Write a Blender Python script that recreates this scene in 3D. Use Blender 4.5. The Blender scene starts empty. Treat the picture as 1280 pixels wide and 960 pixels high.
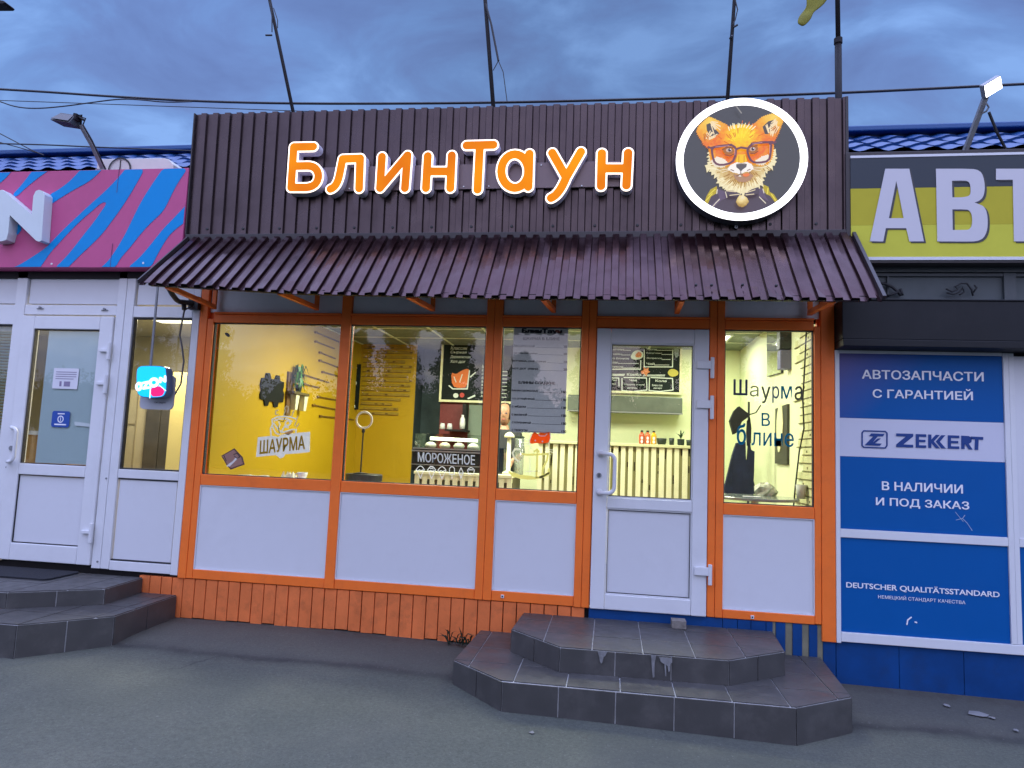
import bpy, bmesh, math, random
import numpy as np
from mathutils import Vector, Matrix
S = bpy.context.scene
COL = S.collection
rnd = random.Random(7)
R = math.radians
# ------------------------------------------------------------------ camera
YAW, PITCH, ROLL, FPX, CAMD, CAMZ = -0.147622558, 0.0978750568, 0.0403771049, 850.0, 5.03241579, 1.6
CP = np.array([0.0, -CAMD, CAMZ])
F_ = np.array([math.sin(YAW)*math.cos(PITCH), math.cos(YAW)*math.cos(PITCH), math.sin(PITCH)])
_r0 = np.array([math.cos(YAW), -math.sin(YAW), 0.0]); _u0 = np.cross(_r0, F_)
R_ = _r0*math.cos(ROLL)+_u0*math.sin(ROLL); U_ = -_r0*math.sin(ROLL)+_u0*math.cos(ROLL)
cam = bpy.data.cameras.new('camera'); camo = bpy.data.objects.new('camera', cam); COL.objects.link(camo)
cam.sensor_fit = 'HORIZONTAL'; cam.sensor_width = 36.0; cam.lens = 36.0*FPX/1280.0
cam.clip_start = 0.05; cam.clip_end = 2000
M4 = Matrix(((R_[0], U_[0], -F_[0], CP[0]), (R_[1], U_[1], -F_[1], CP[1]), (R_[2], U_[2], -F_[2], CP[2]), (0, 0, 0, 1)))
camo.matrix_world = M4
S.camera = camo
# ------------------------------------------------------------------ world: dusk sky with a cloud layer
W = bpy.data.worlds.new('World'); S.world = W; W.use_nodes = True
wn = W.node_tree; wn.nodes.clear(); wl = wn.links
def N(tree, t, **kw):
    n = tree.nodes.new(t)
    for k, v in kw.items(): setattr(n, k, v)
    return n
def math_n(tree, op, a, b=None, clamp=False):
    n = N(tree, 'ShaderNodeMath', operation=op); n.use_clamp = clamp
    for i, x in enumerate((a, b)):
        if x is None: continue
        if isinstance(x, (int, float)): n.inputs[i].default_value = x
        else: tree.links.new(x, n.inputs[i])
    return n.outputs[0]
def ramp_n(tree, fac, stops, interp='LINEAR'):
    n = N(tree, 'ShaderNodeValToRGB'); cr = n.color_ramp; cr.interpolation = interp
    while len(cr.elements) < len(stops): cr.elements.new(0.5)
    for e, (p, c) in zip(cr.elements, stops):
        e.position = p; e.color = (c[0], c[1], c[2], 1) if hasattr(c, '__len__') else (c, c, c, 1)
    tree.links.new(fac, n.inputs[0]); return n.outputs[0]
def mixc(tree, fac, a, b, mode='MIX'):
    n = N(tree, 'ShaderNodeMix', data_type='RGBA', blend_type=mode)
    for sock, x in ((n.inputs[0], fac), (n.inputs[6], a), (n.inputs[7], b)):
        if isinstance(x, (int, float)): sock.default_value = x
        elif isinstance(x, (tuple, list)): sock.default_value = (*x[:3], 1)
        else: tree.links.new(x, sock)
    return n.outputs[2]
SKY_STRENGTH = 0.1
sky = N(wn, 'ShaderNodeTexSky'); sky.sky_type = 'NISHITA'; sky.sun_disc = False
sky.sun_elevation = R(3); sky.sun_rotation = R(180)
geo = N(wn, 'ShaderNodeTexCoord'); sep = N(wn, 'ShaderNodeSeparateXYZ'); wl.new(geo.outputs['Generated'], sep.inputs[0])
dx, dy, dz = sep.outputs
up = math_n(wn, 'MAXIMUM', dz, 0.0)
den = math_n(wn, 'ADD', up, 0.42)
cmb = N(wn, 'ShaderNodeCombineXYZ')
wl.new(math_n(wn, 'DIVIDE', dx, den), cmb.inputs[0]); wl.new(math_n(wn, 'DIVIDE', dy, den), cmb.inputs[1])
n1 = N(wn, 'ShaderNodeTexNoise'); n1.inputs['Scale'].default_value = 4.2; n1.inputs['Detail'].default_value = 8; n1.inputs['Roughness'].default_value = 0.56; n1.inputs['Distortion'].default_value = 0.5
mp = N(wn, 'ShaderNodeMapping'); mp.inputs['Location'].default_value = (3.1, 1.7, 0.4); mp.inputs['Scale'].default_value = (1.0, 1.35, 1)
wl.new(cmb.outputs[0], mp.inputs[0]); wl.new(mp.outputs[0], n1.inputs['Vector'])
back = N(wn, 'ShaderNodeMapRange', interpolation_type='SMOOTHSTEP'); wl.new(dy, back.inputs[0])
back.inputs[1].default_value = 0.45; back.inputs[2].default_value = -0.55
front_c = ramp_n(wn, n1.outputs[0], [(0.32, (0.118, 0.190, 0.470)), (0.46, (0.142, 0.240, 0.565)), (0.55, (0.158, 0.293, 0.660)), (0.68, (0.225, 0.41, 0.85))])
back_c = ramp_n(wn, n1.outputs[0], [(0.30, (0.60, 0.71, 1.28)), (0.50, (0.80, 0.93, 1.62)), (0.60, (1.35, 1.38, 1.80)), (0.72, (2.1, 1.95, 1.85))])
hx = ramp_n(wn, math_n(wn, 'ADD', math_n(wn, 'MULTIPLY', dx, .5), .5), [(.12, 1.0), (.26, 1.0), (.42, .74), (.56, .76), (.66, .95), (.9, .95)])
front_c = mixc(wn, 1.0, front_c, hx, 'MULTIPLY')
cl = mixc(wn, back.outputs[0], front_c, back_c)
zen = N(wn, 'ShaderNodeMapRange', interpolation_type='SMOOTHSTEP'); wl.new(dz, zen.inputs[0]); zen.inputs[1].default_value = 0.60; zen.inputs[2].default_value = 0.88
cl = mixc(wn, zen.outputs[0], cl, (2.05, 2.40, 4.1))
tot = mixc(wn, 1.0, mixc(wn, 1.0, sky.outputs[0], (0.35, 0.35, 0.35), 'MULTIPLY'), mixc(wn, 1.0, cl, (10, 10, 10), 'MULTIPLY'), 'ADD')
bg = N(wn, 'ShaderNodeBackground'); bg.inputs[1].default_value = SKY_STRENGTH
wo = N(wn, 'ShaderNodeOutputWorld'); wl.new(tot, bg.inputs[0]); wl.new(bg.outputs[0], wo.inputs[0])
# ------------------------------------------------------------------ sun: below thick cloud at dusk, very weak and wide
sl = bpy.data.lights.new('sun', 'SUN'); sl.energy = 0.12; sl.angle = R(50); sl.color = (1, 0.93, 0.85)
so = bpy.data.objects.new('sun', sl); COL.objects.link(so); so.rotation_euler = (R(75), 0, R(8)); so.location = (0, -20, 12)
# ------------------------------------------------------------------ exposure / render settings
vs = S.view_settings; vs.view_transform = 'Standard'; vs.look = 'None'; vs.exposure = 0.0; vs.gamma = 1.0; vs.use_curve_mapping = False
S.render.engine = 'CYCLES'
cy = S.cycles; cy.max_bounces = 7; cy.diffuse_bounces = 4; cy.glossy_bounces = 4; cy.transparent_max_bounces = 16; cy.transmission_bounces = 4
cy.sample_clamp_indirect = 4.0; cy.caustics_reflective = False; cy.caustics_refractive = False
try:
    cy.use_denoising = True; cy.denoiser = 'OPENIMAGEDENOISE'
except Exception: pass

# ================================================================== helpers
def ray(px, py): return F_*FPX + R_*(px-640) - U_*(py-480)
def Yp(px, py, y=0.0):
    d = ray(px, py); return CP + d*((y-CP[1])/d[1])
def Xp(px, py, x=0.0):
    d = ray(px, py); return CP + d*((x-CP[0])/d[0])
def Zp(px, py, z=0.0):
    d = ray(px, py); return CP + d*((z-CP[2])/d[2])
def xz(px, py, y=0.0):
    p = Yp(px, py, y); return (p[0], p[2])

def lerp(x, xs, ys): return float(np.interp(x, xs, ys))
def gz(x, y):
    return lerp(x, [-12, -6, -3.3, -2.1, -1.1, -0.6, 1.0, 1.5, 2.7, 6, 12], [.17, .178, .172, .176, .158, .128, .104, .100, .086, .05, 0.0]) + 0.012*min(0, max(y, -8)) + 0.004

class MB:
    def __init__(s): s.v = []; s.f = []; s.m = []; s.mi = 0
    def add(s, vs, fs):
        b = len(s.v); s.v += [tuple(map(float, p)) for p in vs]
        for f in fs: s.f.append([b+i for i in f]); s.m.append(s.mi)
        return s
    def box(s, x0, x1, y0, y1, z0, z1):
        return s.add([(x0,y0,z0),(x1,y0,z0),(x1,y1,z0),(x0,y1,z0),(x0,y0,z1),(x1,y0,z1),(x1,y1,z1),(x0,y1,z1)],
                     [(0,3,2,1),(4,5,6,7),(0,1,5,4),(1,2,6,5),(2,3,7,6),(3,0,4,7)])
    def obox(s, c, ax, ay, az):
        c, ax, ay, az = map(np.array, (c, ax, ay, az))
        P = [c+sx*ax+sy*ay+sz*az for sz in (-1,1) for sx, sy in ((-1,-1),(1,-1),(1,1),(-1,1))]
        return s.add(P, [(0,3,2,1),(4,5,6,7),(0,1,5,4),(1,2,6,5),(2,3,7,6),(3,0,4,7)])
    def bar(s, a, b, w, h, up=(0,0,1)):
        a, b, up = np.array(a, float), np.array(b, float), np.array(up, float)
        d = b-a; L = np.linalg.norm(d); d /= L
        sd = np.cross(d, up); sd /= max(np.linalg.norm(sd), 1e-9); u = np.cross(sd, d)
        return s.obox((a+b)/2, d*L/2, sd*w/2, u*h/2)
    def prism(s, pts, z0, z1):
        n = len(pts); V = [(p[0],p[1],z0) for p in pts]+[(p[0],p[1],z1) for p in pts]
        return s.add(V, [tuple(range(n-1,-1,-1)), tuple(range(n,2*n))]+[(i,(i+1)%n,n+(i+1)%n,n+i) for i in range(n)])
    def prism_xz(s, pts, y0, y1):
        n = len(pts); V = [(p[0],y0,p[1]) for p in pts]+[(p[0],y1,p[1]) for p in pts]
        return s.add(V, [tuple(range(n)), tuple(range(2*n-1,n-1,-1))]+[((i+1)%n,i,n+i,n+(i+1)%n) for i in range(n)])
    def tube(s, path, r, n=8, caps=True):
        P = [np.array(p, float) for p in path]; m = len(P)
        rr = r if hasattr(r, '__len__') else [r]*m
        ref = None; V = []
        for i in range(m):
            d = P[min(i+1,m-1)]-P[max(i-1,0)]; d /= max(np.linalg.norm(d),1e-9)
            if ref is None:
                ref = np.array((0,0,1.)) if abs(d[2]) < .9 else np.array((1.,0,0))
            a = np.cross(d, ref); a /= max(np.linalg.norm(a),1e-9); b = np.cross(a, d); ref = b
            for k in range(n):
                t = 2*math.pi*k/n; V.append(P[i]+rr[i]*(math.cos(t)*a+math.sin(t)*b))
        Fs = [(i*n+k, i*n+(k+1)%n, (i+1)*n+(k+1)%n, (i+1)*n+k) for i in range(m-1) for k in range(n)]
        if caps: Fs += [tuple(range(n-1,-1,-1)), tuple(range((m-1)*n, m*n))]
        return s.add(V, Fs)
    def lathe(s, c, prof, n=24, axis='z'):
        V = []
        for r, h in prof:
            for k in range(n):
                t = 2*math.pi*k/n
                if axis == 'z': V.append((c[0]+r*math.cos(t), c[1]+r*math.sin(t), c[2]+h))
                else: V.append((c[0]+r*math.cos(t), c[1]+h, c[2]+r*math.sin(t)))
        m = len(prof)
        Fs = [(i*n+k, i*n+(k+1)%n, (i+1)*n+(k+1)%n, (i+1)*n+k) for i in range(m-1) for k in range(n)]
        Fs += [tuple(range(n-1,-1,-1)), tuple(range((m-1)*n, m*n))]
        return s.add(V, Fs)
    def frame2d(s, vf, O, U=(1,0,0), V=(0,0,1), Nn=(0,-1,0)):
        vs, fs = vf; O, U, V, Nn = map(lambda a: np.array(a, float), (O, U, V, Nn))
        return s.add([O+U*p[0]+V*p[1]+Nn*p[2] for p in vs], fs)

def mesh_of(name, mb, mats):
    me = bpy.data.meshes.new(name); me.from_pydata(mb.v, [], mb.f); me.update()
    for m in (mats if isinstance(mats, (list, tuple)) else [mats]): me.materials.append(m)
    if any(mb.m): me.polygons.foreach_set('material_index', mb.m)
    return me
def obj(name, mb, mats, parent=None, bevel=0, smooth=False, label=None):
    wl_ = Vector((0,0,0)); p = parent
    while p is not None: wl_ += p.location; p = p.parent
    if wl_.length: mb.v = [(a-wl_.x, b-wl_.y, c-wl_.z) for a, b, c in mb.v]
    me = mesh_of(name, mb, mats)
    bm = bmesh.new(); bm.from_mesh(me)
    if len(bm.faces) < 60000: bmesh.ops.recalc_face_normals(bm, faces=bm.faces)
    bm.to_mesh(me); bm.free()
    o = bpy.data.objects.new(name, me); COL.objects.link(o)
    if parent is not None: o.parent = parent
    if smooth: me.polygons.foreach_set('use_smooth', [True]*len(me.polygons))
    if bevel:
        b = o.modifiers.new('bevel', 'BEVEL'); b.width = bevel; b.segments = 2; b.limit_method = 'ANGLE'; b.angle_limit = R(40); b.harden_normals = False
    if label: o['label'] = label
    return o
def tag(o, label, cat, group=None):
    o['label'] = label; o['category'] = cat
    if group: o['group'] = group
    return o
def thing(name, label, cat, loc=(0,0,0), group=None):
    o = bpy.data.objects.new(name, None); COL.objects.link(o); o.location = loc; o.empty_display_size = .1
    return tag(o, label, cat, group)
def copy_tree(o, parent=None, d=None):
    c = o.copy(); COL.objects.link(c)
    if parent is not None: c.parent = parent
    if d is not None: c.location = Vector(c.location)+Vector(d)
    for ch in list(o.children): copy_tree(ch, c)
    return c

# ---- 2-D outlines
def curve_fill(loops, depth):
    cu = bpy.data.curves.new('outline', 'CURVE'); cu.dimensions = '2D'; cu.fill_mode = 'BOTH'; cu.extrude = depth/2
    for lp in loops:
        sp = cu.splines.new('POLY'); sp.points.add(len(lp)-1)
        for q, p in zip(sp.points, lp): q.co = (p[0], p[1], 0, 1)
        sp.use_cyclic_u = True
    return curve_to_vf(cu, depth)
def curve_to_vf(cu, depth):
    o = bpy.data.objects.new('tmp', cu); COL.objects.link(o)
    dg = bpy.context.evaluated_depsgraph_get(); dg.update()
    me = bpy.data.meshes.new_from_object(o.evaluated_get(dg))
    vs_ = [(v.co.x, v.co.y, v.co.z+depth/2) for v in me.vertices]; fs = [tuple(p.vertices) for p in me.polygons]
    bpy.data.objects.remove(o); bpy.data.curves.remove(cu); bpy.data.meshes.remove(me)
    return vs_, fs
def text_vf(txt, depth=0.002, bold=0.0, space=1.0, line=1.0, align='CENTER', shear=0.0):
    cu = bpy.data.curves.new('text', 'FONT'); cu.body = txt; cu.size = 1.0; cu.extrude = 0.0
    cu.align_x = align; cu.space_character = space; cu.space_line = line; cu.shear = shear; cu.resolution_u = 4
    vs_, fs = curve_to_vf(cu, 0)
    if bold > 0:
        n0 = len(vs_); V2, F2 = [], []
        offs = [(0,0),(-1,0),(1,0),(0,-1),(0,1)] + ([(-.7,-.7),(.7,.7),(-.7,.7),(.7,-.7)] if bold > .015 else [])
        for k, (ox_, oy_) in enumerate(offs):
            V2 += [(p[0]+ox_*bold, p[1]+oy_*bold*.7, p[2]+k*.00012) for p in vs_]; F2 += [tuple(i+n0*k for i in f) for f in fs]
        vs_, fs = V2, F2
    return vs_, fs
def fit(vf, x0, x1, z0, z1, keep=False):
    vs_, fs = vf
    a = np.array(vs_); lo = a.min(0); hi = a.max(0)
    sx = (x1-x0)/max(hi[0]-lo[0],1e-6); sz = (z1-z0)/max(hi[1]-lo[1],1e-6)
    return [((p[0]-lo[0])*sx+x0, (p[1]-lo[1])*sz+z0, p[2]) for p in vs_], fs
def text_on(mb, txt, x0, x1, z0, z1, y, bold=0.0, align='CENTER', lift=0.0025, **k):
    """lettering as a thin sheet just in front of plane y, filling the given rectangle"""
    vf = fit(text_vf(txt, bold=bold, align=align, **k), x0, x1, z0, z1)
    return mb.frame2d(vf, (0, y-lift, 0))
def text_px(mb, txt, a, b, y, bold=0.0, **k):
    (xa, za), (xb, zb) = xz(*a, y), xz(*b, y)
    return text_on(mb, txt, min(xa,xb), max(xa,xb), min(za,zb), max(za,zb), y, bold, **k)

def sdf_loops(prims, res):
    """outline of a union of round-ended strokes ('cap', points, radius) and filled polygons ('poly', points)"""
    pts = np.array([p for q in prims for p in q[1]]); rad = max([q[2] for q in prims if q[0] == 'cap'] or [0])+3*res
    lo = pts.min(0)-rad; hi = pts.max(0)+rad
    nx, ny = int((hi[0]-lo[0])/res)+2, int((hi[1]-lo[1])/res)+2
    gx, gy = np.meshgrid(lo[0]+np.arange(nx)*res, lo[1]+np.arange(ny)*res, indexing='ij')
    D = np.full(gx.shape, 1e9)
    def seg(a, b):
        a, b = np.array(a, float), np.array(b, float); d = b-a; L = max(d@d, 1e-18)
        t = np.clip(((gx-a[0])*d[0]+(gy-a[1])*d[1])/L, 0, 1)
        return np.hypot(gx-a[0]-t*d[0], gy-a[1]-t*d[1])
    for q in prims:
        P = q[1]
        if q[0] == 'cap':
            for a, b in zip(P[:-1], P[1:]): D = np.minimum(D, seg(a, b)-q[2])
        else:
            dist = np.full(gx.shape, 1e9); ins = np.zeros(gx.shape, bool)
            for a, b in zip(P, P[1:]+P[:1]):
                dist = np.minimum(dist, seg(a, b))
                c = (a[1] > gy) != (b[1] > gy)
                xi = (b[0]-a[0])*(gy-a[1])/((b[1]-a[1]) or 1e-12)+a[0]
                ins ^= c & (gx < xi)
            D = np.minimum(D, np.where(ins, -dist, dist))
    D[np.abs(D) < 1e-9] = 1e-9
    nxt = {}
    def edge(i, j, k):   # k 0: (i,j)-(i+1,j), 1: (i,j)-(i,j+1)
        return (i, j, k)
    segs = []
    for i, j in np.argwhere((np.minimum.reduce([D[:-1,:-1],D[1:,:-1],D[:-1,1:],D[1:,1:]]) < 0) & (np.maximum.reduce([D[:-1,:-1],D[1:,:-1],D[:-1,1:],D[1:,1:]]) > 0)):
        i, j = int(i), int(j)
        c = [D[i,j] < 0, D[i+1,j] < 0, D[i+1,j+1] < 0, D[i,j+1] < 0]
        e = [(i,j,0), (i+1,j,1), (i,j+1,0), (i,j,1)]
        cr = [(c[0], c[1], e[0]), (c[1], c[2], e[1]), (c[2], c[3], e[2]), (c[3], c[0], e[3])]
        outs = [x[2] for x in cr if x[0] and not x[1]]; ins_ = [x[2] for x in cr if not x[0] and x[1]]
        for a, b in zip(ins_, outs) if len(outs) == 1 else zip(ins_, outs[::-1] if not (c[0] and c[2]) else outs): nxt[a] = b
    def pt(e):
        i, j, k = e; i2, j2 = (i+1, j) if k == 0 else (i, j+1)
        t = D[i,j]/(D[i,j]-D[i2,j2]); return (lo[0]+(i+t*(i2-i))*res, lo[1]+(j+t*(j2-j))*res)
    loops = []
    while nxt:
        s0 = next(iter(nxt)); L = [s0]; e = nxt.pop(s0)
        while e != s0 and e in nxt: L.append(e); e = nxt.pop(e)
        P = [pt(x) for x in L]
        Q = simplify(P, res*0.07)
        if len(Q) > 2: loops.append(Q)
    return loops
def simplify(P, tol):
    def dp(a, b):
        if b <= a+1: return []
        A, B = np.array(P[a]), np.array(P[b]); d = B-A; L = max(np.hypot(*d), 1e-12)
        q = np.array(P[a+1:b])-A; h = np.abs(q[:,0]*d[1]-q[:,1]*d[0])/L
        k = int(h.argmax())
        if h[k] < tol: return []
        return dp(a, a+1+k)+[a+1+k]+dp(a+1+k, b)
    m = len(P)//2
    return [P[k] for k in [0]+dp(0, m)+[m]+dp(m, len(P)-1)+[len(P)-1]]
def arc(cx, cy_, rx, ry, a0, a1, n=16):
    return [(cx+rx*math.cos(R(a0+(a1-a0)*k/n)), cy_+ry*math.sin(R(a0+(a1-a0)*k/n))) for k in range(n+1)]
def rrect(x0, x1, y0, y1, r, n=5):
    return arc(x1-r,y0+r,r,r,-90,0,n)+arc(x1-r,y1-r,r,r,0,90,n)+arc(x0+r,y1-r,r,r,90,180,n)+arc(x0+r,y0+r,r,r,180,270,n)

# ---- materials
def mat(name, col, rough=0.5, metal=0.0, var=0.0, vscale=6.0, bump=0.0, bscale=60.0, spec=0.5, dirt=0.0, dirtcol=(.05,.045,.04), dscale=3.0, rvar=0.0):
    m = bpy.data.materials.new(name); m.use_nodes = True; t = m.node_tree; b = t.nodes['Principled BSDF']
    b.inputs['Roughness'].default_value = rough; b.inputs['Metallic'].default_value = metal
    b.inputs['Specular IOR Level'].default_value = spec
    b.inputs['Base Color'].default_value = (*col, 1)
    if var or bump or dirt or rvar:
        tc = N(t, 'ShaderNodeTexCoord').outputs['Object']
        c = None
        if var:
            n = N(t, 'ShaderNodeTexNoise'); n.inputs['Scale'].default_value = vscale; n.inputs['Detail'].default_value = 6; n.inputs['Roughness'].default_value = .6
            t.links.new(tc, n.inputs['Vector'])
            c = ramp_n(t, n.outputs[0], [(.3, tuple(x*(1-var) for x in col)), (.7, tuple(min(1, x*(1+var)) for x in col))])
        if dirt:
            n = N(t, 'ShaderNodeTexNoise'); n.inputs['Scale'].default_value = dscale; n.inputs['Detail'].default_value = 9; n.inputs['Roughness'].default_value = .72
            t.links.new(tc, n.inputs['Vector'])
            f = ramp_n(t, n.outputs[0], [(.5, 0.0), (.75, dirt)])
            c = mixc(t, f, c if c is not None else col, dirtcol)
        if c is not None: t.links.new(c, b.inputs['Base Color'])
        if rvar:
            n = N(t, 'ShaderNodeTexNoise'); n.inputs['Scale'].default_value = dscale*2; n.inputs['Detail'].default_value = 5; t.links.new(tc, n.inputs['Vector'])
            t.links.new(ramp_n(t, n.outputs[0], [(.3, max(0,rough-rvar)), (.7, min(1,rough+rvar))]), b.inputs['Roughness'])
        if bump:
            n = N(t, 'ShaderNodeTexNoise'); n.inputs['Scale'].default_value = bscale; n.inputs['Detail'].default_value = 4; t.links.new(tc, n.inputs['Vector'])
            bp = N(t, 'ShaderNodeBump'); bp.inputs['Strength'].default_value = bump; bp.inputs['Distance'].default_value = .01
            t.links.new(n.outputs[0], bp.inputs['Height']); t.links.new(bp.outputs[0], b.inputs['Normal'])
    return m
def emit(name, col, st=1.0, base=None, var=0.0, vscale=8.0, bright=None):
    m = bpy.data.materials.new(name); m.use_nodes = True; t = m.node_tree; b = t.nodes['Principled BSDF']
    b.inputs['Base Color'].default_value = (*(base or col), 1); b.inputs['Emission Color'].default_value = (*col, 1)
    b.inputs['Emission Strength'].default_value = st; b.inputs['Roughness'].default_value = .35
    if var:
        n = N(t, 'ShaderNodeTexNoise'); n.inputs['Scale'].default_value = vscale; t.links.new(N(t, 'ShaderNodeTexCoord').outputs['Object'], n.inputs['Vector'])
        t.links.new(ramp_n(t, n.outputs[0], [(.3, tuple(x*(1-var) for x in col)), (.7, bright or tuple(x*(1+var) for x in col))]), b.inputs['Emission Color'])
    return m
def glass(name, tint=(.95,.97,.95), k=1.1, rough=0.0, film=None):
    m = bpy.data.materials.new(name); m.use_nodes = True; t = m.node_tree; t.nodes.clear()
    lw_ = N(t, 'ShaderNodeLayerWeight'); lw_.inputs[0].default_value = .5
    sch = math_n(t, 'ADD', math_n(t, 'MULTIPLY', math_n(t, 'POWER', lw_.outputs['Facing'], 5.0), .96), .043)
    tr = N(t, 'ShaderNodeBsdfTransparent'); tr.inputs[0].default_value = (*tint, 1)
    gl = N(t, 'ShaderNodeBsdfGlossy'); gl.inputs['Roughness'].default_value = rough
    n = N(t, 'ShaderNodeTexNoise'); n.inputs['Scale'].default_value = 1.6; n.inputs['Detail'].default_value = 1
    t.links.new(N(t, 'ShaderNodeTexCoord').outputs['Object'], n.inputs['Vector'])
    bp = N(t, 'ShaderNodeBump'); bp.inputs['Strength'].default_value = .06; bp.inputs['Distance'].default_value = .02
    t.links.new(n.outputs[0], bp.inputs['Height']); t.links.new(bp.outputs[0], gl.inputs['Normal'])
    mx = N(t, 'ShaderNodeMixShader'); t.links.new(math_n(t, 'MULTIPLY', sch, k, True), mx.inputs[0])
    base = tr.outputs[0]
    if film:
        df = N(t, 'ShaderNodeBsdfDiffuse'); df.inputs[0].default_value = (*film[0], 1)
        m2 = N(t, 'ShaderNodeMixShader'); m2.inputs[0].default_value = film[1]
        t.links.new(base, m2.inputs[1]); t.links.new(df.outputs[0], m2.inputs[2]); base = m2.outputs[0]
    t.links.new(base, mx.inputs[1]); t.links.new(gl.outputs[0], mx.inputs[2])
    o = N(t, 'ShaderNodeOutputMaterial'); t.links.new(mx.outputs[0], o.inputs[0]); return m

def vinyl(name, col, tr=.5):
    m = bpy.data.materials.new(name); m.use_nodes = True; t = m.node_tree; t.nodes.clear()
    d = N(t, 'ShaderNodeBsdfDiffuse'); d.inputs[0].default_value = (*col, 1); l = N(t, 'ShaderNodeBsdfTranslucent'); l.inputs[0].default_value = (*col, 1)
    n = N(t, 'ShaderNodeTexNoise'); n.inputs['Scale'].default_value = 14; t.links.new(N(t, 'ShaderNodeTexCoord').outputs['Object'], n.inputs['Vector'])
    c = ramp_n(t, n.outputs[0], [(.3, tuple(x*.93 for x in col)), (.7, col)]); t.links.new(c, d.inputs[0]); t.links.new(c, l.inputs[0])
    mx = N(t, 'ShaderNodeMixShader'); mx.inputs[0].default_value = tr; t.links.new(d.outputs[0], mx.inputs[1]); t.links.new(l.outputs[0], mx.inputs[2])
    o = N(t, 'ShaderNodeOutputMaterial'); t.links.new(mx.outputs[0], o.inputs[0]); return m
M = {}
M['white'] = mat('white_plastic', (.72,.73,.76), .36, var=.03, vscale=2, dirt=.25, dscale=2.2, dirtcol=(.45,.45,.46))
M['panel'] = mat('white_panel', (.68,.69,.73), .42, var=.03, vscale=1.2, dirt=.2, dscale=2.5, dirtcol=(.5,.5,.52))
M['grey_panel'] = mat('grey_panel', (.70,.70,.72), .45, var=.06, vscale=2, dirt=.3, dscale=2)
M['gasket'] = mat('black_gasket', (.03,.03,.035), .7)
M['orange'] = mat('orange_paint', (.97,.195,.030), .45, spec=.3, var=.06, vscale=3, dirt=.22, dscale=5, dirtcol=(.30,.06,.025), rvar=.1)
M['plank'] = mat('orange_plank', (.76,.190,.055), .6, spec=.25, var=.12, vscale=5, dirt=.4, dscale=9, dirtcol=(.16,.05,.025), bump=.15, bscale=40)
M['blue_plank'] = mat('blue_plank', (.002,.050,.20), .55, spec=.25, var=.18, vscale=4, dirt=.35, dscale=5, dirtcol=(.02,.03,.06))
M['olive_plank'] = mat('bare_plank', (.20,.19,.13), .7, var=.2, vscale=6)
M['brown'] = mat('brown_profile_sheet', (.082,.060,.064), .32, metal=.8, spec=.55, var=.08, vscale=2.5, dirt=.25, dscale=3, dirtcol=(.045,.036,.036), rvar=.1)
M['awning'] = mat('burgundy_profile_sheet', (.050,.021,.024), .2, metal=.8, spec=.5, var=.12, vscale=3, dirt=.35, dscale=4, dirtcol=(.03,.017,.019), rvar=.07)
M['trim'] = mat('dark_trim', (.030,.023,.026), .45, var=.1)
M['glass'] = glass('window_glass')
M['black'] = mat('black_plastic', (.014,.014,.017), .5)
M['cable'] = mat('cable_rubber', (.02,.021,.026), .6)
M['steel'] = mat('steel', (.35,.36,.38), .35, metal=.9)
M['darksteel'] = mat('painted_steel', (.014,.012,.014), .6, spec=.25, var=.15)
M['greysteel'] = mat('grey_steel', (.22,.23,.25), .5, var=.1, vscale=20)

# ================================================================== ground
g = MB()
xs = sorted(set([-70,-50,-35,-24,-16,-12,-9,-7]+[round(-6+.3*k,2) for k in range(41)]+[7,9,12,16,24,35,50,70]))
ys = sorted(set([-70,-55,-40,-30,-22,-16,-12,-9,-7,-6]+[round(-5+.2*k,2) for k in range(26)]+[.3,5,12,25,45,70]))
def apron(x, y):   # the old kerb of asphalt along the wall, a couple of centimetres high
    e = -0.62-0.03*math.sin(3*x)+0.02*math.sin(7.1*x)
    return 0.022*(1/(1+math.exp(-(y-e)/.05)))
fine_x = sorted(set(xs+[round(-4+.1*k,2) for k in range(70)])); fine_y = sorted(set(ys+[round(-1.2+.05*k,2) for k in range(26)]))
g.v = [(x, y, gz(x,y)+(apron(x,y) if -1.6 < y < .4 else 0)-.022*(y>.3)*0+0.004*math.sin(2.3*x+1.1*y)*math.sin(1.7*y)) for x in fine_x for y in fine_y]
ny_ = len(fine_y)
g.f = [(i*ny_+j, (i+1)*ny_+j, (i+1)*ny_+j+1, i*ny_+j+1) for i in range(len(fine_x)-1) for j in range(ny_-1)]; g.m = [0]*len(g.f)
m = bpy.data.materials.new('asphalt'); m.use_nodes = True; t = m.node_tree; b = t.nodes['Principled BSDF']; b.inputs['Roughness'].default_value = .85
tc = N(t, 'ShaderNodeTexCoord').outputs['Object']
def noise(t, tc, sc, det=6, rough=.6, dist=0):
    n = N(t, 'ShaderNodeTexNoise'); n.inputs['Scale'].default_value = sc; n.inputs['Detail'].default_value = det; n.inputs['Roughness'].default_value = rough; n.inputs['Distortion'].default_value = dist
    t.links.new(tc, n.inputs['Vector']); return n.outputs[0]
c = ramp_n(t, noise(t, tc, 1.1, 6, .6), [(.30, (.056,.064,.053)), (.50, (.074,.081,.065)), (.72, (.096,.100,.077))])
sp = ramp_n(t, noise(t, tc, 55, 3, .7), [(.30, .72), (.52, 1.0), (.78, 1.28)])
c = mixc(t, 1.0, c, sp, 'MULTIPLY')
grit = ramp_n(t, noise(t, tc, 260, 2, .5), [(.28, .75), (.5, 1.0), (.72, 1.3)])
c = mixc(t, 1.0, c, grit, 'MULTIPLY')
vo = N(t, 'ShaderNodeTexVoronoi'); vo.inputs['Scale'].default_value = 5.5; t.links.new(tc, vo.inputs['Vector'])
peb = ramp_n(t, vo.outputs[0], [(.0, .5), (.045, .5), (.06, 0.0)])
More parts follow.
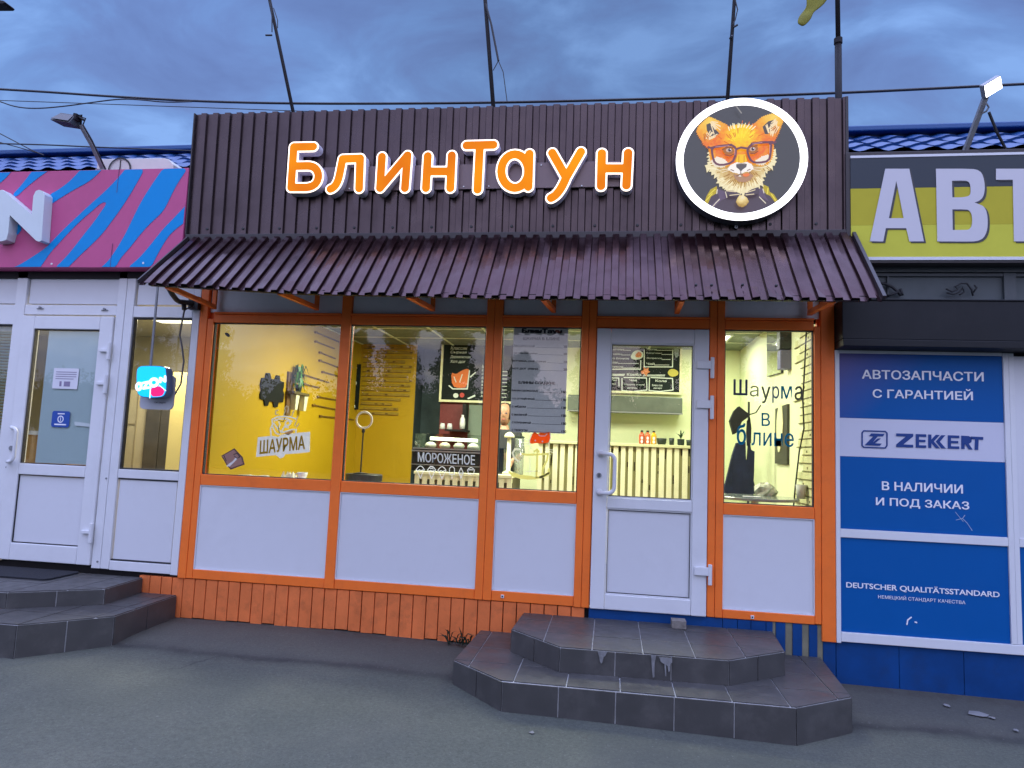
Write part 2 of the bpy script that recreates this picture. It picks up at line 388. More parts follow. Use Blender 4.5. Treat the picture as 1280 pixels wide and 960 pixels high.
c = mixc(t, math_n(t, 'MULTIPLY', peb, ramp_n(t, noise(t, tc, 2.2, 2), [(.5, 0.0), (.62, 1.0)])), c, (.28,.28,.27))
st = ramp_n(t, noise(t, tc, .55, 5, .65, .6), [(.52, 0.0), (.66, .55)])
c = mixc(t, st, c, (.044,.050,.048))
# the dark seam where the newer asphalt meets the apron
sx = N(t, 'ShaderNodeSeparateXYZ'); t.links.new(tc, sx.inputs[0])
wob = math_n(t, 'MULTIPLY', math_n(t, 'SUBTRACT', noise(t, tc, 1.8, 4), .5), .20)
yy = math_n(t, 'ADD', math_n(t, 'ADD', sx.outputs[1], .66), wob)
seam = ramp_n(t, math_n(t, 'ABSOLUTE', yy), [(.0, .95), (.02, .85), (.05, .4), (.12, 0.0)])
seam = math_n(t, 'MULTIPLY', seam, ramp_n(t, noise(t, tc, 5, 3), [(.35, .55), (.6, 1.0)]))
c = mixc(t, seam, c, (.022,.022,.022))
near = ramp_n(t, math_n(t, 'ADD', sx.outputs[1], .70), [(.0, 0.0), (.12, .35), (.72, .45)])
c = mixc(t, near, c, (.066,.058,.054))
vc = N(t, 'ShaderNodeTexVoronoi', feature='DISTANCE_TO_EDGE'); vc.inputs['Scale'].default_value = .55
wv = N(t, 'ShaderNodeVectorMath', operation='ADD'); nz = N(t, 'ShaderNodeTexNoise'); nz.inputs['Scale'].default_value = 2.5; nz.inputs['Detail'].default_value = 5; t.links.new(tc, nz.inputs['Vector']); t.links.new(tc, wv.inputs[0])
sc_ = N(t, 'ShaderNodeVectorMath', operation='SCALE'); sc_.inputs['Scale'].default_value = .9; t.links.new(nz.outputs['Color'], sc_.inputs[0]); t.links.new(sc_.outputs[0], wv.inputs[1]); t.links.new(wv.outputs[0], vc.inputs['Vector'])
ck = math_n(t, 'MULTIPLY', ramp_n(t, vc.outputs[0], [(.0, .75), (.004, .5), (.010, 0.0)]), ramp_n(t, noise(t, tc, .8, 2), [(.50, 0.0), (.62, 1.0)]))
c = mixc(t, ck, c, (.020,.020,.020))
v3 = N(t, 'ShaderNodeTexVoronoi'); v3.inputs['Scale'].default_value = 75; t.links.new(tc, v3.inputs['Vector'])
c = mixc(t, math_n(t, 'MULTIPLY', ramp_n(t, v3.outputs['Color'], [(.80, 0.0), (.9, .38)]), ramp_n(t, v3.outputs['Distance'], [(.25, 1.0), (.45, 0.0)])), c, (.17,.17,.165))
# grit and dirt gathered along the foot of the wall
gd = math_n(t, 'MULTIPLY', ramp_n(t, math_n(t, 'ADD', sx.outputs[1], .16), [(.0, 0.0), (.08, .7), (.2, .8)]), ramp_n(t, noise(t, tc, 9, 5, .7), [(.4, .1), (.65, 1.0)]))
c = mixc(t, gd, c, (.050,.040,.032))
t.links.new(c, b.inputs['Base Color'])
bp = N(t, 'ShaderNodeBump'); bp.inputs['Strength'].default_value = .5; bp.inputs['Distance'].default_value = .006
t.links.new(math_n(t, 'ADD', noise(t, tc, 160, 3), math_n(t, 'MULTIPLY', noise(t, tc, 30, 3), .8)), bp.inputs['Height']); t.links.new(bp.outputs[0], b.inputs['Normal'])
go = obj('ground', g, m, smooth=True); go['kind'] = 'structure'

# ================================================================== the pancake kiosk (middle building)
XL, XR = -3.34, 1.545
shop = thing('shop_building', 'middle kiosk with orange window frames, dark brown corrugated fascia and awning', 'building', (-0.9, 0, 0.15))
# -- posts and rails
fm = MB(); F0, F1 = 0.0, 0.075
ZB0, ZB1, ZS0, ZS1, ZH0, ZH1 = .505, .577, 1.232, 1.316, 2.539, 2.625
def post(x0, x1, z0=ZB0, z1=3.14, y0=F0): fm.box(x0, x1, y0, F1+.01, z0, z1)
post(XL, -3.272, ZB0-.002, 3.14); post(-3.270, -3.218, ZB0, ZH0+.03, .004)
post(-2.129, -2.050); post(-.964, -.904); post(-.902, -.840); post(-.239, -.186, ZB0-.003); post(-.184, -.128, ZB0-.003, 3.14, .004)
post(.690, .742, ZB0-.003, 3.14, .004); post(.744, .796, ZB0-.003); post(1.410, 1.452, ZB0, ZH0+.03, .004); post(1.454, XR, .395, 3.14)
BAYS = [(-3.218,-2.129), (-2.050,-.964), (-.840,-.239), (-.128,.690), (.796,1.410)]
for i, (a, b) in enumerate(BAYS):
    a += .0015; b -= .0015
    fm.box(a, b, F0+.006, F1, ZH0+.002, ZH1-.018); fm.box(a, b, F0-.008, F1, ZH1-.016, ZH1)
    if i != 3:
        fm.box(a, b, F0+.006, F1, ZS0-(.02 if i == 4 else 0), ZS1-(.024 if i == 4 else 0))
        fm.box(a, b, F0+.006, F1, ZB0-(.004 if i == 4 else 0), ZB1-(.017 if i == 4 else 0))
for x0, x1 in ((-3.272,-3.219), (-.930,-.870), (-.20,-.117), (.676,.770), (1.44,1.47)): fm.box(x0, x1, .045, .0849, ZB0+.012 if not -.2 <= x0 <= .7 else .515, 3.138)  # backing strips added to stop room light leaking through post and door joints
fm.box(-.118, .677, .0562, .084, 2.520, 2.56)  # rebate strip added over the door to block light leaks
obj('facade_frame', fm, M['orange'], shop, bevel=.004)
# -- window bays
for i, (a, b) in enumerate(BAYS):
    if i == 3: continue
    zs, zpt, zpb = (1.316, 1.232, .577) if i < 4 else (1.292, 1.212, .560)
    w = MB(); e = .006; a1, b1 = a+.002, b-.002
    for (x0, x1, z0, z1) in ((a1, b1, ZH0-e, ZH0+.001), (a1, b1, zs+.001, zs+e), (a1, a1+e, zs+e, ZH0-e), (b1-e, b1, zs+e, ZH0-e)):
        w.box(x0, x1, .022, .05, z0, z1)
    wo_ = obj('window', w, M['gasket'], shop)
    gp = MB(); gp.box(a+.004, b-.004, .034, .0395, zs+.003, ZH0-.003); obj('glass_pane', gp, M['glass'], wo_)
    p = MB(); p.box(a+.008, b-.008, .020, .05, zpb+.006, zpt-.006)
    po = obj('panel', p, M['panel'], shop, bevel=.002)
    q = MB()
    for (x0, x1, z0, z1) in ((a+.002, b-.002, zpt-.0055, zpt+.003), (a+.002, b-.002, zpb-.003, zpb+.0055), (a+.0005, a+.0075, zpb+.006, zpt-.006), (b-.0075, b-.0005, zpb+.006, zpt-.006)):
        q.box(x0, x1, .010, .03, z0, z1)
    obj('bead', q, M['white'], po)
    if i == 0:
        dmb = MB()
# transoms behind the awning
for a, b in [(-3.268,-2.131), (-2.048,-.966), (-.838,-.241), (-.126,.688), (.798,1.452)]:
    t_ = MB(); t_.box(a+.002, b-.002, .028, .05, ZH1+.003, 3.13); obj('transom_panel', t_, M['grey_panel'], shop)
q = MB(); q.box(XL+.02, XR-.02, .0865, .092, 2.60, 3.135); obj('leak_blocker', q, M['darksteel'], shop)  # unseen sheet added to block room light leaking past the transoms
# -- door
dr = MB(); dx0, dx1, dz0, dz1 = -.122, .684, .504, 2.532; gx0, gx1 = -.020, .580
def drbox(x0, x1, z0, z1, y0=-.016): dr.box(x0, x1, y0, .055, z0, z1)
drbox(dx0, gx0, dz0, dz1); drbox(gx1, dx1, dz0, dz1); drbox(gx0+.001, gx1-.001, 2.422, dz1-.001); drbox(gx0+.001, gx1-.001, 1.217, 1.294); drbox(gx0+.001, gx1-.001, dz0+.001, .611)
door = obj('door', dr, M['white'], shop, bevel=.006, label='white half-glazed entrance door with a bowed pull handle')
q = MB()
for (x0, x1, z0, z1) in ((gx0, gx1, 1.294, 2.422), (gx0, gx1, .611, 1.217)):
    e = .010
    for (a, b, c, d) in ((x0, x1, z1-e, z1), (x0, x1, z0, z0+e), (x0, x0+e, z0+e, z1-e), (x1-e, x1, z0+e, z1-e)): q.box(a+.001, b-.001, -.006, .04, c+.001, d-.001)
obj('bead', q, M['white'], door)
q = MB()
for (x0, x1, z0, z1) in ((gx0+.010, gx1-.010, 1.304, 2.412), (gx0+.010, gx1-.010, .621, 1.207)):
    e = .004
    for (a, b, c, d) in ((x0, x1, z1-e, z1), (x0, x1, z0, z0+e), (x0, x0+e, z0+e, z1-e), (x1-e, x1, z0+e, z1-e)): q.box(a, b, -.003, .03, c, d)
obj('gasket', q, M['gasket'], door)
gp = MB(); gp.box(gx0+.008, gx1-.008, .018, .024, 1.302, 2.414); obj('glass_pane', gp, M['glass'], door)
gp = MB(); gp.box(gx0+.013, gx1-.013, .006, .03, .624, 1.204); obj('panel', gp, M['panel'], door)
h = MB(); ha = Yp(750.5, 567, -.03); hb = Yp(749, 615.5, -.03)
hx, hz0, hz1 = ha[0], hb[2], ha[2]
pth = [(hx, -.014, hz1), (hx, -.05, hz1+.004)]+[(hx+.06+.045*math.sin(R(a)), -.075, (hz0+hz1)/2+((hz1-hz0)/2-.045)+.045*math.cos(R(a))) for a in range(0, 91, 15)]+[(hx+.06+.045*math.cos(R(a)), -.075, hz0+.045-.045*math.sin(R(a))) for a in range(0, 91, 15)]+[(hx, -.05, hz0-.004), (hx, -.014, hz0)]
h.tube(pth, .0145, 10)
for zz in (hz0, hz1): h.lathe((hx, -.017, zz), [(.026, -.006), (.026, .001)], 16, 'y')
obj('handle', h, M['white'], door, smooth=True)
h = MB(); c = Yp(748.8, 594, -.018); h.lathe((c[0], -.0165, c[2]), [(.018, -.008), (.018, .0)], 16, 'y'); h.mi = 1; h.box(c[0]-.004, c[0]+.004, -.027, -.0246, c[2]-.012, c[2]+.010)
obj('lock', h, [M['greysteel'], M['black']], door)
for (px, py, py2) in ((881, 448, 464), (881, 496, 515), (879.5, 707, 722)):
    h = MB(); a = Yp(px, py, -.03); b = Yp(px, py2, -.03); xc = .684
    h.box(xc-.085, xc+.012, -.038, -.0165, (a[2]+b[2])/2-.028, (a[2]+b[2])/2+.030); h.tube([(xc+.022, -.028, b[2]-.05), (xc+.022, -.028, a[2]+.01)], .014, 10)
    obj('hinge', h, M['white'], door, bevel=.004)
# threshold & plinth claddings
q = MB(); q.box(-.127, .689, .004, .07, .30, .501); obj('threshold', q, M['blue_plank'], shop)
pk = MB(); x = XL-.335; k = 0
rr = random.Random(3)
while x < .05:
    w_ = .0975+rr.uniform(-.004, .004)
    if x+w_ < -.13: pk.box(x, x+w_-.007, .014+rr.uniform(-.002,.002), .05, gz(x,0)+.012+rr.uniform(0,.02), ZB0-.004-.002)
    x += w_
obj('plinth_cladding', pk, M['plank'], shop, bevel=.003)
bk = MB(); ok = MB()
for i, (a, b) in enumerate([(.690,.80),(.802,.90),(.902,.99),(.992,1.09),(1.092,1.135)]): bk.box(a, b-.002, .012, .05, .1, .498)
def pxx(px, py=795): return Yp(px, py, .012)[0]
for a, b in ((968.5, 970),): pass
for a, b in ((970,982), (991,1003), (1011.5,1022)): bk.box(pxx(a), pxx(b)-.002, .012, .05, .1, .498)
for a, b in ((960,970), (982,991), (1003,1011.5), (1022,1029)): ok.box(pxx(a), pxx(b)-.002, .018, .05, .1, .498)
bk.box(pxx(1029)+.001, 1.5445, .016, .05, .06, .392)
obj('blue_cladding', bk, M['blue_plank'], shop); obj('bare_cladding', ok, M['olive_plank'], shop)
bb = MB(); bb.box(XL+.01, 1.53, .052, .10, -.1, ZB0-.01); obj('plinth', bb, M['darksteel'], shop)
# drilled caps on the bottom rail and on the post
for px, py in ((628, 745.5), (940.5, 771.5)):
    c = Yp(px, py, -.002); q = MB(); q.box(c[0]-.011, c[0]+.011, -.003, .01, c[2]-.011, c[2]+.011); q.mi = 1; q.box(c[0]-.005, c[0]+.005, -.005, .0, c[2]-.005, c[2]+.005)
    obj('cap', q, [M['white'], M['black']], shop)
# -- corrugated fascia
FX0, FX1, FY, FZ0, FZ1 = -3.440, 1.590, -.115, 3.235, 4.225
def corr(x0, x1, P=.1035, d=.020):
    """trapezoidal profile: (x, depth) pairs, 0 = valley, d = crest"""
    out = []; x = x0
    while x < x1:
        for u, h in ((0, 0), (.42, 0), (.49, d), (.93, d), (1.0, 0)):
            if x+u*P <= x1: out.append((x+u*P, h))
        x += P
    if out[-1][0] < x1-1e-4: out.append((x1, out[-1][1]))
    return out
def FTOP(x): return lerp(x, [FX0, FX1], [4.262, 4.214])
prof = corr(FX0, FX1); fs_ = MB()
pts = [(x, FY+.020-h) for x, h in prof]+[(FX1, FY+.06), (FX0, FY+.06)]
n = len(pts)
fs_.add([(x, y, FZ0) for x, y in pts]+[(x-.016*(FX1-x)/(FX1-FX0), y, FTOP(x)) for x, y in pts], [tuple(range(n-1,-1,-1)), tuple(range(n,2*n))]+[(i,(i+1)%n,n+(i+1)%n,n+i) for i in range(n)])
fascia = obj('fascia', fs_, M['brown'], shop)
tm = MB(); tm.box(FX0-.004, FX1+.004, FY-.012, FY+.07, FZ0-.05, FZ0-.001); tm.bar((FX0-.008, FY+.03, FZ0), (FX0-.024, FY+.03, FTOP(FX0)), .012, .075, (0,1,0)); tm.box(FX1+.001, FX1+.022, FY-.006, FY+.07, FZ0, FTOP(FX1)+.002)
obj('trim', tm, M['trim'], fascia, bevel=.003)
s0 = None; x = FX0+.07; k = 0
for x, hh in prof:
    pass
crest = [prof[i][0] for i in range(0, len(prof)-1) if prof[i][1] > 0 and prof[i+1][1] > 0]
for cx_ in crest[1::3]:
    if s0 is None:
        q = MB(); q.lathe((cx_+.02, FY, FZ0+.045), [(.008, -.006), (.011, -.004), (.011, .004)], 10, 'y'); s0 = obj('screw', q, M['black'], fascia); sx0 = cx_
    else:
        d = s0.copy(); COL.objects.link(d); d.location = Vector(s0.location)+Vector((cx_-sx0, 0, 0))
# flat strip the letters are fixed to
a = Yp(405, 206, FY-.02); b = Yp(775, 231, FY-.02)
q = MB(); q.box(a[0], b[0], FY-.016, FY-.002, b[2]-.012, a[2]-.02); obj('backing_strip', q, mat('brown_sheet_lit', (.17,.125,.130), .36, metal=.4, var=.06, dirt=.2), fascia, bevel=.002)  # base colour raised to carry the glow of the letters
q = MB()
for px, py in ((425, 235.5), (436.5, 235.5), (579.5, 233), (611, 232.5), (676.5, 206), (727, 232)):
    c = Yp(px, py, FY-.024); obj('bolt', MB().lathe((c[0], FY-.022, c[2]), [(.006, -.001), (.006, .006)], 8, 'y'), M['white'], fascia)
# -- awning
AX0, AX1 = -3.405, 1.622
def awn(x, t):      # t 0 at the wall, 1 at the outer edge
    zt = 3.192; zb = lerp(x, [-3.4, -2.2, -.67, 1.6], [2.690, 2.628, 2.603, 2.606])
    yt = -.125; yb = -.655
    return np.array((x, yt+(yb-yt)*t, zt+(zb-zt)*t))
prof = corr(AX0, AX1, .098, .022)
aw = MB(); T = [0, .12, .25, .4, .55, .7, .85, 1.0]; nn = np.array((0, -.69, .72)); rw = random.Random(5)
rows = []
for (x, h) in prof:
    e = rw.uniform(-.004, .004)
    rows.append([(awn(x, t_)+nn*(h+.0015*math.sin(9*t_+x*5)))+(np.array((0, -.005, -.005))*e*200*0 if t_ < 1 else np.array((0, e*.8, -e))) for t_ in T])
nt = len(T); V = []; 
for r_ in rows: V += r_
no = len(V); V += [p-nn*.004 for p in V]
Fs = []
for i in range(len(rows)-1):
    for j in range(nt-1):
        a, b, c, d = i*nt+j, i*nt+j+1, (i+1)*nt+j+1, (i+1)*nt+j
        Fs += [(a,b,c,d), (no+d,no+c,no+b,no+a)]
    for j in (0, nt-1): Fs.append((i*nt+j, (i+1)*nt+j, no+(i+1)*nt+j, no+i*nt+j))
for i in (0, len(rows)-1):
    for j in range(nt-1): Fs.append((i*nt+j, i*nt+j+1, no+i*nt+j+1, no+i*nt+j))
aw.add(V, Fs)
awning = obj('awning', aw, M['awning'], shop)
q = MB(); p0 = awn(AX1, 0); p1 = awn(AX1, .98)
q.bar(p0+nn*.012+np.array((.012,0,0)), p1+nn*.012+np.array((.012,0,0)), .022, .03); p0 = awn(AX0, 0); p1 = awn(AX0, .98)
q.bar(p0+nn*.012-np.array((.006,0,0)), p1+nn*.012-np.array((.006,0,0)), .012, .03)
obj('edge_trim', q, M['trim'], awning)
q = MB(); q.bar(awn(AX0+.05, .93)-nn*.024, awn(-2.2, .93)-nn*.024, .04, .03); q.bar(awn(-2.2, .93)-nn*.024, awn(-.67, .93)-nn*.024, .04, .03); q.bar(awn(-.67, .93)-nn*.024, awn(AX1-.05, .93)-nn*.024, .04, .03)
obj('rail', q, M['darksteel'], awning)
for px in (268, 396, 541, 692, 846, 1012):
    x = Yp(px, 392, 0)[0]
    q = MB(); q.bar((x, -.004, 2.665), awn(x-.02, .92)-nn*.04, .035, .035); q.bar((x, -.010, 2.645), (x, -.010, 3.12), .035, .02, (0,1,0))
    obj('bracket', q, M['orange'], awning, bevel=.003)
sc0 = MB()
for px, py in ((869.5,358.5),(889,358.5),(927.5,358.5),(969.5,359.5)):
    c = Yp(px, py, -.6)
    for t_ in np.linspace(.5, 1, 101):
        a = awn(c[0], t_)
        if abs((a[2]+.02) - (CP[2]+(c[2]-CP[2])*(a[1]-CP[1])/(c[1]-CP[1]))) < .006:
            sc0.lathe((CP[0]+(c[0]-CP[0])*(a[1]-CP[1])/(c[1]-CP[1]), a[1]-.02, a[2]+.022), [(.003,-.008),(.009,-.005),(.009,.01)], 8, 'y'); break
if sc0.v: obj('screw', sc0, M['black'], awning)
# -- inside: shell of the room
IX0, IX1, IY, IZ0, IZ1 = -3.2, 1.48, 3.22, .50, 2.885
pale = mat('pale_yellow_paint', (.80,.85,.56), .6, var=.03, vscale=1.5)
yel = mat('yellow_paint', (.46,.285,.004), .5, var=.05, vscale=1.5)
redp = mat('dark_red_paint', (.16,.020,.024), .55); grn = mat('grey_green_paint', (.19,.24,.19), .6)
q = MB(); q.box(IX0-.08, IX0, .08, IY, IZ0, IZ1); side = obj('yellow_side_wall', q, yel, shop)
q = MB(); q.box(IX1, IX1+.055, .08, IY, IZ0, IZ1); obj('side_wall', q, pale, shop)
q = MB(); q.box(IX0, -2.455, IY, IY+.08, IZ0, IZ1); obj('yellow_back_wall', q, yel, shop)
q = MB(); q.box(-2.453, -2.12, IY+.30, IY+.36, IZ0, IZ1); q.box(-2.453, -2.447, IY+.0, IY+.30, IZ0, IZ1); obj('alcove_wall', q, mat('dark_curtain', (.035,.055,.06), .8, var=.3, vscale=4), shop)
q = MB(); q.box(-2.12, -1.757, IY, IY+.08, IZ0, IZ1); obj('red_back_wall', q, redp, shop)
q = MB(); q.box(-1.755, -1.23, IY, IY+.08, IZ0, IZ1); obj('green_back_wall', q, grn, shop)
q = MB(); q.box(-1.228, IX1, IY, IY+.08, IZ0, IZ1); obj('back_wall', q, pale, shop)
q = MB(); q.box(IX0-.1, IX1+.055, .076, IY+.4, IZ0-.08, IZ0); obj('floor_slab', q, mat('floor_tile', (.22,.20,.17), .4, var=.1), shop)
q = MB(); q.box(IX0-.1, IX1+.055, .076, IY+.4, IZ1, IZ1+.05); ceil = obj('ceiling', q, mat('ceiling_tile', (.17,.19,.15), .7, var=.2, vscale=12), shop)
q = MB()
for k in range(9):
    x = IX0+.02+.6*k
    if x < IX1: q.box(x-.012, x+.012, .08, IY-.004, IZ1-.008, IZ1-.0005)
for k in range(6):
    y = .25+.6*k
    if y < IY: q.box(IX0+.002, IX1-.002, y-.012, y+.012, IZ1-.0075, IZ1-.0008)
obj('ceiling_grid', q, mat('grid_white', (.72,.74,.60), .4), ceil)
q = MB(); q.box(XL-.02, XR+.01, -.05, IY+.5, 3.6, 3.7); q.box(XL, XR, IY+.42, IY+.5, .2, 3.6); q.box(XL, XL+.05, .08, IY+.42, .2, 3.6); q.box(XR-.005, XR, .08, IY+.42, .2, 3.6); q.box(XL, XR, .06, .1, 3.14, 3.6)
obj('roof', q, M['darksteel'], shop)
# light coves above the windows: the trim strip seen at the top of the glass
# thin wooden logs on the walls
wood = mat('log_wood', (.30,.17,.022), .6, var=.35, vscale=9); wood2 = mat('log_wood_pale', (.66,.66,.36), .6, var=.15, vscale=9)
q = MB(); rr = random.Random(11)
twig = mat('twig_wood', (.16,.085,.012), .6, var=.4, vscale=14)
for k in range(10):      # left wall, near its far end: thin twigs, well apart
    z = 2.80-.098*k-rr.uniform(0,.02); y0_ = 1.62+rr.uniform(-.1,.5); y1_ = y0_+rr.uniform(.35,1.1); q.tube([(IX0+.010, y0_, z), (IX0+.010, min(3.16, y1_), z+rr.uniform(-.02,.02))], .0085, 6)
    q.tube([(IX0+.012, y0_-.03, z-.004), (IX0+.012, y0_+.02, z+.002)], .014, 6)
obj('log_cladding', q, twig, shop)
q = MB()
for k in range(15):     # yellow back wall: thin boards with dark knots
    z = 2.83-.060*k; x1 = -2.52-rr.choice([0,.02,.05,.2,.35])*rr.random()-(.12 if k > 12 else 0)
    q.mi = 0; q.box(-3.15+rr.uniform(0,.08), x1, IY-.012, IY-.001, z, z+.030); q.mi = 1; q.box(-3.16, x1, IY-.0125, IY-.0005, z-.006, z-.0005)
    for _ in range(2): xk = rr.uniform(-3.1, x1); q.box(xk, xk+.035, IY-.0140, IY-.0122, z+.004, z+.020)
obj('log_cladding', q, [mat('board_yellow', (.33,.215,.022), .55, var=.2, vscale=9), twig], shop)
q = MB()
for k in range(27):     # right wall, close to the window
    z = 2.84-.062*k; y1_ = .52+.10*rr.random()+rr.choice([0,.0,.14]); q.mi = 0; q.box(IX1-.010, IX1-.001, .14, y1_, z, z+.050); q.mi = 1; q.box(IX1-.0115, IX1-.0005, .14, y1_+.06*rr.random(), z-.008, z-.0005)
    if k % 2: yk = rr.uniform(.2, .5); q.box(IX1-.0118, IX1-.0102, yk, yk+.03, z+.012, z+.03)
obj('log_cladding', q, [wood2, mat('gap_shade_and_knot', (.16,.15,.06), .7)], shop)  # dark strips paint the shade in gaps between boards; same colour for knots

# ceiling lights (each a thing with frame, diffuser and its own light)
def ceiling_light(i, x, y, lab, pw=44):
    L = thing('ceiling_light', lab, 'ceiling light', (x, y, IZ1-.012), 'square ceiling lights in the cafe')
    q = MB(); s = .285
    for (a, b, c, d) in ((-s, s, -s, -s+.02), (-s, s, s-.02, s), (-s, -s+.02, -s+.021, s-.021), (s-.02, s, -s+.021, s-.021)): q.box(x+a, x+b, y+c, y+d, IZ1-.026, IZ1-.0095)
    obj('frame', q, M['white'], L)
    q = MB(); q.box(x-s+.021, x+s-.021, y-s+.021, y+s-.021, IZ1-.020, IZ1-.0095); obj('diffuser', q, LEDM, L)
    l = bpy.data.lights.new('panel_light', 'AREA'); l.shape = 'SQUARE'; l.size = .5; l.energy = pw; l.color = (.98, 1, .78)
    lo_ = bpy.data.objects.new('panel_light', l); COL.objects.link(lo_); lo_.parent = L; lo_.location = (0, 0, -.022)
LEDM = emit('led_diffuser', (1, .98, .82), 4.0)
ceiling_light(0, .92, 2.35, 'lit ceiling panel in the far corner, seen through the window right of the door', 15)
ceiling_light(1, -.62, 1.45, 'lit square ceiling panel above the counter, seen at the top of the menu sheet window')
ceiling_light(2, -1.9, 1.45, 'lit square ceiling panel behind the window with the ice cream lettering', 80)
ceiling_light(4, .40, .85, 'lit square ceiling panel just inside the entrance door', 36)

# ================================================================== left shop (white plastic front)
left = thing('shop_building', 'left shop with white plastic glazed front beneath a pink and blue striped sign', 'building', (-4.6, 0, 0.15))
def LX(px, py=470): return float(Yp(px, py)[0])
LZ = dict(b=.548, h=2.585)
lx_post0, lx_post1 = -4.098, -3.945        # post between door and side light
xd0, xd1 = -4.955, -4.105                 # door leaf
fm = MB()
fm.box(lx_post0, -4.022, 0, .07, .53, 3.05); fm.box(-4.020, lx_post1, .003, .07, .53, 3.05)
fm.box(-3.408, -3.345, .003, .07, .52, 3.05)                       # right-hand post at the orange one
fm.box(-5.06, -4.962, 0, .07, .53, 3.05)
for (a, b) in ((lx_post1+.0015, -3.4095),):
    fm.box(a, b, .006, .07, 1.255, 1.325); fm.box(a, b, .006, .07, 2.575, 2.668); fm.box(a, b, .006, .07, .525, .598)
fm.box(-4.9605, -4.0995, .004, .07, 2.588, 2.672)
fm.box(-7.0, -5.0615, .006, .07, 1.255, 1.325); fm.box(-7.0, -5.0615, .006, .07, 2.50, 2.672); fm.box(-7.0, -5.0615, .006, .07, .525, .598)
fm.box(-6.02, -5.94, .008, .07, .6, 2.5); fm.box(-8.0, -7.0015, 0, .07, .53, 3.05)
lfr = obj('facade_frame', fm, M['white'], left, bevel=.004)
q = MB()
for px, py in ((50.5, 384.5), (131, 386.5)):
    c = Yp(px, py, .0); q.lathe((c[0], 0, c[2]), [(.010, -.012), (.010, .006)], 8, 'y'); q.box(c[0]-.03, c[0]+.03, -.006, .004, c[2]-.012, c[2]-.006)
for px, py in ((133, 598), (8.5, 584), (122, 702)):
    c = Yp(px, py, .0); q.lathe((c[0], 0, c[2]), [(.008, -.006), (.008, .006)], 8, 'y')
obj('screw', q, M['greysteel'], lfr)
for a, b in ((-3.9435, -3.4095), (-4.9605, -4.0995), (-7, -5.0615)):
    q = MB(); q.box(a+.012, b-.012, .022, .05, 2.684, 3.04); obj('transom_panel', q, M['panel'], left, bevel=.002)
    if a != -4.9605:
        q = MB(); q.box(a+.014, b-.014, .020, .05, .611, 1.243); obj('panel', q, M['panel'], left, bevel=.002)
        q = MB(); e = .006
        for z0, z1 in ((.598, .611), (1.243, 1.255)): q.box(a+.002, b-.002, .014, .04, z0+.001, z1-.001)
        obj('gasket', q, M['gasket'], left)
for a, b, z1 in ((-3.9435, -3.4095, 2.573), (-5.94, -5.0615, 2.499), (-7, -6.02, 2.499)):
    q = MB(); e = .012
    for (x0, x1, z0, zz) in ((a, b, z1-e, z1), (a, b, 1.326, 1.326+e), (a, a+e, 1.326+e, z1-e), (b-e, b, 1.326+e, z1-e)): q.box(x0+.001, x1-.001, .02, .05, z0, zz)
    w_ = obj('window', q, M['gasket'], left)
    q = MB(); q.box(a+.004, b-.004, .033, .038, 1.33, z1-.004); obj('glass_pane', q, M['glass'], w_)
# door
def PZ(px, py, y=0.): return float(Yp(px, py, y)[2])
dr = MB(); g0, g1, gzb, gzt = -4.838, -4.225, 1.335, 2.462; pz0, pz1 = .690, 1.245
def lb(x0, x1, z0, z1): dr.box(x0, x1, -.014, .05, z0, z1)
lb(xd0, g0, .552, 2.575); lb(g1, xd1, .552, 2.575); lb(g0+.001, g1-.001, gzt, 2.574); lb(g0+.001, g1-.001, pz1, gzb); lb(g0+.001, g1-.001, .553, pz0)
ldoor = obj('door', dr, M['white'], left, bevel=.006, label='white glazed shop door with frosted film and notices stuck to the glass')
q = MB(); e = .007
for (x0, x1, z0, z1) in ((g0, g1, gzb, gzt), (g0, g1, pz0, pz1)):
    for (a, b, c, d) in ((x0, x1, z1-e, z1), (x0, x1, z0, z0+e), (x0, x0+e, z0+e, z1-e), (x1-e, x1, z0+e, z1-e)): q.box(a+.001, b-.001, -.002, .03, c+.001, d-.001)
obj('gasket', q, M['gasket'], ldoor)
q = MB(); q.box(g0+.008, g1-.008, .006, .03, pz0+.009, pz1-.009); obj('panel', q, M['panel'], ldoor)
q = MB(); q.box(g0+.008, g1-.008, .016, .021, gzb+.008, gzt-.008); obj('glass_pane', q, M['glass'], ldoor)
film = glass('frosted_film', k=1.0, rough=.25, film=((.52,.63,.68), .95))
q = MB(); q.box(g0+.115, g1-.010, .0225, .0245, gzb+.010, gzt-.010); obj('frosted_film', q, film, ldoor)
q = MB(); a = Yp(21, 535, -.02); b = Yp(20, 577, -.02); z0, z1 = b[2], a[2]; xh = -4.90
pth = [(xh-.03, -.012, z1), (xh-.01, -.05, z1+.004)]+[(xh+.02+.04*math.sin(R(a_)), -.07, z1-.04+.04*math.cos(R(a_))) for a_ in range(0, 91, 15)]+[(xh+.02+.04*math.cos(R(a_)), -.07, z0+.04-.04*math.sin(R(a_))) for a_ in range(0, 91, 15)]+[(xh-.01, -.05, z0-.004), (xh-.03, -.012, z0)]
q.tube(pth, .0145, 10); obj('handle', q, M['white'], ldoor, smooth=True)
q = MB(); c = Yp(22.5, 560.5, -.015); q.lathe((xh-.02, -.0145, c[2]), [(.020, -.01), (.020, 0)], 14, 'y'); obj('lock', q, M['greysteel'], ldoor)
for py0, py1, px in ((432, 446, 144), (472, 488, 141), (657, 674, 123)):
    a, b = PZ(px, py0), PZ(px, py1); h = MB(); h.box(xd1-.085, xd1+.004, -.038, -.0145, (a+b)/2-.012, (a+b)/2+.014); h.tube([(xd1+.002, -.03, b-.03), (xd1+.002, -.03, a+.02)], .016, 8)
    obj('hinge', h, M['white'], ldoor, bevel=.003)
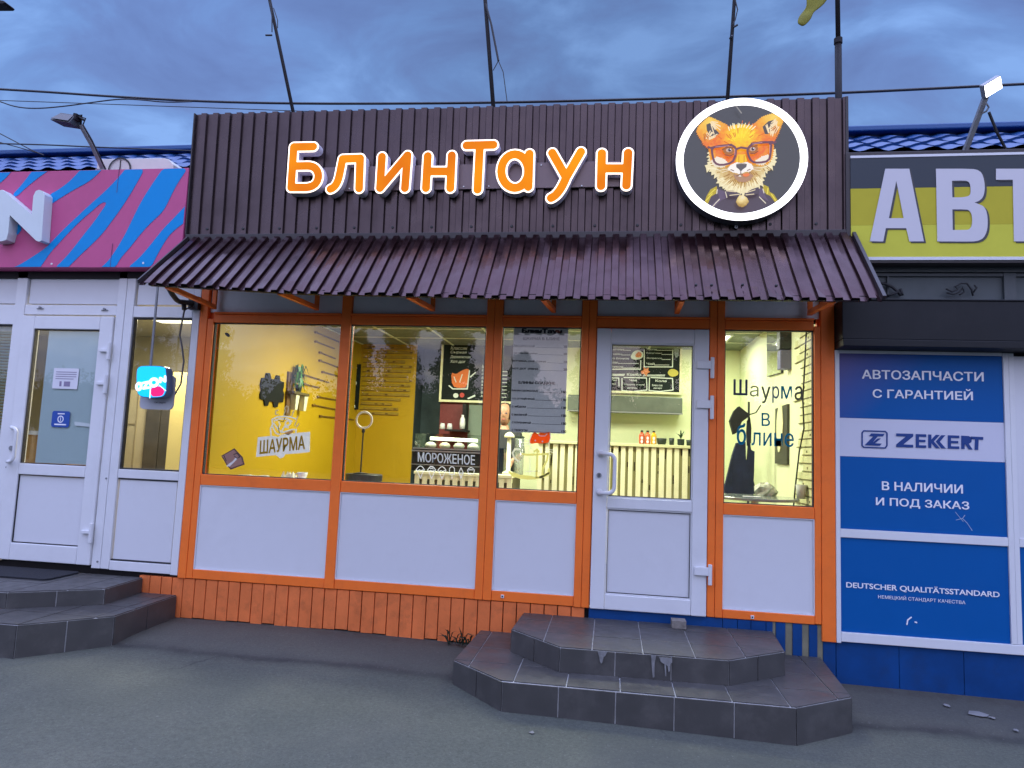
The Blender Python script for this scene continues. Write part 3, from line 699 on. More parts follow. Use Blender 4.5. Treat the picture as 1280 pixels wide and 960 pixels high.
# room inside the left shop
beige = mat('beige_wall', (.50,.44,.30), .6, var=.05, vscale=1.2)
q = MB(); q.box(-8, -3.345, 2.4, 2.46, .5, 2.9); q.box(-8, -7.95, .08, 2.4, .5, 2.9); obj('back_wall', q, beige, left)
q = MB(); q.box(-3.345-.055, -3.345-.002, .075, 2.4, .5, 2.9); obj('side_wall', q, beige, left)
q = MB(); q.box(-8, -3.4, .075, 2.4, 2.80, 2.88); obj('ceiling', q, mat('left_ceiling', (.55,.52,.42), .7, var=.05), left)
q = MB(); q.box(-8, -3.4, .075, 2.4, .42, .5); obj('floor_slab', q, mat('left_floor', (.3,.25,.18), .5), left)
q = MB(); q.box(-8, -3.36, .055, .10, -.1, .545); obj('plinth', q, M['darksteel'], left)
q = MB(); q.box(-8.05, -3.50, .05, 2.6, 3.40, 3.46); q.box(-8.05, -3.36, 2.47, 2.6, .2, 3.9); q.box(-8.05,-8.0,.05,2.47,.2,3.9); obj('roof_slab', q, M['darksteel'], left)
for k in range(3): pass
cl_ = thing('ceiling_light', 'lit ceiling panel inside the left shop, seen at the top of its side window', 'ceiling light', (-4.35, 1.2, 2.79))
q = MB(); q.box(-4.65, -4.05, 1.05, 1.35, 2.775, 2.798); obj('diffuser', q, emit('led_left', (1, .93, .72), 2.0), cl_)
l = bpy.data.lights.new('panel_light', 'AREA'); l.shape = 'SQUARE'; l.size = .5; l.energy = 60; l.color = (1, .90, .66)
lo_ = bpy.data.objects.new('panel_light', l); COL.objects.link(lo_); lo_.parent = cl_; lo_.location = (0, 0, -.025)
# furniture glimpsed through the side window
def inb(name, px0, py0, px1, py1, y, dep, m, lab, cat, bev=.004, zbot=None):
    a, b = Yp(px0, py0, y), Yp(px1, py1, y); q = MB(); q.box(a[0], b[0], y, y+dep, b[2] if zbot is None else zbot, a[2])
    o = obj(name, q, m, None, bevel=bev); return tag(o, lab, cat)
cab = thing('cabinet', 'tall dark cabinet inside the left shop behind the hanging square sign', 'cabinet', (-3.62, 1.7, .5))
a, b = Yp(188, 463, 1.7), Yp(215, 588, 1.7)
q = MB(); q.box(a[0], b[0], 1.7, 2.1, .5, a[2]); obj('body', q, mat('dark_laminate', (.045,.04,.036), .4, var=.2), cab, bevel=.004)
q = MB(); q.box(a[0]+.01, (a[0]+b[0])/2-.004, 1.685, 1.699, .55, a[2]-.02); q.box((a[0]+b[0])/2+.004, b[0]-.01, 1.685, 1.699, .55, a[2]-.02); obj('door', q, mat('dark_laminate_door', (.07,.062,.055), .3, var=.2), cab, bevel=.003)
# strip beside the cabinet, its yellow light put into the colour
a, b = Yp(217, 465, 1.4), Yp(248, 588, 1.4)
q = MB(); q.box(a[0], -3.402, 1.4, 1.46, .5, a[2]); obj('partition', q, mat('yellow_lit_partition', (.80,.66,.28), .5), left)
q = MB(); q.box(-5.6, float(Yp(187, 520, 1.72)[0]), 1.72, 1.76, .5, 2.10); obj('partition', q, mat('beige_partition', (.44,.38,.26), .6, var=.06), left)
q = MB(); x_ = float(Yp(171, 520, 1.715)[0]); q.box(x_-.006, x_+.006, 1.712, 1.7195, .5, 2.10); q.box(-5.6, x_-.007, 1.712, 1.7195, 1.72, 1.732); obj('partition_seam', q, mat('beige_seam', (.30,.25,.16), .6), left)
a, b = Yp(36, 537, 1.0), Yp(50, 580, 1.0)
desk = thing('counter', 'wooden counter inside the left shop, seen beside the frosted film on the door', 'counter', (-5.6, 1, .5))
q = MB(); q.box(-6.4, -5.30, 1.0, 1.5, .5, a[2]-.05); obj('body', q, mat('oak', (.42,.24,.07), .45, var=.15), desk)
q = MB(); q.box(-6.45, -5.27, .97, 1.53, a[2]-.049, a[2]-.01); obj('top', q, M['panel'], desk)
bl = thing('window_blind', 'pale horizontal slat blind behind the glass left of the white shop door', 'blind', (-5.5, .1, 2.48))
q = MB()
for k in range(42): q.obox((-5.5, .095, 2.44-.026*k), (.425, 0, 0), (0, .011, -.006), (0, .0004, .0006))
o = obj('slat', q, mat('blind_slat', (.42,.50,.55), .5), bl); q = MB(); q.box(-5.93, -5.07, .075, .115, 2.452, 2.49); obj('head_rail', q, M['white'], bl)

# notices on the door
def sheet(name, px0, py0, px1, py1, y, m, lab, cat, r=None, th=.002):
    a, b = Yp(px0, py0, y), Yp(px1, py1, y); x0, x1, z0, z1 = a[0], b[0], b[2], a[2]
    q = MB()
    if r: q.prism_xz(rrect(x0, x1, z0, z1, r), y-th, y)
    else: q.box(x0, x1, y-th, y, z0, z1)
    o = obj(name, q, m); tag(o, lab, cat); return o, (x0, x1, z0, z1)
paper = mat('paper', (.72,.72,.78), .7); ink = mat('ink', (.05,.04,.07), .7); white_ink = mat('white_print', (.85,.85,.9), .5)
pn, (x0, x1, z0, z1) = sheet('notice', 68, 460, 96.5, 486.5, .0155, paper, 'small white printed notice stuck on the glass of the white shop door', 'notice')
q = MB(); W_ = x1-x0; H_ = z1-z0
for k in range(4): q.box(x0+W_*.1, x0+W_*(.92-.1*(k == 3)), .0118, .0135, z1-H_*(.2+.11*k), z1-H_*(.17+.11*k))
q.box(x0+W_*.28, x0+W_*.36, .0118, .0135, z0+H_*.12, z0+H_*.36); q.box(x0+W_*.46, x0+W_*.70, .0118, .0135, z0+H_*.12, z0+H_*.36)
obj('print', q, mat('faded_ink', (.26,.22,.34), .7), pn)
bs, (x0, x1, z0, z1) = sheet('sticker', 66, 513.5, 86, 534.5, .0155, mat('blue_sticker', (.012,.07,.36), .35), 'rounded blue square sticker on the white shop door, below the paper notice', 'sticker', r=.018)
q = MB(); W_ = x1-x0; H_ = z1-z0; q.box(x0+W_*.32, x0+W_*.70, .0118, .0135, z1-H_*.2, z1-H_*.13); q.box(x0+W_*.18, x0+W_*.84, .0118, .0135, z0+H_*.13, z0+H_*.21)
q.frame2d(curve_fill(sdf_loops([('cap', arc((x0+x1)/2, (z0+z1)/2, W_*.15, H_*.19, 0, 360, 20), .004), ('cap', [((x0+x1)/2, (z0+z1)/2-H_*.1), ((x0+x1)/2, (z0+z1)/2+H_*.1)], .003)], .002), .001), (0, .0135, 0))
obj('print', q, white_ink, bs)
q = MB(); q.prism_xz([xz(93, 527, .0155), xz(117, 530, .0155), xz(117, 534, .0155), xz(94, 532, .0155)], .0135, .0155)
tag(obj('tape_strip', q, mat('clear_tape', (.55,.62,.62), .15)), 'strip of clear tape on the frosted door glass beside the blue sticker', 'tape')

# ---- striped sign board over the left shop, with one big white letter in view
SY = -.13
sign = thing('sign_board', 'pink sign board with wavy blue stripes over the left shop', 'sign', (-5.5, SY, 2.9))
zt = 3.79; zb = 2.958; xr = -3.464
q = MB(); q.box(-8.0, xr, SY, .0, zb, zt); obj('board', q, mat('pink_film', (.55,.105,.255), .5, spec=.2, var=.04, vscale=2, dirt=.1), sign, bevel=.003)
def sp_(x, y): return xz(x/4.923, 190+y/4.923, SY)      # outlines noted on an enlarged view of the board
stripes = [
 [(1010,95),(1160,95),(1115,160),(1075,225),(1030,320),(1000,372),(920,445),(860,512),(800,590),(745,650),(705,722),(608,722),(660,680),(700,625),(745,555),(790,470),(830,385),(870,305),(930,210),(970,150)],
 [(1185,300),(1185,395),(1150,425),(1090,468),(1040,515),(1005,570),(965,640),(925,722),(775,722),(850,660),(905,600),(960,530),(1010,468),(1060,418),(1110,365),(1150,325)],
 [(780,95),(895,95),(850,180),(800,265),(745,350),(690,425),(630,505),(565,570),(500,630),(450,680),(410,722),(330,722),(400,655),(455,590),(520,505),(580,430),(625,365),(655,322),(650,308),(622,315),(560,370),(500,420),(430,490),(365,560),(310,620),(270,680),(240,722),(65,722),(130,690),(210,640),(285,590),(350,520),(420,450),(490,385),(560,320),(640,250),(700,190),(745,140)],
 [(508,95),(640,95),(600,140),(545,185),(480,220),(410,260),(340,305),(305,330),(305,262),(350,240),(420,190),(470,140)],
 [(215,95),(330,95),(270,135),(210,180),(150,230),(100,280),(78,262),(120,220),(160,170)],
 [(-200,95),(85,95),(50,150),(0,192),(-60,250),(-150,330),(-260,420),(-330,420)],
 [(-330,722),(-330,640),(-150,600),(40,560),(160,470),(60,415),(-50,430),(-260,520),(-420,600),(-420,722)],
]
bluef = mat('blue_film', (.0005,.27,.66), .5, spec=.2, var=.04, vscale=2, dirt=.1)
for s_ in stripes:
    lp = [sp_(*p) for p in s_]
    # smooth the outline a little
    for _ in range(2):
        new = []
        for i in range(len(lp)):
            a, b = lp[i], lp[(i+1) % len(lp)]
            new += [(a[0]*.75+b[0]*.25, a[1]*.75+b[1]*.25), (a[0]*.25+b[0]*.75, a[1]*.25+b[1]*.75)]
        lp = new
    lp = [(min(max(x, -7.99), xr-.004), min(max(z, zb+.004), zt-.004)) for x, z in lp]
    q = MB(); q.frame2d(curve_fill([lp], .002), (0, SY-.001, 0)); obj('stripe', q, bluef, sign)
q = MB(); x = Yp(139.5, 320, SY)[0]; q.box(x-.002, x+.002, SY-.0045, SY-.0035, zb, zb+.20); x2 = Yp(149, 215, SY)[0]; q.box(x2-.002, x2+.002, SY-.0045, SY-.0035, zt-.2, zt); obj('seam', q, mat('seam', (.12,.04,.12), .6), sign)
q = MB()
for px, py in ((65, 330), (179.5, 329)):
    c = Yp(px, py, SY); q.lathe((c[0], SY, c[2]), [(.009, -.006), (.009, 0)], 8, 'y')
obj('screw', q, M['white'], sign)
LYf = SY-.085
def ln(x, y): return xz(x/4.923, 190+y/4.923, LYf)
prim = [('cap', [ln(14,527), ln(14, 285)], .030), ('cap', [ln(240,260), ln(240,525)], .030), ('poly', [ln(-14,262), ln(20,232), ln(265,520), ln(230,555)])]
prim = [('poly', [ln(-24,240), ln(15,232), ln(195,385), ln(205,270), ln(220,240), ln(240,232), ln(262,240), ln(275,262), ln(255,545), ln(240,552), ln(222,545), ln(60,388), ln(50,500), ln(38,540), ln(10,548), ln(-40,552)])]
lp = sdf_loops(prim, .004)
q = MB(); q.frame2d(curve_fill(lp, .082), (0, SY-.003, 0)); obj('letter', q, [mat('letter_white', (.62,.70,.72), .4, var=.03)], sign, bevel=.006)

# hanging square sign, lit, in front of the side window
HY = -.16
hs = thing('hanging_sign', 'glowing rounded square cyan and magenta sign hanging by a rod under the eaves', 'sign', (float(Yp(191,478,HY)[0]), HY, float(Yp(191,478,HY)[2])))
def hpt(x, y): return xz(140+x/12.8, 440+y/12.8, HY)
body = [hpt(*p) for p in ((420,235),(500,215),(760,220),(840,235),(875,270),(880,600),(855,690),(790,735),(560,735),(440,710),(395,640),(390,300))]
def rnd_poly(lp, it=2):
    for _ in range(it):
        new = []
        for i in range(len(lp)):
            a, b = lp[i], lp[(i+1) % len(lp)]; new += [(a[0]*.75+b[0]*.25, a[1]*.75+b[1]*.25), (a[0]*.25+b[0]*.75, a[1]*.25+b[1]*.75)]
        lp = new
    return lp
body = rnd_poly(body)
q = MB(); q.prism_xz(body, HY, HY+.075); obj('case', q, mat('sign_case', (.05,.10,.24), .35), hs, bevel=.004)
q = MB(); cx_, cz_ = np.mean(body, 0); q.prism_xz([(cx_+(x-cx_)*.96, cz_+(z-cz_)*.96) for x, z in body], HY-.004, HY-.0005); obj('face', q, emit('cyan_glow', (.0,.48,.95), 1.0), hs)
mg = rnd_poly([hpt(*p) for p in ((632,560),(760,540),(850,610),(825,690),(760,712),(628,712))], 1)
q = MB(); q.frame2d(curve_fill([mg], .002), (0, HY-.0045, 0)); obj('magenta_face', q, emit('magenta_glow', (.80,.006,.13), 1.0), hs)
wl2 = emit('white_glow', (.9,.95,1), 1.0)
q = MB(); q.frame2d(curve_fill(sdf_loops([('cap', [hpt(612,735), hpt(622,560)], .004), ('cap', [hpt(760,530), hpt(868,620)], .003)], .0015), .0015), (0, HY-.0045, 0)); obj('divider', q, wl2, hs)
pr = [('cap', arc(*hpt(440,553), .020, .026, 0, 360, 18), .011)]
a = hpt; pr += [('cap', [a(500,500), a(590,480), a(515,585), a(600,570)], .009)]
pr2 = [('cap', arc(*hpt(680,490), .032, .028, 0, 360, 20), .012)]
pr3 = [('cap', [a(785,480), a(782,420), a(862,470), a(860,395)], .010)]
for p_ in (pr, pr2, pr3):
    q = MB(); q.frame2d(curve_fill(sdf_loops(p_, .002), .002), (0, HY-.0070, 0)); obj('letter', q, wl2, hs)
q = MB(); q.tube([(float(Yp(185,456,HY)[0]), HY+.037, float(Yp(185,458,HY)[2])), (float(Yp(194,352,HY)[0]), HY+.037, 2.94)], .008, 8); obj('rod', q, M['greysteel'], hs)
# grey round-cornered sign behind it
hp = thing('hanging_sign', 'grey rounded notice plate with small print hanging behind the glowing square sign', 'sign', (float(Yp(197,505,-.05)[0]), -.05, float(Yp(197,505,-.05)[2])))
a, b = Yp(178, 468, -.06), Yp(215.5, 512.5, -.06); q = MB(); q.prism_xz(rrect(a[0], b[0], b[2], a[2], .04), -.06, -.045); obj('plate', q, mat('plate_grey', (.45,.47,.52), .5), hp)
q = MB(); text_px(q, 'пункт выдачи', (193, 502), (207, 505), -.06); obj('print', q, ink, hp)
q = MB(); q.tube([(a[0]+.05, -.05, a[2]-.02), (a[0]+.05, -.05, 2.94)], .004, 6); obj('rod', q, M['greysteel'], hp)

# wall bracket with cable, fixed to the orange corner post
br = thing('cable_bracket', 'black bent pipe bracket with a drooping cable at the left orange post', 'bracket', (-3.34, -.05, 2.64))
def b6(x, y, yy): p = Yp(140+x/9.14, 350+y/9.14, yy); return tuple(p)
q = MB(); q.tube([b6(650,95,-.34), b6(690,165,-.28), b6(735,225,-.2), b6(770,248,-.14), b6(850,258,-.08), b6(925,262,-.04)], .020, 10); q.tube([b6(818,262,-.10), b6(825,340,-.10)], .018, 10)
p = b6(945, 265, -.02); q.box(p[0]-.04, p[0]+.045, -.045, -.003, p[2]-.055, p[2]+.05)
obj('pipe', q, M['black'], br, smooth=False)
q = MB(); q.tube([b6(828,345,-.10), b6(805,450,-.07), b6(775,630,-.05), b6(800,760,-.04), b6(820,930,-.035), tuple(Yp(226,480,-.035)), tuple(Yp(219,492,-.04)), tuple(Yp(214,498,-.05))], .007, 6); q.tube([b6(830,345,-.10), b6(870,320,-.07), b6(930,300,-.04)], .006, 6); obj('cable', q, mat('grey_cable', (.10,.10,.11), .6), br, smooth=True)

# ================================================================== right shop (blue panels, yellow sign)
right = thing('shop_building', 'right shop with blue advertising panels in white frames under a black roller shutter box', 'building', (2.6, 0, 0.1))
fm = MB(); xa, xb = 1.576, 2.632
fm.box(1.5465, xa, -.003, .05, .395, 2.40); fm.box(xb, 2.665, 0, .05, .47, 2.40); fm.box(2.667, 2.700, .003, .05, .47, 2.40)
fm.box(xa+.001, 4.5, -.002, .05, .405, .468); fm.box(xa+.001, xb-.001, 0, .05, 1.100, 1.158); fm.box(2.701, 4.5, .002, .05, 1.10, 1.158); fm.box(xa+.001, xb-.001, .004, .05, 2.380, 2.402)
rfr = obj('facade_frame', fm, M['white'], right, bevel=.003)
BY = .012
nb = bpy.data.materials.new('blue_gradient_film'); nb.use_nodes = True; t = nb.node_tree; b = t.nodes['Principled BSDF']; b.inputs['Roughness'].default_value = .45; b.inputs['Specular IOR Level'].default_value = .2
# the printed film itself fades from violet to blue
tc = N(t, 'ShaderNodeTexCoord').outputs['Object']; s3 = N(t, 'ShaderNodeSeparateXYZ'); t.links.new(tc, s3.inputs[0])
fx = N(t, 'ShaderNodeMapRange'); t.links.new(s3.outputs[0], fx.inputs[0]); fx.inputs[1].default_value = xa-2.6; fx.inputs[2].default_value = xb-2.6
fz = N(t, 'ShaderNodeMapRange'); t.links.new(s3.outputs[2], fz.inputs[0]); fz.inputs[1].default_value = 1.85; fz.inputs[2].default_value = 2.3
gr = math_n(t, 'SUBTRACT', math_n(t, 'ADD', fx.outputs[0], .12), math_n(t, 'MULTIPLY', math_n(t, 'SUBTRACT', fz.outputs[0], .75), .1))
gr = math_n(t, 'ADD', gr, math_n(t, 'MULTIPLY', math_n(t, 'SUBTRACT', 1.0, fz.outputs[0], True), .32))
t.links.new(ramp_n(t, gr, [(.10, (.135,.110,.27)), (.40, (.055,.095,.32)), (.72, (.001,.095,.345))]), b.inputs['Base Color'])
blue = mat('blue_film_print', (.0005,.095,.345), .45, var=.03, dirt=.06, spec=.2)
zA, zB, zC = float(Yp(1150, 525, BY)[2]), float(Yp(1150, 574, BY)[2]), 1.158
for nm, z0, z1, mm in (('gradient_panel', zA, 2.379, nb), ('white_panel', zB+.0015, zA-.0015, mat('lilac_white_film', (.62,.63,.74), .32)), ('blue_panel', 1.159, zB, blue), ('lower_blue_panel', .469, 1.099, blue)):
    q = MB(); q.box(xa+.0015, xb-.0015, BY, .045, z0, z1); po = obj(nm, q, mm, right)
    q = MB()
    if nm == 'gradient_panel':
        text_px(q, 'АВТОЗАПЧАСТИ', (1077, 462), (1229.5, 477), BY, .022); obj('lettering', q, white_ink, po); q = MB(); text_px(q, 'С ГАРАНТИЕЙ', (1090.5, 483.5), (1216, 500.5), BY, .022)
    elif nm == 'blue_panel':
        text_px(q, 'В НАЛИЧИИ', (1102, 601.5), (1203.5, 617), BY, .022); obj('lettering', q, white_ink, po); q = MB(); text_px(q, 'И ПОД ЗАКАЗ', (1094.5, 621.5), (1211.5, 639), BY, .022)
    elif nm == 'lower_blue_panel':
        text_px(q, 'DEUTSCHER QUALITÄTSSTANDARD', (1057.5, 726), (1249.5, 748), BY, .022); obj('lettering', q, white_ink, po); q = MB(); text_px(q, 'НЕМЕЦКИЙ СТАНДАРТ КАЧЕСТВА', (1097.5, 742.5), (1206.5, 756), BY, .004); obj('lettering', q, white_ink, po); q = MB()
        c0 = [xz(1133.5, 780.5, BY), xz(1134.5, 775, BY), xz(1139, 771.5, BY)]
        q.frame2d(curve_fill(sdf_loops([('cap', c0, .004), ('cap', [xz(1144, 777.5, BY), xz(1145.5, 778, BY)], .005)], .002), .0012), (0, BY-.0012, 0))
    else:
        def zk(x, y): return xz(1120+x/8, 480+y/8, BY)
        def poly(pts): q.frame2d(curve_fill([[zk(*p) for p in pts]], .002), (0, BY-.002, 0))
        # letters Z E K K E R T drawn as heavy strokes with straight ends
        def blk(pts): poly(pts)
        Zl = lambda x, y: (x*2-1280+0, y)   # unused scale helper
        def zz(x, y): return ((960+x/4-1120)*8, (480+y/4-480)*8)
        P_ = lambda L: poly([zz(*p) for p in L])
        P_([(640,247),(725,249),(725,262),(676,302),(725,304),(725,318),(640,315),(640,302),(688,263),(640,261)])
        P_([(738,250),(790,252),(790,265),(754,264),(754,278),(786,279),(786,291),(754,290),(754,306),(790,307),(790,320),(738,318)])
        P_([(800,252),(816,253),(816,278),(838,254),(858,255),(828,287),(858,322),(838,321),(816,296),(816,320),(800,319)])
        P_([(865,256),(886,256),(858,288),(888,323),(866,322),(838,288)])
        P_([(898,256),(955,258),(955,271),(914,270),(914,284),(950,285),(950,297),(914,296),(914,311),(955,312),(955,325),(898,323)])
        P_([(965,258),(1003,260),(1018,270),(1016,290),(1003,299),(1022,328),(1002,327),(986,302),(982,302),(982,325),(965,325)])
        P_([(1012,262),(1075,265),(1075,279),(1052,278),(1050,330),(1032,329),(1034,277),(1012,276)])
        q.frame2d(curve_fill(sdf_loops([('cap', [zk(*zz(*p)) for p in ((478,234),(585,237),(594,245),(594,308),(585,320),(478,316),(470,308),(470,244),(478,234))], .0045)], .002), .002), (0, BY-.002, 0))
        P_([(515,247),(582,249),(574,262),(548,262),(510,307),(482,306),(526,262),(505,261)])
        P_([(548,272),(564,272),(534,296),(568,298),(558,309),(505,307)])
    if q.v: obj('lettering', q, mat('dark_blue_print', (.006,.045,.22), .4) if nm == 'white_panel' else white_ink, po)
q = MB(); q.frame2d(curve_fill(sdf_loops([('cap', [xz(1195,650,BY), xz(1203,648,BY), xz(1209,654,BY), xz(1215,663,BY)], .0018), ('cap', [xz(1203,648,BY), xz(1206,644,BY)], .0018), ('cap', [xz(1204,652,BY), xz(1194,640,BY)], .0015)], .0012), .001), (0, BY-.001, 0))
obj('scratch', q, mat('scratch', (.35,.45,.62), .5), right)
# next bay: blue panels carry on
q = MB(); q.box(2.7015, 4.5, BY, .045, .469, 1.099); obj('blue_panel', q, blue, right)
q = MB(); q.box(2.7015, 4.5, BY, .045, 1.159, 2.379); obj('pale_panel', q, M['panel'], right)
q = MB(); q.box(1.548, 4.5, .052, .09, -.1, .404); 
bp_ = MB(); x = 1.550
while x < 4.5: bp_.box(x, min(4.5, x+.397), .020, .05, gz(x,0)+.005, .404); x += .40
obj('plinth', q, M['darksteel'], right); obj('plinth_cladding', bp_, M['blue_plank'], right, bevel=.002)
# roller shutter box
SBY = -.16
q = MB(); zt_ = float(Yp(1150, 376, SBY)[2]); zb_ = 2.404
q.box(1.548, 4.5, SBY, .05, zb_+.05, zt_); q.box(1.548, 4.5, SBY-.012, .04, zb_+.0, zb_+.048); q.box(1.548, 4.5, SBY-.006, .04, zt_+.001, zt_+.012)
obj('shutter_box', q, mat('black_shutter', (.009,.010,.013), .55, spec=.3, var=.15, dirt=.1), right, bevel=.004)
# recessed strip above the shutter
gy = mat('slate_panel', (.085,.105,.115), .55, var=.1, dirt=.3)
q = MB(); q.box(1.548, 4.5, .02, .05, 2.72, 3.1); obj('header_panel', q, gy, right)
q = MB(); c = float(Yp(1255, 360, .0)[0]); q.box(1.548, c-.001, .0, .02, 2.935, 2.955); q.box(c, c+.075, -.004, .02, 2.72, 3.0); q.box(1.9, 1.912, .0, .02, 2.72, 2.934); q.box(c+.076, 4.5, 0, .02, 2.935, 2.955); q.box(1.548, 4.5, -.02, .02, 2.960, 2.995); obj('header_rail', q, mat('slate_rail', (.075,.088,.096), .5), right)
def k8(x, y): return tuple(Yp(1040+x/5.333, 300+y/5.333, -.02))
tag(obj('cable_loop', MB().tube([k8(250,298), k8(300,287), k8(350,290), k8(400,312), k8(440,345), k8(460,372)], .010, 6).tube([k8(440,345), k8(400,362), k8(370,372)], .009, 6).tube([k8(455,325), k8(470,370)], .010, 6), M['cable'], smooth=True), 'black cable looping over the shutter box beside the awning end', 'cable')
tag(obj('cable_coil', MB().tube([k8(760,325), k8(800,345), k8(840,330), k8(820,312), k8(860,290), k8(900,290), k8(930,330), k8(940,372)], .006, 6).tube([k8(765,352), k8(810,362), k8(850,345), k8(870,320), k8(880,350), k8(850,365)], .006, 6).tube([k8(950,300), k8(965,320), k8(940,350)], .006, 6), M['cable'], smooth=True), 'tangled grey wires lying in the recess above the shutter box', 'cable')
q = MB(); q.box(1.62, 4.5, .05, 2.6, 3.40, 3.46); q.box(1.62, 4.5, 2.5, 2.6, .2, 3.9); q.box(1.55, 4.5, .052, .1, .405, 3.75); q.box(4.45,4.5,.1,2.5,.2,3.9); obj('wall', q, M['darksteel'], right)
# yellow sign
RY = -.135
ys_ = thing('sign_board', 'yellow and dark grey sign board with tall white letters over the right shop', 'sign', (2.6, RY, 3.0))
x0 = 1.617; zt = float(Yp(1150, 194, RY)[2]); zb = float(Yp(1150, 325, RY)[2])
q = MB(); q.box(x0-.03, 4.5, RY+.006, .0, zb-.02, zt+.035); obj('box', q, M['trim'], ys_, bevel=.004)
zm = float(Yp(1150, 234.5, RY)[2]); zm2 = float(Yp(1150, 281, RY)[2])
for nm, z0, z1, mm in (('dark_face', zm, zt-.012, mat('charcoal_film', (.045,.055,.068), .5, spec=.25)), ('ochre_face', zm2, zm, mat('ochre_film', (.50,.44,.045), .6, spec=.1, var=.04)), ('yellow_face', zb+.022, zm2, mat('lime_yellow_film', (.60,.585,.07), .6, spec=.1, var=.04))):
    q = MB(); q.box(x0, 4.5, RY, RY+.006, z0+.0005, z1-.0005); obj(nm, q, mm, ys_)
q = MB(); q.box(x0, 4.5, RY-.003, RY+.006, zt-.0115, zt+.006); q.box(x0, 4.5, RY-.003, RY+.006, zb, zb+.0215); obj('edge_strip', q, M['panel'], ys_)
def av(x, y): return xz(960+x/4, y, RY)
def y4(v): return v/4          # first enlarged view starts at row 0
def y5(v): return 240+v/4      # second starts at row 240
A_ = [[av(585,y4(845)), av(705,y4(845)), av(778,y5(248)), av(705,y5(248)), av(690,y5(182)), av(588,y5(182)), av(575,y5(248)), av(508,y5(248))], [av(640,y4(905)), av(677,y5(132)), av(603,y5(132))]]
def chaik(P, it=2):
    for _ in range(it):
        Q = [P[0]]
        for a, b in zip(P, P[1:]): Q += [(a[0]*.75+b[0]*.25, a[1]*.75+b[1]*.25), (a[0]*.25+b[0]*.75, a[1]*.25+b[1]*.75)]
        P = Q+[P[-1]]
    return P
B_ = [[av(838,y4(845))]+chaik([av(970,y4(845)), av(1062,y4(848)), av(1083,y4(915)), av(1080,y5(15)), av(1062,y5(42)), av(1030,y5(55))])+chaik([av(1040,y5(57)), av(1084,y5(75)), av(1098,y5(130)), av(1094,y5(205)), av(1060,y5(248)), av(970,y5(249))])+[av(845,y5(248))],
      [av(918,y4(905))]+chaik([av(960,y4(904)), av(1005,y4(906)), av(1013,y4(950)), av(1008,y5(22)), av(965,y5(28))])+[av(920,y5(28))],
      [av(920,y5(88))]+chaik([av(965,y5(88)), av(1010,y5(90)), av(1022,y5(140)), av(1012,y5(190)), av(965,y5(191))])+[av(922,y5(191))]]
T_ = [[av(1138,y4(845)), av(1480,y4(845)), av(1480,y4(900)), av(1345,y4(900)), av(1345,y5(248)), av(1228,y5(248)), av(1222,y4(900)), av(1138,y4(900))]]
for L in (A_, B_, T_):
    q = MB(); q.frame2d(curve_fill([[(x+.014, z-.010) for x, z in lp] for lp in L], .0015), (0, RY-.0015, 0)); sh = obj('letter_shadow', q, mat('charcoal_print', (.035,.036,.045), .4), ys_)
    q = MB(); q.frame2d(curve_fill(L, .0015), (0, RY-.0035, 0)); obj('letter', q, mat('letter_film', (.60,.585,.63), .5, spec=.3), ys_)

# ================================================================== blue metal-tile roofs of the side shops
def tile_roof(x0, x1, parent, yb=.33, zb=4.0, yr=1.2, zr=4.53):
    q = MB(); P = .21; nx = int((x1-x0)/P*6); L = math.hypot(yr-yb, zr-zb); ns = 4
    rows = []
    for k in range(ns):
        for e in (0.0, 1.0): rows.append(((k+e)/ns, .018*(1-e)))
    V = []
    for (t_, off) in rows:
        for i in range(nx+1):
            x = x0+(x1-x0)*i/nx; h = off+.013*math.sin(2*math.pi*x/P)
            V.append((x, yb+(yr-yb)*t_-h*.5, zb+(zr-zb)*t_+h*.85))
    m = nx+1
    q.add(V, [(r_*m+i, r_*m+i+1, (r_+1)*m+i+1, (r_+1)*m+i) for r_ in range(len(rows)-1) for i in range(nx)])
    q.add([(x0,yb,zb-.03),(x1,yb,zb-.03),(x1,yr+1.2,zr-.8),(x0,yr+1.2,zr-.8),(x0,yr,zr-.03),(x1,yr,zr-.03)], [(0,1,5,4),(4,5,2,3)])
    r_ = obj('roof', q, mat('blue_metal_tile', (.008,.060,.21), .45, var=.1, dirt=.2), parent, smooth=False)
    q = MB(); q.bar((x0, yr-.02, zr+.025), (x1, yr-.02, zr+.025), .20, .05); obj('ridge_cap', q, mat('blue_ridge', (.015,.085,.26), .45), r_, bevel=.01)
tile_roof(1.625, 4.5, right); tile_roof(-8.0, -3.49, left)
q = MB(); q.box(-8.0, -3.49, .0, .05, 2.9, 3.78); obj('parapet', q, M['darksteel'], left)

# ================================================================== glowing letters БлинТаун
LY = FY-.080
sgn = thing('letter_sign', 'glowing orange letters with white edges on the dark corrugated fascia', 'sign', (-.95, FY, 3.75))
m_face = emit('orange_glow', (1.0, .20, .0), 1.0, base=(.12,.03,.0), var=.3, vscale=2.2, bright=(1.0, .33, .0)); m_face.node_tree.nodes['Principled BSDF'].inputs['Specular IOR Level'].default_value = .1
m_rim = emit('white_rim_glow', (1.0, .82, .62), 1.7, base=(.9,.9,.9))
m_ret = mat('white_return', (.82,.76,.86), .4)
def c1(x, y): return xz(340+x/5.333, 150+y/5.333, LY)
def c2(x, y): return xz(570+x/5.333, 150+y/5.333, LY)
def bez(p0, p1, p2, n=8): return [((1-t)**2*p0[0]+2*t*(1-t)*p1[0]+t*t*p2[0], (1-t)**2*p0[1]+2*t*(1-t)*p1[1]+t*t*p2[1]) for t in [k/n for k in range(n+1)]]
def M1(L): return [c1(*p) for p in L]
def M2(L): return [c2(*p) for p in L]
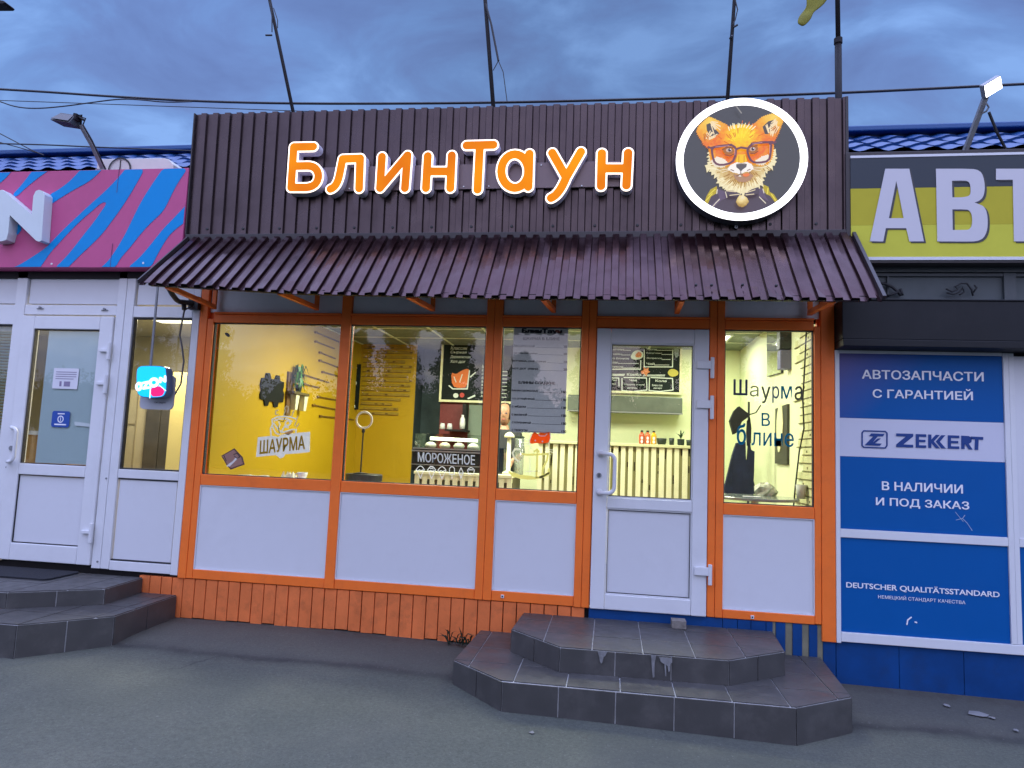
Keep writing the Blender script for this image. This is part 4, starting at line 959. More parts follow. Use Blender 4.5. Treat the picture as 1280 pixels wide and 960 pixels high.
LET = [
 [M1([(278,180),(148,182),(130,452),(232,452)]+bez((232,452),(310,445),(312,372))+bez((312,372),(305,308),(238,308))[1:]+[(143,310)])],
 [M1(bez((392,462),(435,450),(452,370))+[(473,262),(590,258),(583,458)])],
 [M1([(735,247),(722,456),(905,238),(888,456)])],
 [M1([(1040,243),(1028,456)]), M1([(1200,238),(1190,456)]), M1([(1035,345),(1195,345)])],
 [M2([(72,172),(250,168)]), M2([(160,170),(145,466)])],
 [M2(arc(393,343,90,112,0,360,28)), M2([(490,228),(483,448)])],
 [M2([(642,222),(735,385)]), M2([(833,215),(735,385)]+bez((735,385),(690,500),(634,522)))],
 [M2([(972,225),(967,442)]), M2([(1147,222),(1136,438)]), M2([(972,325),(1140,325)])],
]
for paths in LET:
    out = sdf_loops([('cap', p, .0435) for p in paths], .006); inn = sdf_loops([('cap', p, .0315) for p in paths], .005)
    q = MB(); q.frame2d(curve_fill(out, LY*-1+FY+.0), (0, FY-.001, 0)); L = obj('letter', q, m_ret, sgn)
    q = MB(); q.frame2d(curve_fill(out, .004), (0, LY-.0012, 0)); obj('rim', q, m_rim, L)
    q = MB(); q.frame2d(curve_fill(inn, .003), (0, LY-.0060, 0)); obj('face', q, m_face, L)

# ================================================================== round backlit sign with a fox
DY = FY-.10
dc = Yp(926.2, 198.8, DY); rx = (Yp(1008.4, 198.8, DY)[0]-Yp(844.2, 198.8, DY)[0])/2; rz = (Yp(926, 122, DY)[2]-Yp(926, 275.6, DY)[2])/2; RR = (rx+rz)/2
fox = thing('round_sign', 'round backlit sign with a fox in glasses inside a bright white ring', 'sign', (dc[0], FY, dc[2]))
def disc(r, y0, y1, n=72): return MB().prism_xz(arc(dc[0], dc[2], r, r, 0, 360, n)[:-1], y0, y1)
obj('case', disc(RR, DY, FY), mat('disc_case', (.10,.10,.12), .4), fox)
q = MB(); a = arc(dc[0], dc[2], RR*.998, RR*.998, 0, 360, 96)[:-1]; b = arc(dc[0], dc[2], RR*.885, RR*.885, 0, 360, 96)[:-1]
n = len(a); q.add([(x, DY-.006, z) for x, z in a]+[(x, DY-.006, z) for x, z in b]+[(x, DY-.0005, z) for x, z in a]+[(x, DY-.0005, z) for x, z in b],
      [(i,(i+1)%n,n+(i+1)%n,n+i) for i in range(n)]+[(2*n+i,2*n+(i+1)%n,(i+1)%n,i) for i in range(n)]+[(n+i,n+(i+1)%n,3*n+(i+1)%n,3*n+i) for i in range(n)])
obj('ring', q, emit('ring_glow', (1, .97, .98), 2.4), fox)
obj('backing', disc(RR*.884, DY-.002, DY-.0006), emit('grey_backlit', (.050,.050,.053), 1.0, base=(.02,.02,.02)), fox)
def fp(x, y): return (dc[0]+(x-613)/583*RR, dc[2]+(631-y)/546*RR)
lay = [DY-.0022]
def furry(pts, amp, seed, step=16):
    """add tufts along an outline given in drawing units"""
    r_ = random.Random(seed); out = []
    ar = sum(a[0]*b[1]-b[0]*a[1] for a, b in zip(pts, pts[1:]+pts[:1])); sg = 1 if ar > 0 else -1
    for a, b in zip(pts, pts[1:]+pts[:1]):
        L = math.hypot(b[0]-a[0], b[1]-a[1]); k = max(1, int(L/step))
        nx_, ny2 = (b[1]-a[1])/max(L,1e-6)*sg, -(b[0]-a[0])/max(L,1e-6)*sg
        for i in range(k):
            t0 = i/k; t1 = (i+.55)/k; h = amp*r_.uniform(.4, 1.2)
            out.append((a[0]+(b[0]-a[0])*t0, a[1]+(b[1]-a[1])*t0))
            out.append((a[0]+(b[0]-a[0])*t1+nx_*h, a[1]+(b[1]-a[1])*t1+ny2*h+h*.3))
    return out
def flat(name, polys, col, st=1.0, grad=None):
    mm = emit('print_'+name, col, st*.82, base=tuple(.2*c for c in col))
    if grad:   # the artwork's own colours, fading outwards from a point of the drawing
        (gx_, gy_), rad, stops = grad; t = mm.node_tree; p0_ = fp(gx_, gy_); v = N(t, 'ShaderNodeVectorMath', operation='DISTANCE')
        t.links.new(N(t, 'ShaderNodeTexCoord').outputs['Object'], v.inputs[0]); v.inputs[1].default_value = (p0_[0]-fox.location.x, lay[0]-fox.location.y, p0_[1]-fox.location.z)
        nz = N(t, 'ShaderNodeTexNoise'); nz.inputs['Scale'].default_value = 45; nz.inputs['Detail'].default_value = 3; t.links.new(N(t, 'ShaderNodeTexCoord').outputs['Object'], nz.inputs['Vector'])
        f = math_n(t, 'ADD', math_n(t, 'DIVIDE', v.outputs['Value'], rad/583*RR), math_n(t, 'MULTIPLY', math_n(t, 'SUBTRACT', nz.outputs[0], .5), .55))
        t.links.new(ramp_n(t, f, stops), t.nodes['Principled BSDF'].inputs['Emission Color'])
    for pl in polys:
        pp = [fp(*p) for p in pl]; lim = RR*.879
        pp = [p if math.hypot(p[0]-dc[0], p[1]-dc[2]) < lim else (dc[0]+(p[0]-dc[0])*lim/math.hypot(p[0]-dc[0], p[1]-dc[2]), dc[2]+(p[1]-dc[2])*lim/math.hypot(p[0]-dc[0], p[1]-dc[2])) for p in pp]
        obj(name, MB().frame2d(curve_fill([pp], .0007), (0, lay[0], 0)), mm, fox)
    lay[0] -= .0009
def strokes(name, paths, w, col, st=1.0):
    q = MB()
    lp = sdf_loops([('cap', [fp(*p) for p in pth], w/583*RR) for pth in paths], max(.0016, w/583*RR*.35)); q.frame2d(curve_fill(lp, .0007), (0, lay[0], 0)); lay[0] -= .0009
    return obj(name, q, emit('print_'+name, col, st*.82, base=tuple(.25*c for c in col)), fox)
O4 = lambda L: [(x, y+498) for x, y in L]
def tufts(seed, n, cx_, cy_, a0, a1, r0, r1, L, ky=1.0):
    """short strokes that fan out from a centre, like combed fur"""
    r_ = random.Random(seed); out = []
    for k in range(n):
        a = R(a0+(a1-a0)*(k+r_.uniform(-.4,.4))/n); r2 = r_.uniform(r0, r1); l_ = L*r_.uniform(.6, 1.3)
        out.append([(cx_+r2*math.cos(a), cy_+ky*r2*math.sin(a)), (cx_+(r2+l_)*math.cos(a+.05), cy_+ky*(r2+l_)*math.sin(a+.05))])
    return out
flat('jacket', [O4([(285,520),(330,440),(400,380),(480,420),(620,440),(760,380),(840,400),(900,450),(930,500),(880,560),(760,600),(620,612),(480,600),(360,560)])], (.085,.062,.085))
flat('shoulder', [O4([(282,525),(310,460),(345,400),(400,372),(408,430),(350,465),(318,535)]), O4([(800,360),(855,385),(865,430),(900,450),(935,505),(912,522),(870,465),(835,450),(810,410)])], (.50,.38,.012))
strokes('shoulder_fold', [O4([(330,450),(385,400)]), O4([(305,500),(360,440)]), O4([(850,400),(845,445)]), O4([(880,450),(915,505)])], 5, (.80,.66,.06))
flat('lapel', [O4([(405,400),(470,420),(490,480),(440,500),(380,560),(350,545),(420,480)]), O4([(760,385),(800,400),(830,470),(860,520),(800,480),(775,480)])], (.13,.09,.15))
strokes('lapel_line', [O4([(425,490),(390,525),(365,555)]), O4([(478,425),(490,475)]), O4([(742,400),(745,440)]), O4([(775,475),(830,530)]), O4([(405,405),(400,440)]), O4([(805,405),(815,440)])], 4, (.80,.72,.55))
flat('ear', [furry([(212,372),(240,318),(322,246),(400,282),(470,320),(520,352),(500,440),(400,480),(325,530),(285,500),(248,440)], 12, 1, 16)], (.95,.50,.02), 1.0, ((330,300), 210, [(0.0, (1.0,.74,.12)), (.5, (.95,.42,.02)), (1.0, (.85,.15,.01))]))
flat('ear', [furry([(690,345),(740,312),(800,262),(885,236),(962,272),(978,310),(940,400),(905,480),(860,500),(760,420)], 12, 2, 16)], (.95,.50,.02), 1.0, ((890,270), 210, [(0.0, (1.0,.72,.12)), (.5, (.95,.42,.02)), (1.0, (.85,.15,.01))]))
flat('ear_hollow', [[(300,318),(330,305),(380,360),(428,412),(380,428),(345,436),(305,370)], [(800,352),(850,305),(905,292),(885,370),(852,418),(820,418)]], (.085,.07,.065))
strokes('ear_tuft', tufts(31, 9, 300, 470, -85, -20, 20, 70, 60)+tufts(32, 7, 330, 290, 10, 75, 10, 40, 70)+tufts(33, 9, 880, 470, -115, -60, 30, 90, 60)+tufts(34, 6, 930, 270, 95, 140, 20, 50, 80), 4.5, (.95,.74,.42))
strokes('ear_tuft_dark', tufts(35, 6, 260, 380, 30, 80, 20, 60, 40)+tufts(36, 6, 940, 330, 100, 150, 20, 60, 40), 3, (.55,.17,.02))
flat('ruff', [furry([(330,590),(345,560),(500,560),(700,560),(880,560),(915,580),(900,620),(912,680),(860,720),(845,745),(800,770),(800,840),(750,890),(680,925),(615,938),(540,920),(475,895),(420,850),(405,790),(350,745),(340,720),(300,708),(335,650)], 30, 5, 24)], (.86,.76,.42), 1.0, ((612,690), 300, [(0.0, (.60,.27,.04)), (.42, (.56,.30,.06)), (.62, (.74,.52,.17)), (.8, (.92,.80,.46))]))
strokes('ruff_tuft', tufts(41, 26, 612, 700, 28, 152, 150, 200, 48)+tufts(42, 12, 612, 640, 160, 200, 220, 270, 42)+tufts(43, 12, 612, 640, -20, 20, 220, 270, 42), 4, (.98,.86,.52))
strokes('ruff_tuft_dark', tufts(44, 22, 612, 690, 30, 150, 110, 170, 46)+tufts(45, 8, 612, 640, 150, 185, 190, 240, 36)+tufts(46, 8, 612, 640, -5, 30, 190, 240, 36), 3.2, (.40,.20,.03))
flat('head', [furry([(325,540),(335,490),(400,420),(450,380),(500,352),(560,332),(640,334),(700,345),(760,390),(820,430),(880,480),(895,530),(885,620),(850,680),(780,700),(700,680),(612,690),(520,690),(440,705),(380,690),(340,640)], 12, 7, 16)], (.93,.21,.012), 1.0, ((612,415), 330, [(0.0, (1.0,.86,.0)), (.28, (1.0,.64,.0)), (.5, (.98,.34,.004)), (.75, (.86,.14,.012)), (1.0, (.97,.40,.02))]))
strokes('brow_tuft', tufts(51, 15, 612, 520, -150, -30, 60, 120, 55), 4, (1.0,.74,.02))
strokes('brow_tuft_dark', tufts(52, 14, 612, 540, -165, -15, 110, 200, 45), 3, (.72,.13,.005))
strokes('crown_tuft', tufts(53, 12, 612, 520, -128, -52, 160, 178, 34), 4, (1.0,.93,.55))
flat('cheek_patch', [furry([(345,650),(400,615),(460,640),(500,680),(440,712),(380,700)], 10, 8, 16), furry([(735,660),(800,620),(850,610),(860,655),(800,695),(740,685)], 10, 9, 16)], (.95,.84,.66))
flat('muzzle_bridge', [[(575,600),(650,600),(665,650),(640,690),(580,690),(555,650)]], (1.0,.58,.0))
strokes('bridge_line', [[(575,605),(558,655)], [(650,605),(668,655)], [(590,612),(590,670)], [(636,612),(636,670)]], 3, (.62,.20,.01))
flat('chin', [furry([(545,775),(600,790),(690,775),(715,790),(690,830),(640,845),(590,840),(560,815)], 8, 15, 14)], (.45,.25,.14))
flat('muzzle', [furry([(492,728),(520,692),(570,672),(615,682),(660,670),(702,692),(718,728),(685,752),(640,756),(605,772),(540,758)], 7, 12, 12)], (1.0,.93,.84))
strokes('muzzle_line', [[(607,755),(607,775),(570,792)], [(607,775),(640,785),(690,765)], [(520,735),(545,745)], [(690,735),(665,745)]], 4, (.22,.11,.08))
flat('nose', [[(565,690),(600,680),(640,680),(660,690),(655,715),(625,735),(607,755),(592,735),(568,715)]], (.12,.10,.10))
strokes('nose_light', [[(580,686),(610,682),(645,687)]], 4, (.50,.42,.36))
flat('tongue', [rnd_poly([(618,782),(645,772),(685,770),(680,796),(640,803)], 1)], (.90,.22,.05))
flat('tooth', [[(585,800),(600,784),(612,800)]], (.9,.85,.75))
flat('eye_shade', [rnd_poly([(440,562),(480,535),(535,542),(550,580),(520,605),(470,602)], 1), rnd_poly([(665,570),(690,536),(745,530),(762,562),(725,592),(690,598)], 1)], (.42,.15,.02))
flat('eye', [arc(500,564,27,18,0,360,14)[:-1], arc(708,560,26,18,0,360,14)[:-1]], (.62,.42,.34))
flat('pupil', [arc(506,563,13,15,0,360,10)[:-1], arc(710,559,13,15,0,360,10)[:-1]], (.05,.03,.04))
flat('glint', [arc(512,557,5,5,0,360,8)[:-1], arc(716,553,5,5,0,360,8)[:-1]], (1,1,1))
strokes('eyelid', [[(440,560),(480,536),(535,545)], [(668,565),(692,536),(748,530)], [(465,606),(510,618),(545,600)], [(690,600),(725,600),(755,580)]], 5, (.26,.07,.02))
GLS = [rnd_poly([(345,540),(420,525),(520,520),(560,545),(560,610),(530,680),(430,700),(375,680),(355,620)], 1), rnd_poly([(660,560),(700,515),(800,500),(870,510),(865,600),(850,670),(760,685),(700,675),(670,620)], 1)]
strokes('glasses', [g_+[g_[0]] for g_ in GLS]+[[(560,560),(605,545),(660,555)], [(345,545),(318,535)], [(868,515),(905,505)], [(345,540),(520,518)], [(700,512),(880,502)]], 9.5, (.16,.055,.075))
strokes('glasses_glint', [[(380,535),(500,527)], [(705,517),(790,505)], [(552,560),(552,610)], [(858,530),(856,600)]], 3, (.52,.26,.30))
strokes('whisker', [[(500,735),(420,742),(350,728)], [(715,730),(790,728),(860,708)], [(505,745),(440,765)], [(715,745),(780,755)]], 2.2, (.95,.85,.6))
flat('bow_tie', [O4([(470,425),(540,430),(600,455),(590,480),(520,478),(485,470)]), O4([(640,455),(700,420),(760,400),(770,450),(720,470),(650,475)])], (.085,.06,.08))
strokes('bow_tie_edge', [O4([(480,430),(560,440)]), O4([(510,470),(590,462)]), O4([(650,450),(730,425)]), O4([(650,468),(720,462)])], 3.5, (.86,.70,.42))
flat('medallion', [O4(furry([(575,500),(595,475),(625,470),(660,495),(675,530),(650,560),(620,575),(585,560),(565,530)], 5, 13, 14))], (.60,.38,.06), 1.0, ((618,990), 75, [(0.0, (1.0,.92,.66)), (.45, (.95,.74,.3)), (1.0, (.45,.26,.03))]))
strokes('highlight', [[(562,180),(605,240)]], 5, (.30,.28,.25))
q = MB(); c = Yp(920.5, 283.5, FY-.01); q.lathe((c[0], FY-.001, c[2]), [(.011, -.012), (.011, 0)], 12, 'y'); q.mi = 1; q.lathe((c[0], FY-.001, c[2]), [(.005, -.0145), (.005, -.0125)], 10, 'y'); obj('cable_gland', q, [M['white'], M['black']], fox)

# ================================================================== tiled entrance steps
tile_m = mat('grey_tile', (.064,.062,.060), .45, spec=.4, var=.12, vscale=3, dirt=.45, dscale=6, dirtcol=(.125,.118,.11), bump=.05, bscale=120, rvar=.12)
grout_m = mat('light_grout', (.42,.42,.42), .8, var=.3, vscale=12)
def clip_poly(P, nrm, d):   # keep nrm.p <= d
    out = []
    for a, b in zip(P, P[1:]+P[:1]):
        da = a[0]*nrm[0]+a[1]*nrm[1]-d; db = b[0]*nrm[0]+b[1]*nrm[1]-d
        if da <= 0: out.append(a)
        if (da < 0) != (db < 0): t_ = da/(da-db); out.append((a[0]+(b[0]-a[0])*t_, a[1]+(b[1]-a[1])*t_))
    return out
def step_block(name, P, zt, zb, parent, ox, oy, size=.302, gap=.0065):
    """P: convex outline, counter-clockwise from above"""
    core = MB(); core.prism(P, zb, zt-.006); so_ = obj(name, core, grout_m, parent)
    tl = MB(); r_ = random.Random(len(P)+int(zt*1000))
    xs_ = [p[0] for p in P]; ys2 = [p[1] for p in P]
    i0 = int((min(xs_)-ox)/size)-1; i1 = int((max(xs_)-ox)/size)+1; j0 = int((min(ys2)-oy)/size)-1; j1 = int((max(ys2)-oy)/size)+1
    for i in range(i0, i1+1):
        for j in range(j0, j1+1):
            Q = list(P); x0, y0 = ox+i*size, oy+j*size
            for nrm, d in (((-1,0), -(x0+gap/2)), ((1,0), x0+size-gap/2), ((0,-1), -(y0+gap/2)), ((0,1), y0+size-gap/2)):
                if Q: Q = clip_poly(Q, nrm, d)
            if len(Q) < 3: continue
            A = abs(sum(a[0]*b[1]-b[0]*a[1] for a, b in zip(Q, Q[1:]+Q[:1])))/2
            if A < .0006: continue
            dz = r_.uniform(-.0008, .0008); tl.prism(Q, zt-.0058, zt+.001+dz)
    for a, b in zip(P, P[1:]+P[:1]):
        if a[1] > -.01 and b[1] > -.01: continue
        a, b = np.array(a), np.array(b); d = b-a; L = np.hypot(*d); d /= L; nn_ = np.array((d[1], -d[0]))
        k = max(1, round(L/.30)); w_ = L/k
        for i in range(k):
            s_ = a+d*(i*w_+gap/2); e_ = a+d*((i+1)*w_-gap/2)
            if i == 0: s_ = a+d*.001
            if i == k-1: e_ = b-d*.001
            o_ = .007+r_.uniform(-.0007, .0007); pts4 = [tuple(s_+nn_*.0005), tuple(e_+nn_*.0005), tuple(e_+nn_*o_), tuple(s_+nn_*o_)]
            tl.prism(pts4, zb+.0, zt-.007)
    obj('tile', tl, tile_m, so_, bevel=.0015)
    return so_
st1 = thing('entrance_steps', 'two grey tiled steps with cut corners in front of the white half-glazed door', 'steps', (.25, -.5, .1))
P_low = [(-.905,-.004), (-.930,-.735), (-.578,-1.035), (1.020,-1.030), (1.382,-.775), (1.440,-.004)]
P_up = [(-.593,-.004), (-.612,-.470), (-.272,-.790), (.712,-.772), (1.090,-.482), (1.127,-.004)]
def ccw(P): return P if sum(a[0]*b[1]-b[0]*a[1] for a, b in zip(P, P[1:]+P[:1])) > 0 else P[::-1]
lo_s = step_block('lower_step', ccw(P_low), .290, .02, st1, -.578+.06, -1.03)
up_s = step_block('upper_step', ccw(P_up), .437, .2905, st1, -.272+.19, -.79)
q = MB(); yv = -.7995
def dp(x, y): return xz(640+x/4, 720+y/4, yv)
for pl in ([(428,376),(478,378),(466,400),(458,405),(452,432),(446,438),(440,428),(436,405)], [(694,394),(722,396),(718,410),(713,440),(712,505),(704,508),(700,470),(697,420)], [(735,404),(800,410),(802,432),(792,440),(790,475),(782,480),(778,450),(770,445),(772,500),(766,502),(762,440),(745,430)]):
    q.frame2d(curve_fill([[dp(*p) for p in pl]], .0012), (0, yv, 0))
obj('mortar_drip', q, mat('mortar_white', (.19,.19,.195), .8, var=.3, vscale=25), up_s)
blk = MB(); a = Yp(838.5, 774.5, -.05); b = Yp(856, 784, -.05); blk.box(a[0], b[0], -.14, -.05, .4395, .4395+.052); 
for k in range(2):
    blk.box(a[0]+.02+.05*k, a[0]+.035+.05*k, -.1415, -.139, .455, .475)
tag(obj('brick', blk, mat('grey_brick', (.20,.18,.16), .85, var=.25, vscale=30, bump=.3), bevel=.004), 'small grey brick lying on the upper step under the white door', 'brick')
st2 = thing('entrance_steps', 'two grey tiled steps with cut corners leading to the white shop door on the left', 'steps', (-4.4, -.5, .15))
Q_low = [(-3.335,-.004), (-3.322,-.690), (-3.712,-1.060), (-5.05,-1.06), (-5.45,-.70), (-5.45,-.004)]
Q_up = [(-3.638,-.004), (-3.612,-.440), (-4.110,-.745), (-4.85,-.745), (-5.15,-.44), (-5.15,-.004)]
step_block('lower_step', ccw(Q_low), .372, .05, st2, -3.712, -1.06); step_block('upper_step', ccw(Q_up), .487, .3725, st2, -4.11, -.745)
a = Zp(116, 712, .492); q = MB(); q.prism(rrect(-4.95, a[0]+.02, -.36, -.015, .05), .4885, .502)
tag(obj('door_mat', q, mat('black_mat', (.012,.013,.018), .95, bump=.6, bscale=200), bevel=.003), 'black doormat at the foot of the white shop door on the left', 'doormat')

# ================================================================== things inside the cafe
cream = mat('cream_slat', (.82,.80,.55), .5, var=.06, vscale=8); darkw = mat('dark_gap', (.10,.085,.035), .7)
# low counter with slatted front
CA = 1.50
ca = thing('counter', 'low counter with a cream slatted front behind the ice cream lettering', 'counter', (-1.5, CA, .5))
x0 = float(Yp(518, 600, CA)[0]); x1 = float(Yp(640, 600, CA)[0]); zt = 1.365
q = MB(); q.box(x0, x1, CA+.03, CA+.60, .5, zt-.03); obj('body', q, darkw, ca)
q = MB(); q.box(x0-.01, x1, CA-.004, CA+.62, zt-.0295, zt); obj('top', q, cream, ca, bevel=.003)
q = MB(); x = x0; k = 0
while x < x1-.03:
    q.box(x, x+.046, CA, CA+.029, .52, zt-.031); x += .0765
q.box(x0, x1, CA+.012, CA+.0285, zt-.075, zt-.0315)
obj('slat', q, cream, ca, bevel=.002)
# tall counter
CB = 1.95; zb_t = 1.722
cb = thing('counter', 'tall cream slatted bar counter with bottles and pots on its ledge', 'counter', (.2, CB, .5))
x0b, x1b = -.74, .93
q = MB(); q.box(x0b, x1b, CB+.03, CB+.5, .5, zb_t-.03); obj('body', q, mat('counter_shadow_gap', (.30,.29,.13), .7), cb)
q = MB(); q.box(x0b-.02, x1b+.03, CB-.02, CB+.52, zb_t-.0295, zb_t); obj('top', q, mat('ledge', (.62,.62,.36), .5), cb, bevel=.003)
q = MB(); x = x0b; rr = random.Random(4)
while x < x1b-.03:
    w_ = .047+rr.uniform(-.004,.006); q.box(x, x+w_, CB, CB+.029-rr.uniform(0,.004), .52, zb_t-.031-.002*rr.random()); x += .0765+rr.uniform(-.003,.003)
obj('slat', q, cream, cb, bevel=.002)
q = MB()
for k in range(34):
    x = x0b+.062+.0765*rr.randrange(0, 21)+rr.uniform(-.005,.005); z = rr.uniform(1.25, 1.66); q.box(x-.006, x+.007, CB+.024, CB+.0296, z, z+rr.uniform(.02,.09))
obj('knot', q, mat('dark_knot', (.06,.05,.02), .8), cb)
# ice-cream display case on the low counter
dcz = thing('display_case', 'dark ice cream display case with a lit glass hood on the low counter', 'display case', (-1.6, CA+.1, zt))
xa_, xb_ = float(Yp(515.5, 560, CA+.1)[0]), float(Yp(606, 560, CA+.1)[0])
z1_ = float(Yp(560, 560, CA+.1)[2])
q = MB(); q.box(xa_, xb_, CA+.1, CA+.55, zt+.002, z1_-.02); obj('body', q, mat('case_black', (.012,.013,.016), .25), dcz, bevel=.006)
q = MB(); q.box(xa_-.004, xb_+.004, CA+.088, CA+.099, z1_-.045, z1_-.03); q.box(xa_-.004, xb_+.004, CA+.088, CA+.099, zt+.06, zt+.068); q.box(xa_+.01, xb_-.01, CA+.085, CA+.56, z1_-.0195, z1_-.006); obj('rail', q, M['steel'], dcz)
zt2 = float(Yp(560, 543, CA+.1)[2])
q = MB(); q.box(xa_+.02, xb_-.02, CA+.10, CA+.104, z1_-.005, zt2); q.box(xa_+.02, xb_-.02, CA+.105, CA+.40, zt2-.004, zt2); q.box(xa_+.02, xa_+.024, CA+.105, CA+.5, z1_-.005, zt2-.005); obj('glass_hood', q, M['glass'], dcz)
a, b = Yp(538, 548, CA+.2), Yp(597, 551, CA+.2)
q = MB(); q.tube([(a[0], CA+.2, a[2]), (b[0], CA+.2, b[2])], .018, 10); obj('light_tube', q, emit('tube_glow', (1, 1, .82), 2.2), dcz)
for k in range(5):
    x = xa_+.12+.15*k; q = MB(); q.lathe((x, CA+.35, z1_-.004), [(.05,0),(.06,.03),(.045,.05),(.02,.062)], 14)
    obj('tub', q, mat('tub%d' % k, [(.6,.58,.5),(.55,.5,.4),(.5,.48,.42),(.6,.6,.56),(.5,.52,.45)][k], .5), dcz, smooth=True)
# menu boards
chalk = mat('chalk', (.72,.78,.75), .8); chalkbd = mat('chalkboard', (.008,.013,.013), .6, spec=.15, var=.3, vscale=4, dirt=.2, dirtcol=(.03,.04,.04)); crm = mat('cream_frame', (.82,.80,.52), .5)
def board(name, lab, A, B, y):
    t_ = thing(name, lab, 'menu board', ((A[0]+B[0])/2, y, B[1])); x0, x1, z0, z1 = A[0], B[0], B[1], A[1]
    q = MB(); q.box(x0, x1, y, y+.018, z0, z1); obj('board', q, chalkbd, t_)
    q = MB(); e = .028
    for a in ((x0-e, x1+e, z1+.0005, z1+e), (x0-e, x1+e, z0-e, z0-.0005), (x0-e, x0-.0005, z0, z1), (x1+.0005, x1+e, z0, z1)): q.box(a[0], a[1], y-.012, y+.02, a[2], a[3])
    obj('frame', q, crm, t_, bevel=.002)
    return t_, x0, x1, z0, z1
BYb = 3.17
t_, x0, x1, z0, z1 = board('menu_board', 'framed chalk menu board with a drawn orange wrap, hanging behind the ice cream lettering', xz(555.5, 422, BYb), xz(640, 502, BYb), BYb)
q = MB()
def tb(s, u0, u1, v0, v1, bold=.01): text_on(q, s, x0+(x1-x0)*u0, x0+(x1-x0)*u1, z0+(z1-z0)*v0, z0+(z1-z0)*v1, BYb, bold, shear=.15)
tb('Шаурма в лаваше', .25, .92, .90, .965, .02)
for s_, v, w_ in (('Классик', .83, .30), ('Сырная', .76, .29), ('Деревенская', .685, .36), ('Хот-дог', .61, .28)): tb(s_, .10, .10+w_*.8, v-.025, v+.03)
tb('Блины', .56, .66, .52, .57)
for k, s_ in enumerate(('Сыр', 'Сгущёнка', 'Банан', 'Малина', 'Мёд', 'Творог', 'Ветчина', 'Какао')):
    tb(s_, .56, .62+.02*len(s_), .46-.058*k, .50-.058*k); q.box(x0+(x1-x0)*.82, x0+(x1-x0)*.92, BYb-.0025, BYb-.001, z0+(z1-z0)*(.465-.058*k), z0+(z1-z0)*(.475-.058*k))
obj('chalk_writing', q, chalk, t_)
def bu(x, y): return xz(420+x/6.4, 390+y/6.4, BYb-.003)
q = MB(); q.frame2d(curve_fill([rnd_poly([bu(920,480),bu(960,500),bu(1000,470),bu(1060,450),bu(1065,480),bu(1050,600),bu(990,610),bu(930,595)], 1)], .001), (0, BYb-.0028, 0)); q.mi = 1
q.frame2d(curve_fill(sdf_loops([('cap', [bu(905,590), bu(935,615), bu(1050,615), bu(1068,470)], .008), ('cap', [bu(945,520), bu(960,560)], .006), ('cap', [bu(1010,500), bu(990,560)], .006), ('cap', [bu(1075,520), bu(1115,485)], .008)], .004), .001), (0, BYb-.0040, 0))
q.mi = 2; q.frame2d(curve_fill([arc(*bu(1008,665), .03, .03, 0, 360, 12)[:-1], ], .001), (0, BYb-.0028, 0)); q.mi = 1; q.frame2d(curve_fill([arc(*bu(958,668), .034, .03, 0, 360, 12)[:-1]], .001), (0, BYb-.0028, 0)); q.frame2d(curve_fill([[bu(1050,690), bu(1112,660), bu(1115,675), bu(1060,698)]], .001), (0, BYb-.0028, 0))
obj('drawing', q, [mat('chalk_orange', (.80,.20,.06), .8), chalk, mat('chalk_red', (.55,.08,.07), .8)], t_)
t_, x0, x1, z0, z1 = board('menu_board', 'wide chalk menu board behind the white half-glazed door, above the steel hood', xz(735, 425, BYb), xz(849, 490.5, BYb), BYb)
q = MB()
def bd(x, y): return xz(740+x/8, 400+y/8, BYb)
def tp(s, xa, ya, xb, yb, bold=.015): text_on(q, s, bd(xa,ya)[0], bd(xb,yb)[0], bd(xb,yb)[1], bd(xa,ya)[1], BYb, bold)
for s_, a, b, c, d in (('Шампиньоны', 190,238,395,262), ('Ветчина', 190,282,320,305), ('Индейка', 190,330,300,352), ('из блинов', 190,372,370,395), ('Халапеньо', 190,410,262,437), ('Бекон', 190,455,310,478), ('КОФЕ', 610,240,710,265), ('Латте', 545,285,650,305), ('Капучино', 545,322,700,342), ('Эспрессо', 545,372,700,395), ('Чай', 545,425,625,450), ('Комбо', 350,530,490,562), ('Раз', 190,590,245,610), ('Обед', 190,630,240,650), ('Чай', 375,590,450,615), ('Шаурма и кола', 325,635,525,660), ('наггетсы', 350,672,450,690), ('Кола', 635,595,745,622), ('блин и сок', 600,640,705,665), ('десерт', 615,675,700,695)): tp(s_, a, b, c, d)
def dots(xa, xb, y, st=9):
    x = xa
    while x < xb: p = bd(x, y); q.box(p[0]-.004, p[0]+.004, BYb-.0025, BYb-.001, p[1]-.004, p[1]+.004); x += st
for xa, xb, y in ((395,510,260),(320,390,303),(300,385,350),(265,470,435),(310,470,480),(650,800,303),(700,800,345),(700,790,395),(625,770,450)): dots(xa, xb, y)
for k in range(11): a = bd(195+12*k, 560); b = bd(205+12*k, 538); q.bar((a[0], BYb-.002, a[1]), (b[0], BYb-.002, b[1]), .010, .002, (0,-1,0))
for k in range(18): a = bd(515+12*k, 565); b = bd(525+12*k, 545); q.bar((a[0], BYb-.002, a[1]), (b[0], BYb-.002, b[1]), .008, .002, (0,-1,0))
def frame_line(pts): q.frame2d(curve_fill(sdf_loops([('cap', [bd(*p) for p in pts], .006)], .004), .001), (0, BYb-.001, 0))
frame_line([(522,300),(522,468),(805,470),(808,300)]); frame_line([(190,492),(485,492),(488,405)]); frame_line([(300,585),(300,705),(410,715),(550,700),(545,580),(320,575)]); frame_line([(575,580),(570,705),(680,715),(810,700),(805,585),(590,575)]); frame_line([(190,580),(268,580),(270,660)])
obj('chalk_writing', q, chalk, t_)
q = MB(); pz = lambda L, d=.0012: q.frame2d(curve_fill([rnd_poly([bd(*p) for p in L], 1)], .001), (0, BYb-d-.001, 0))
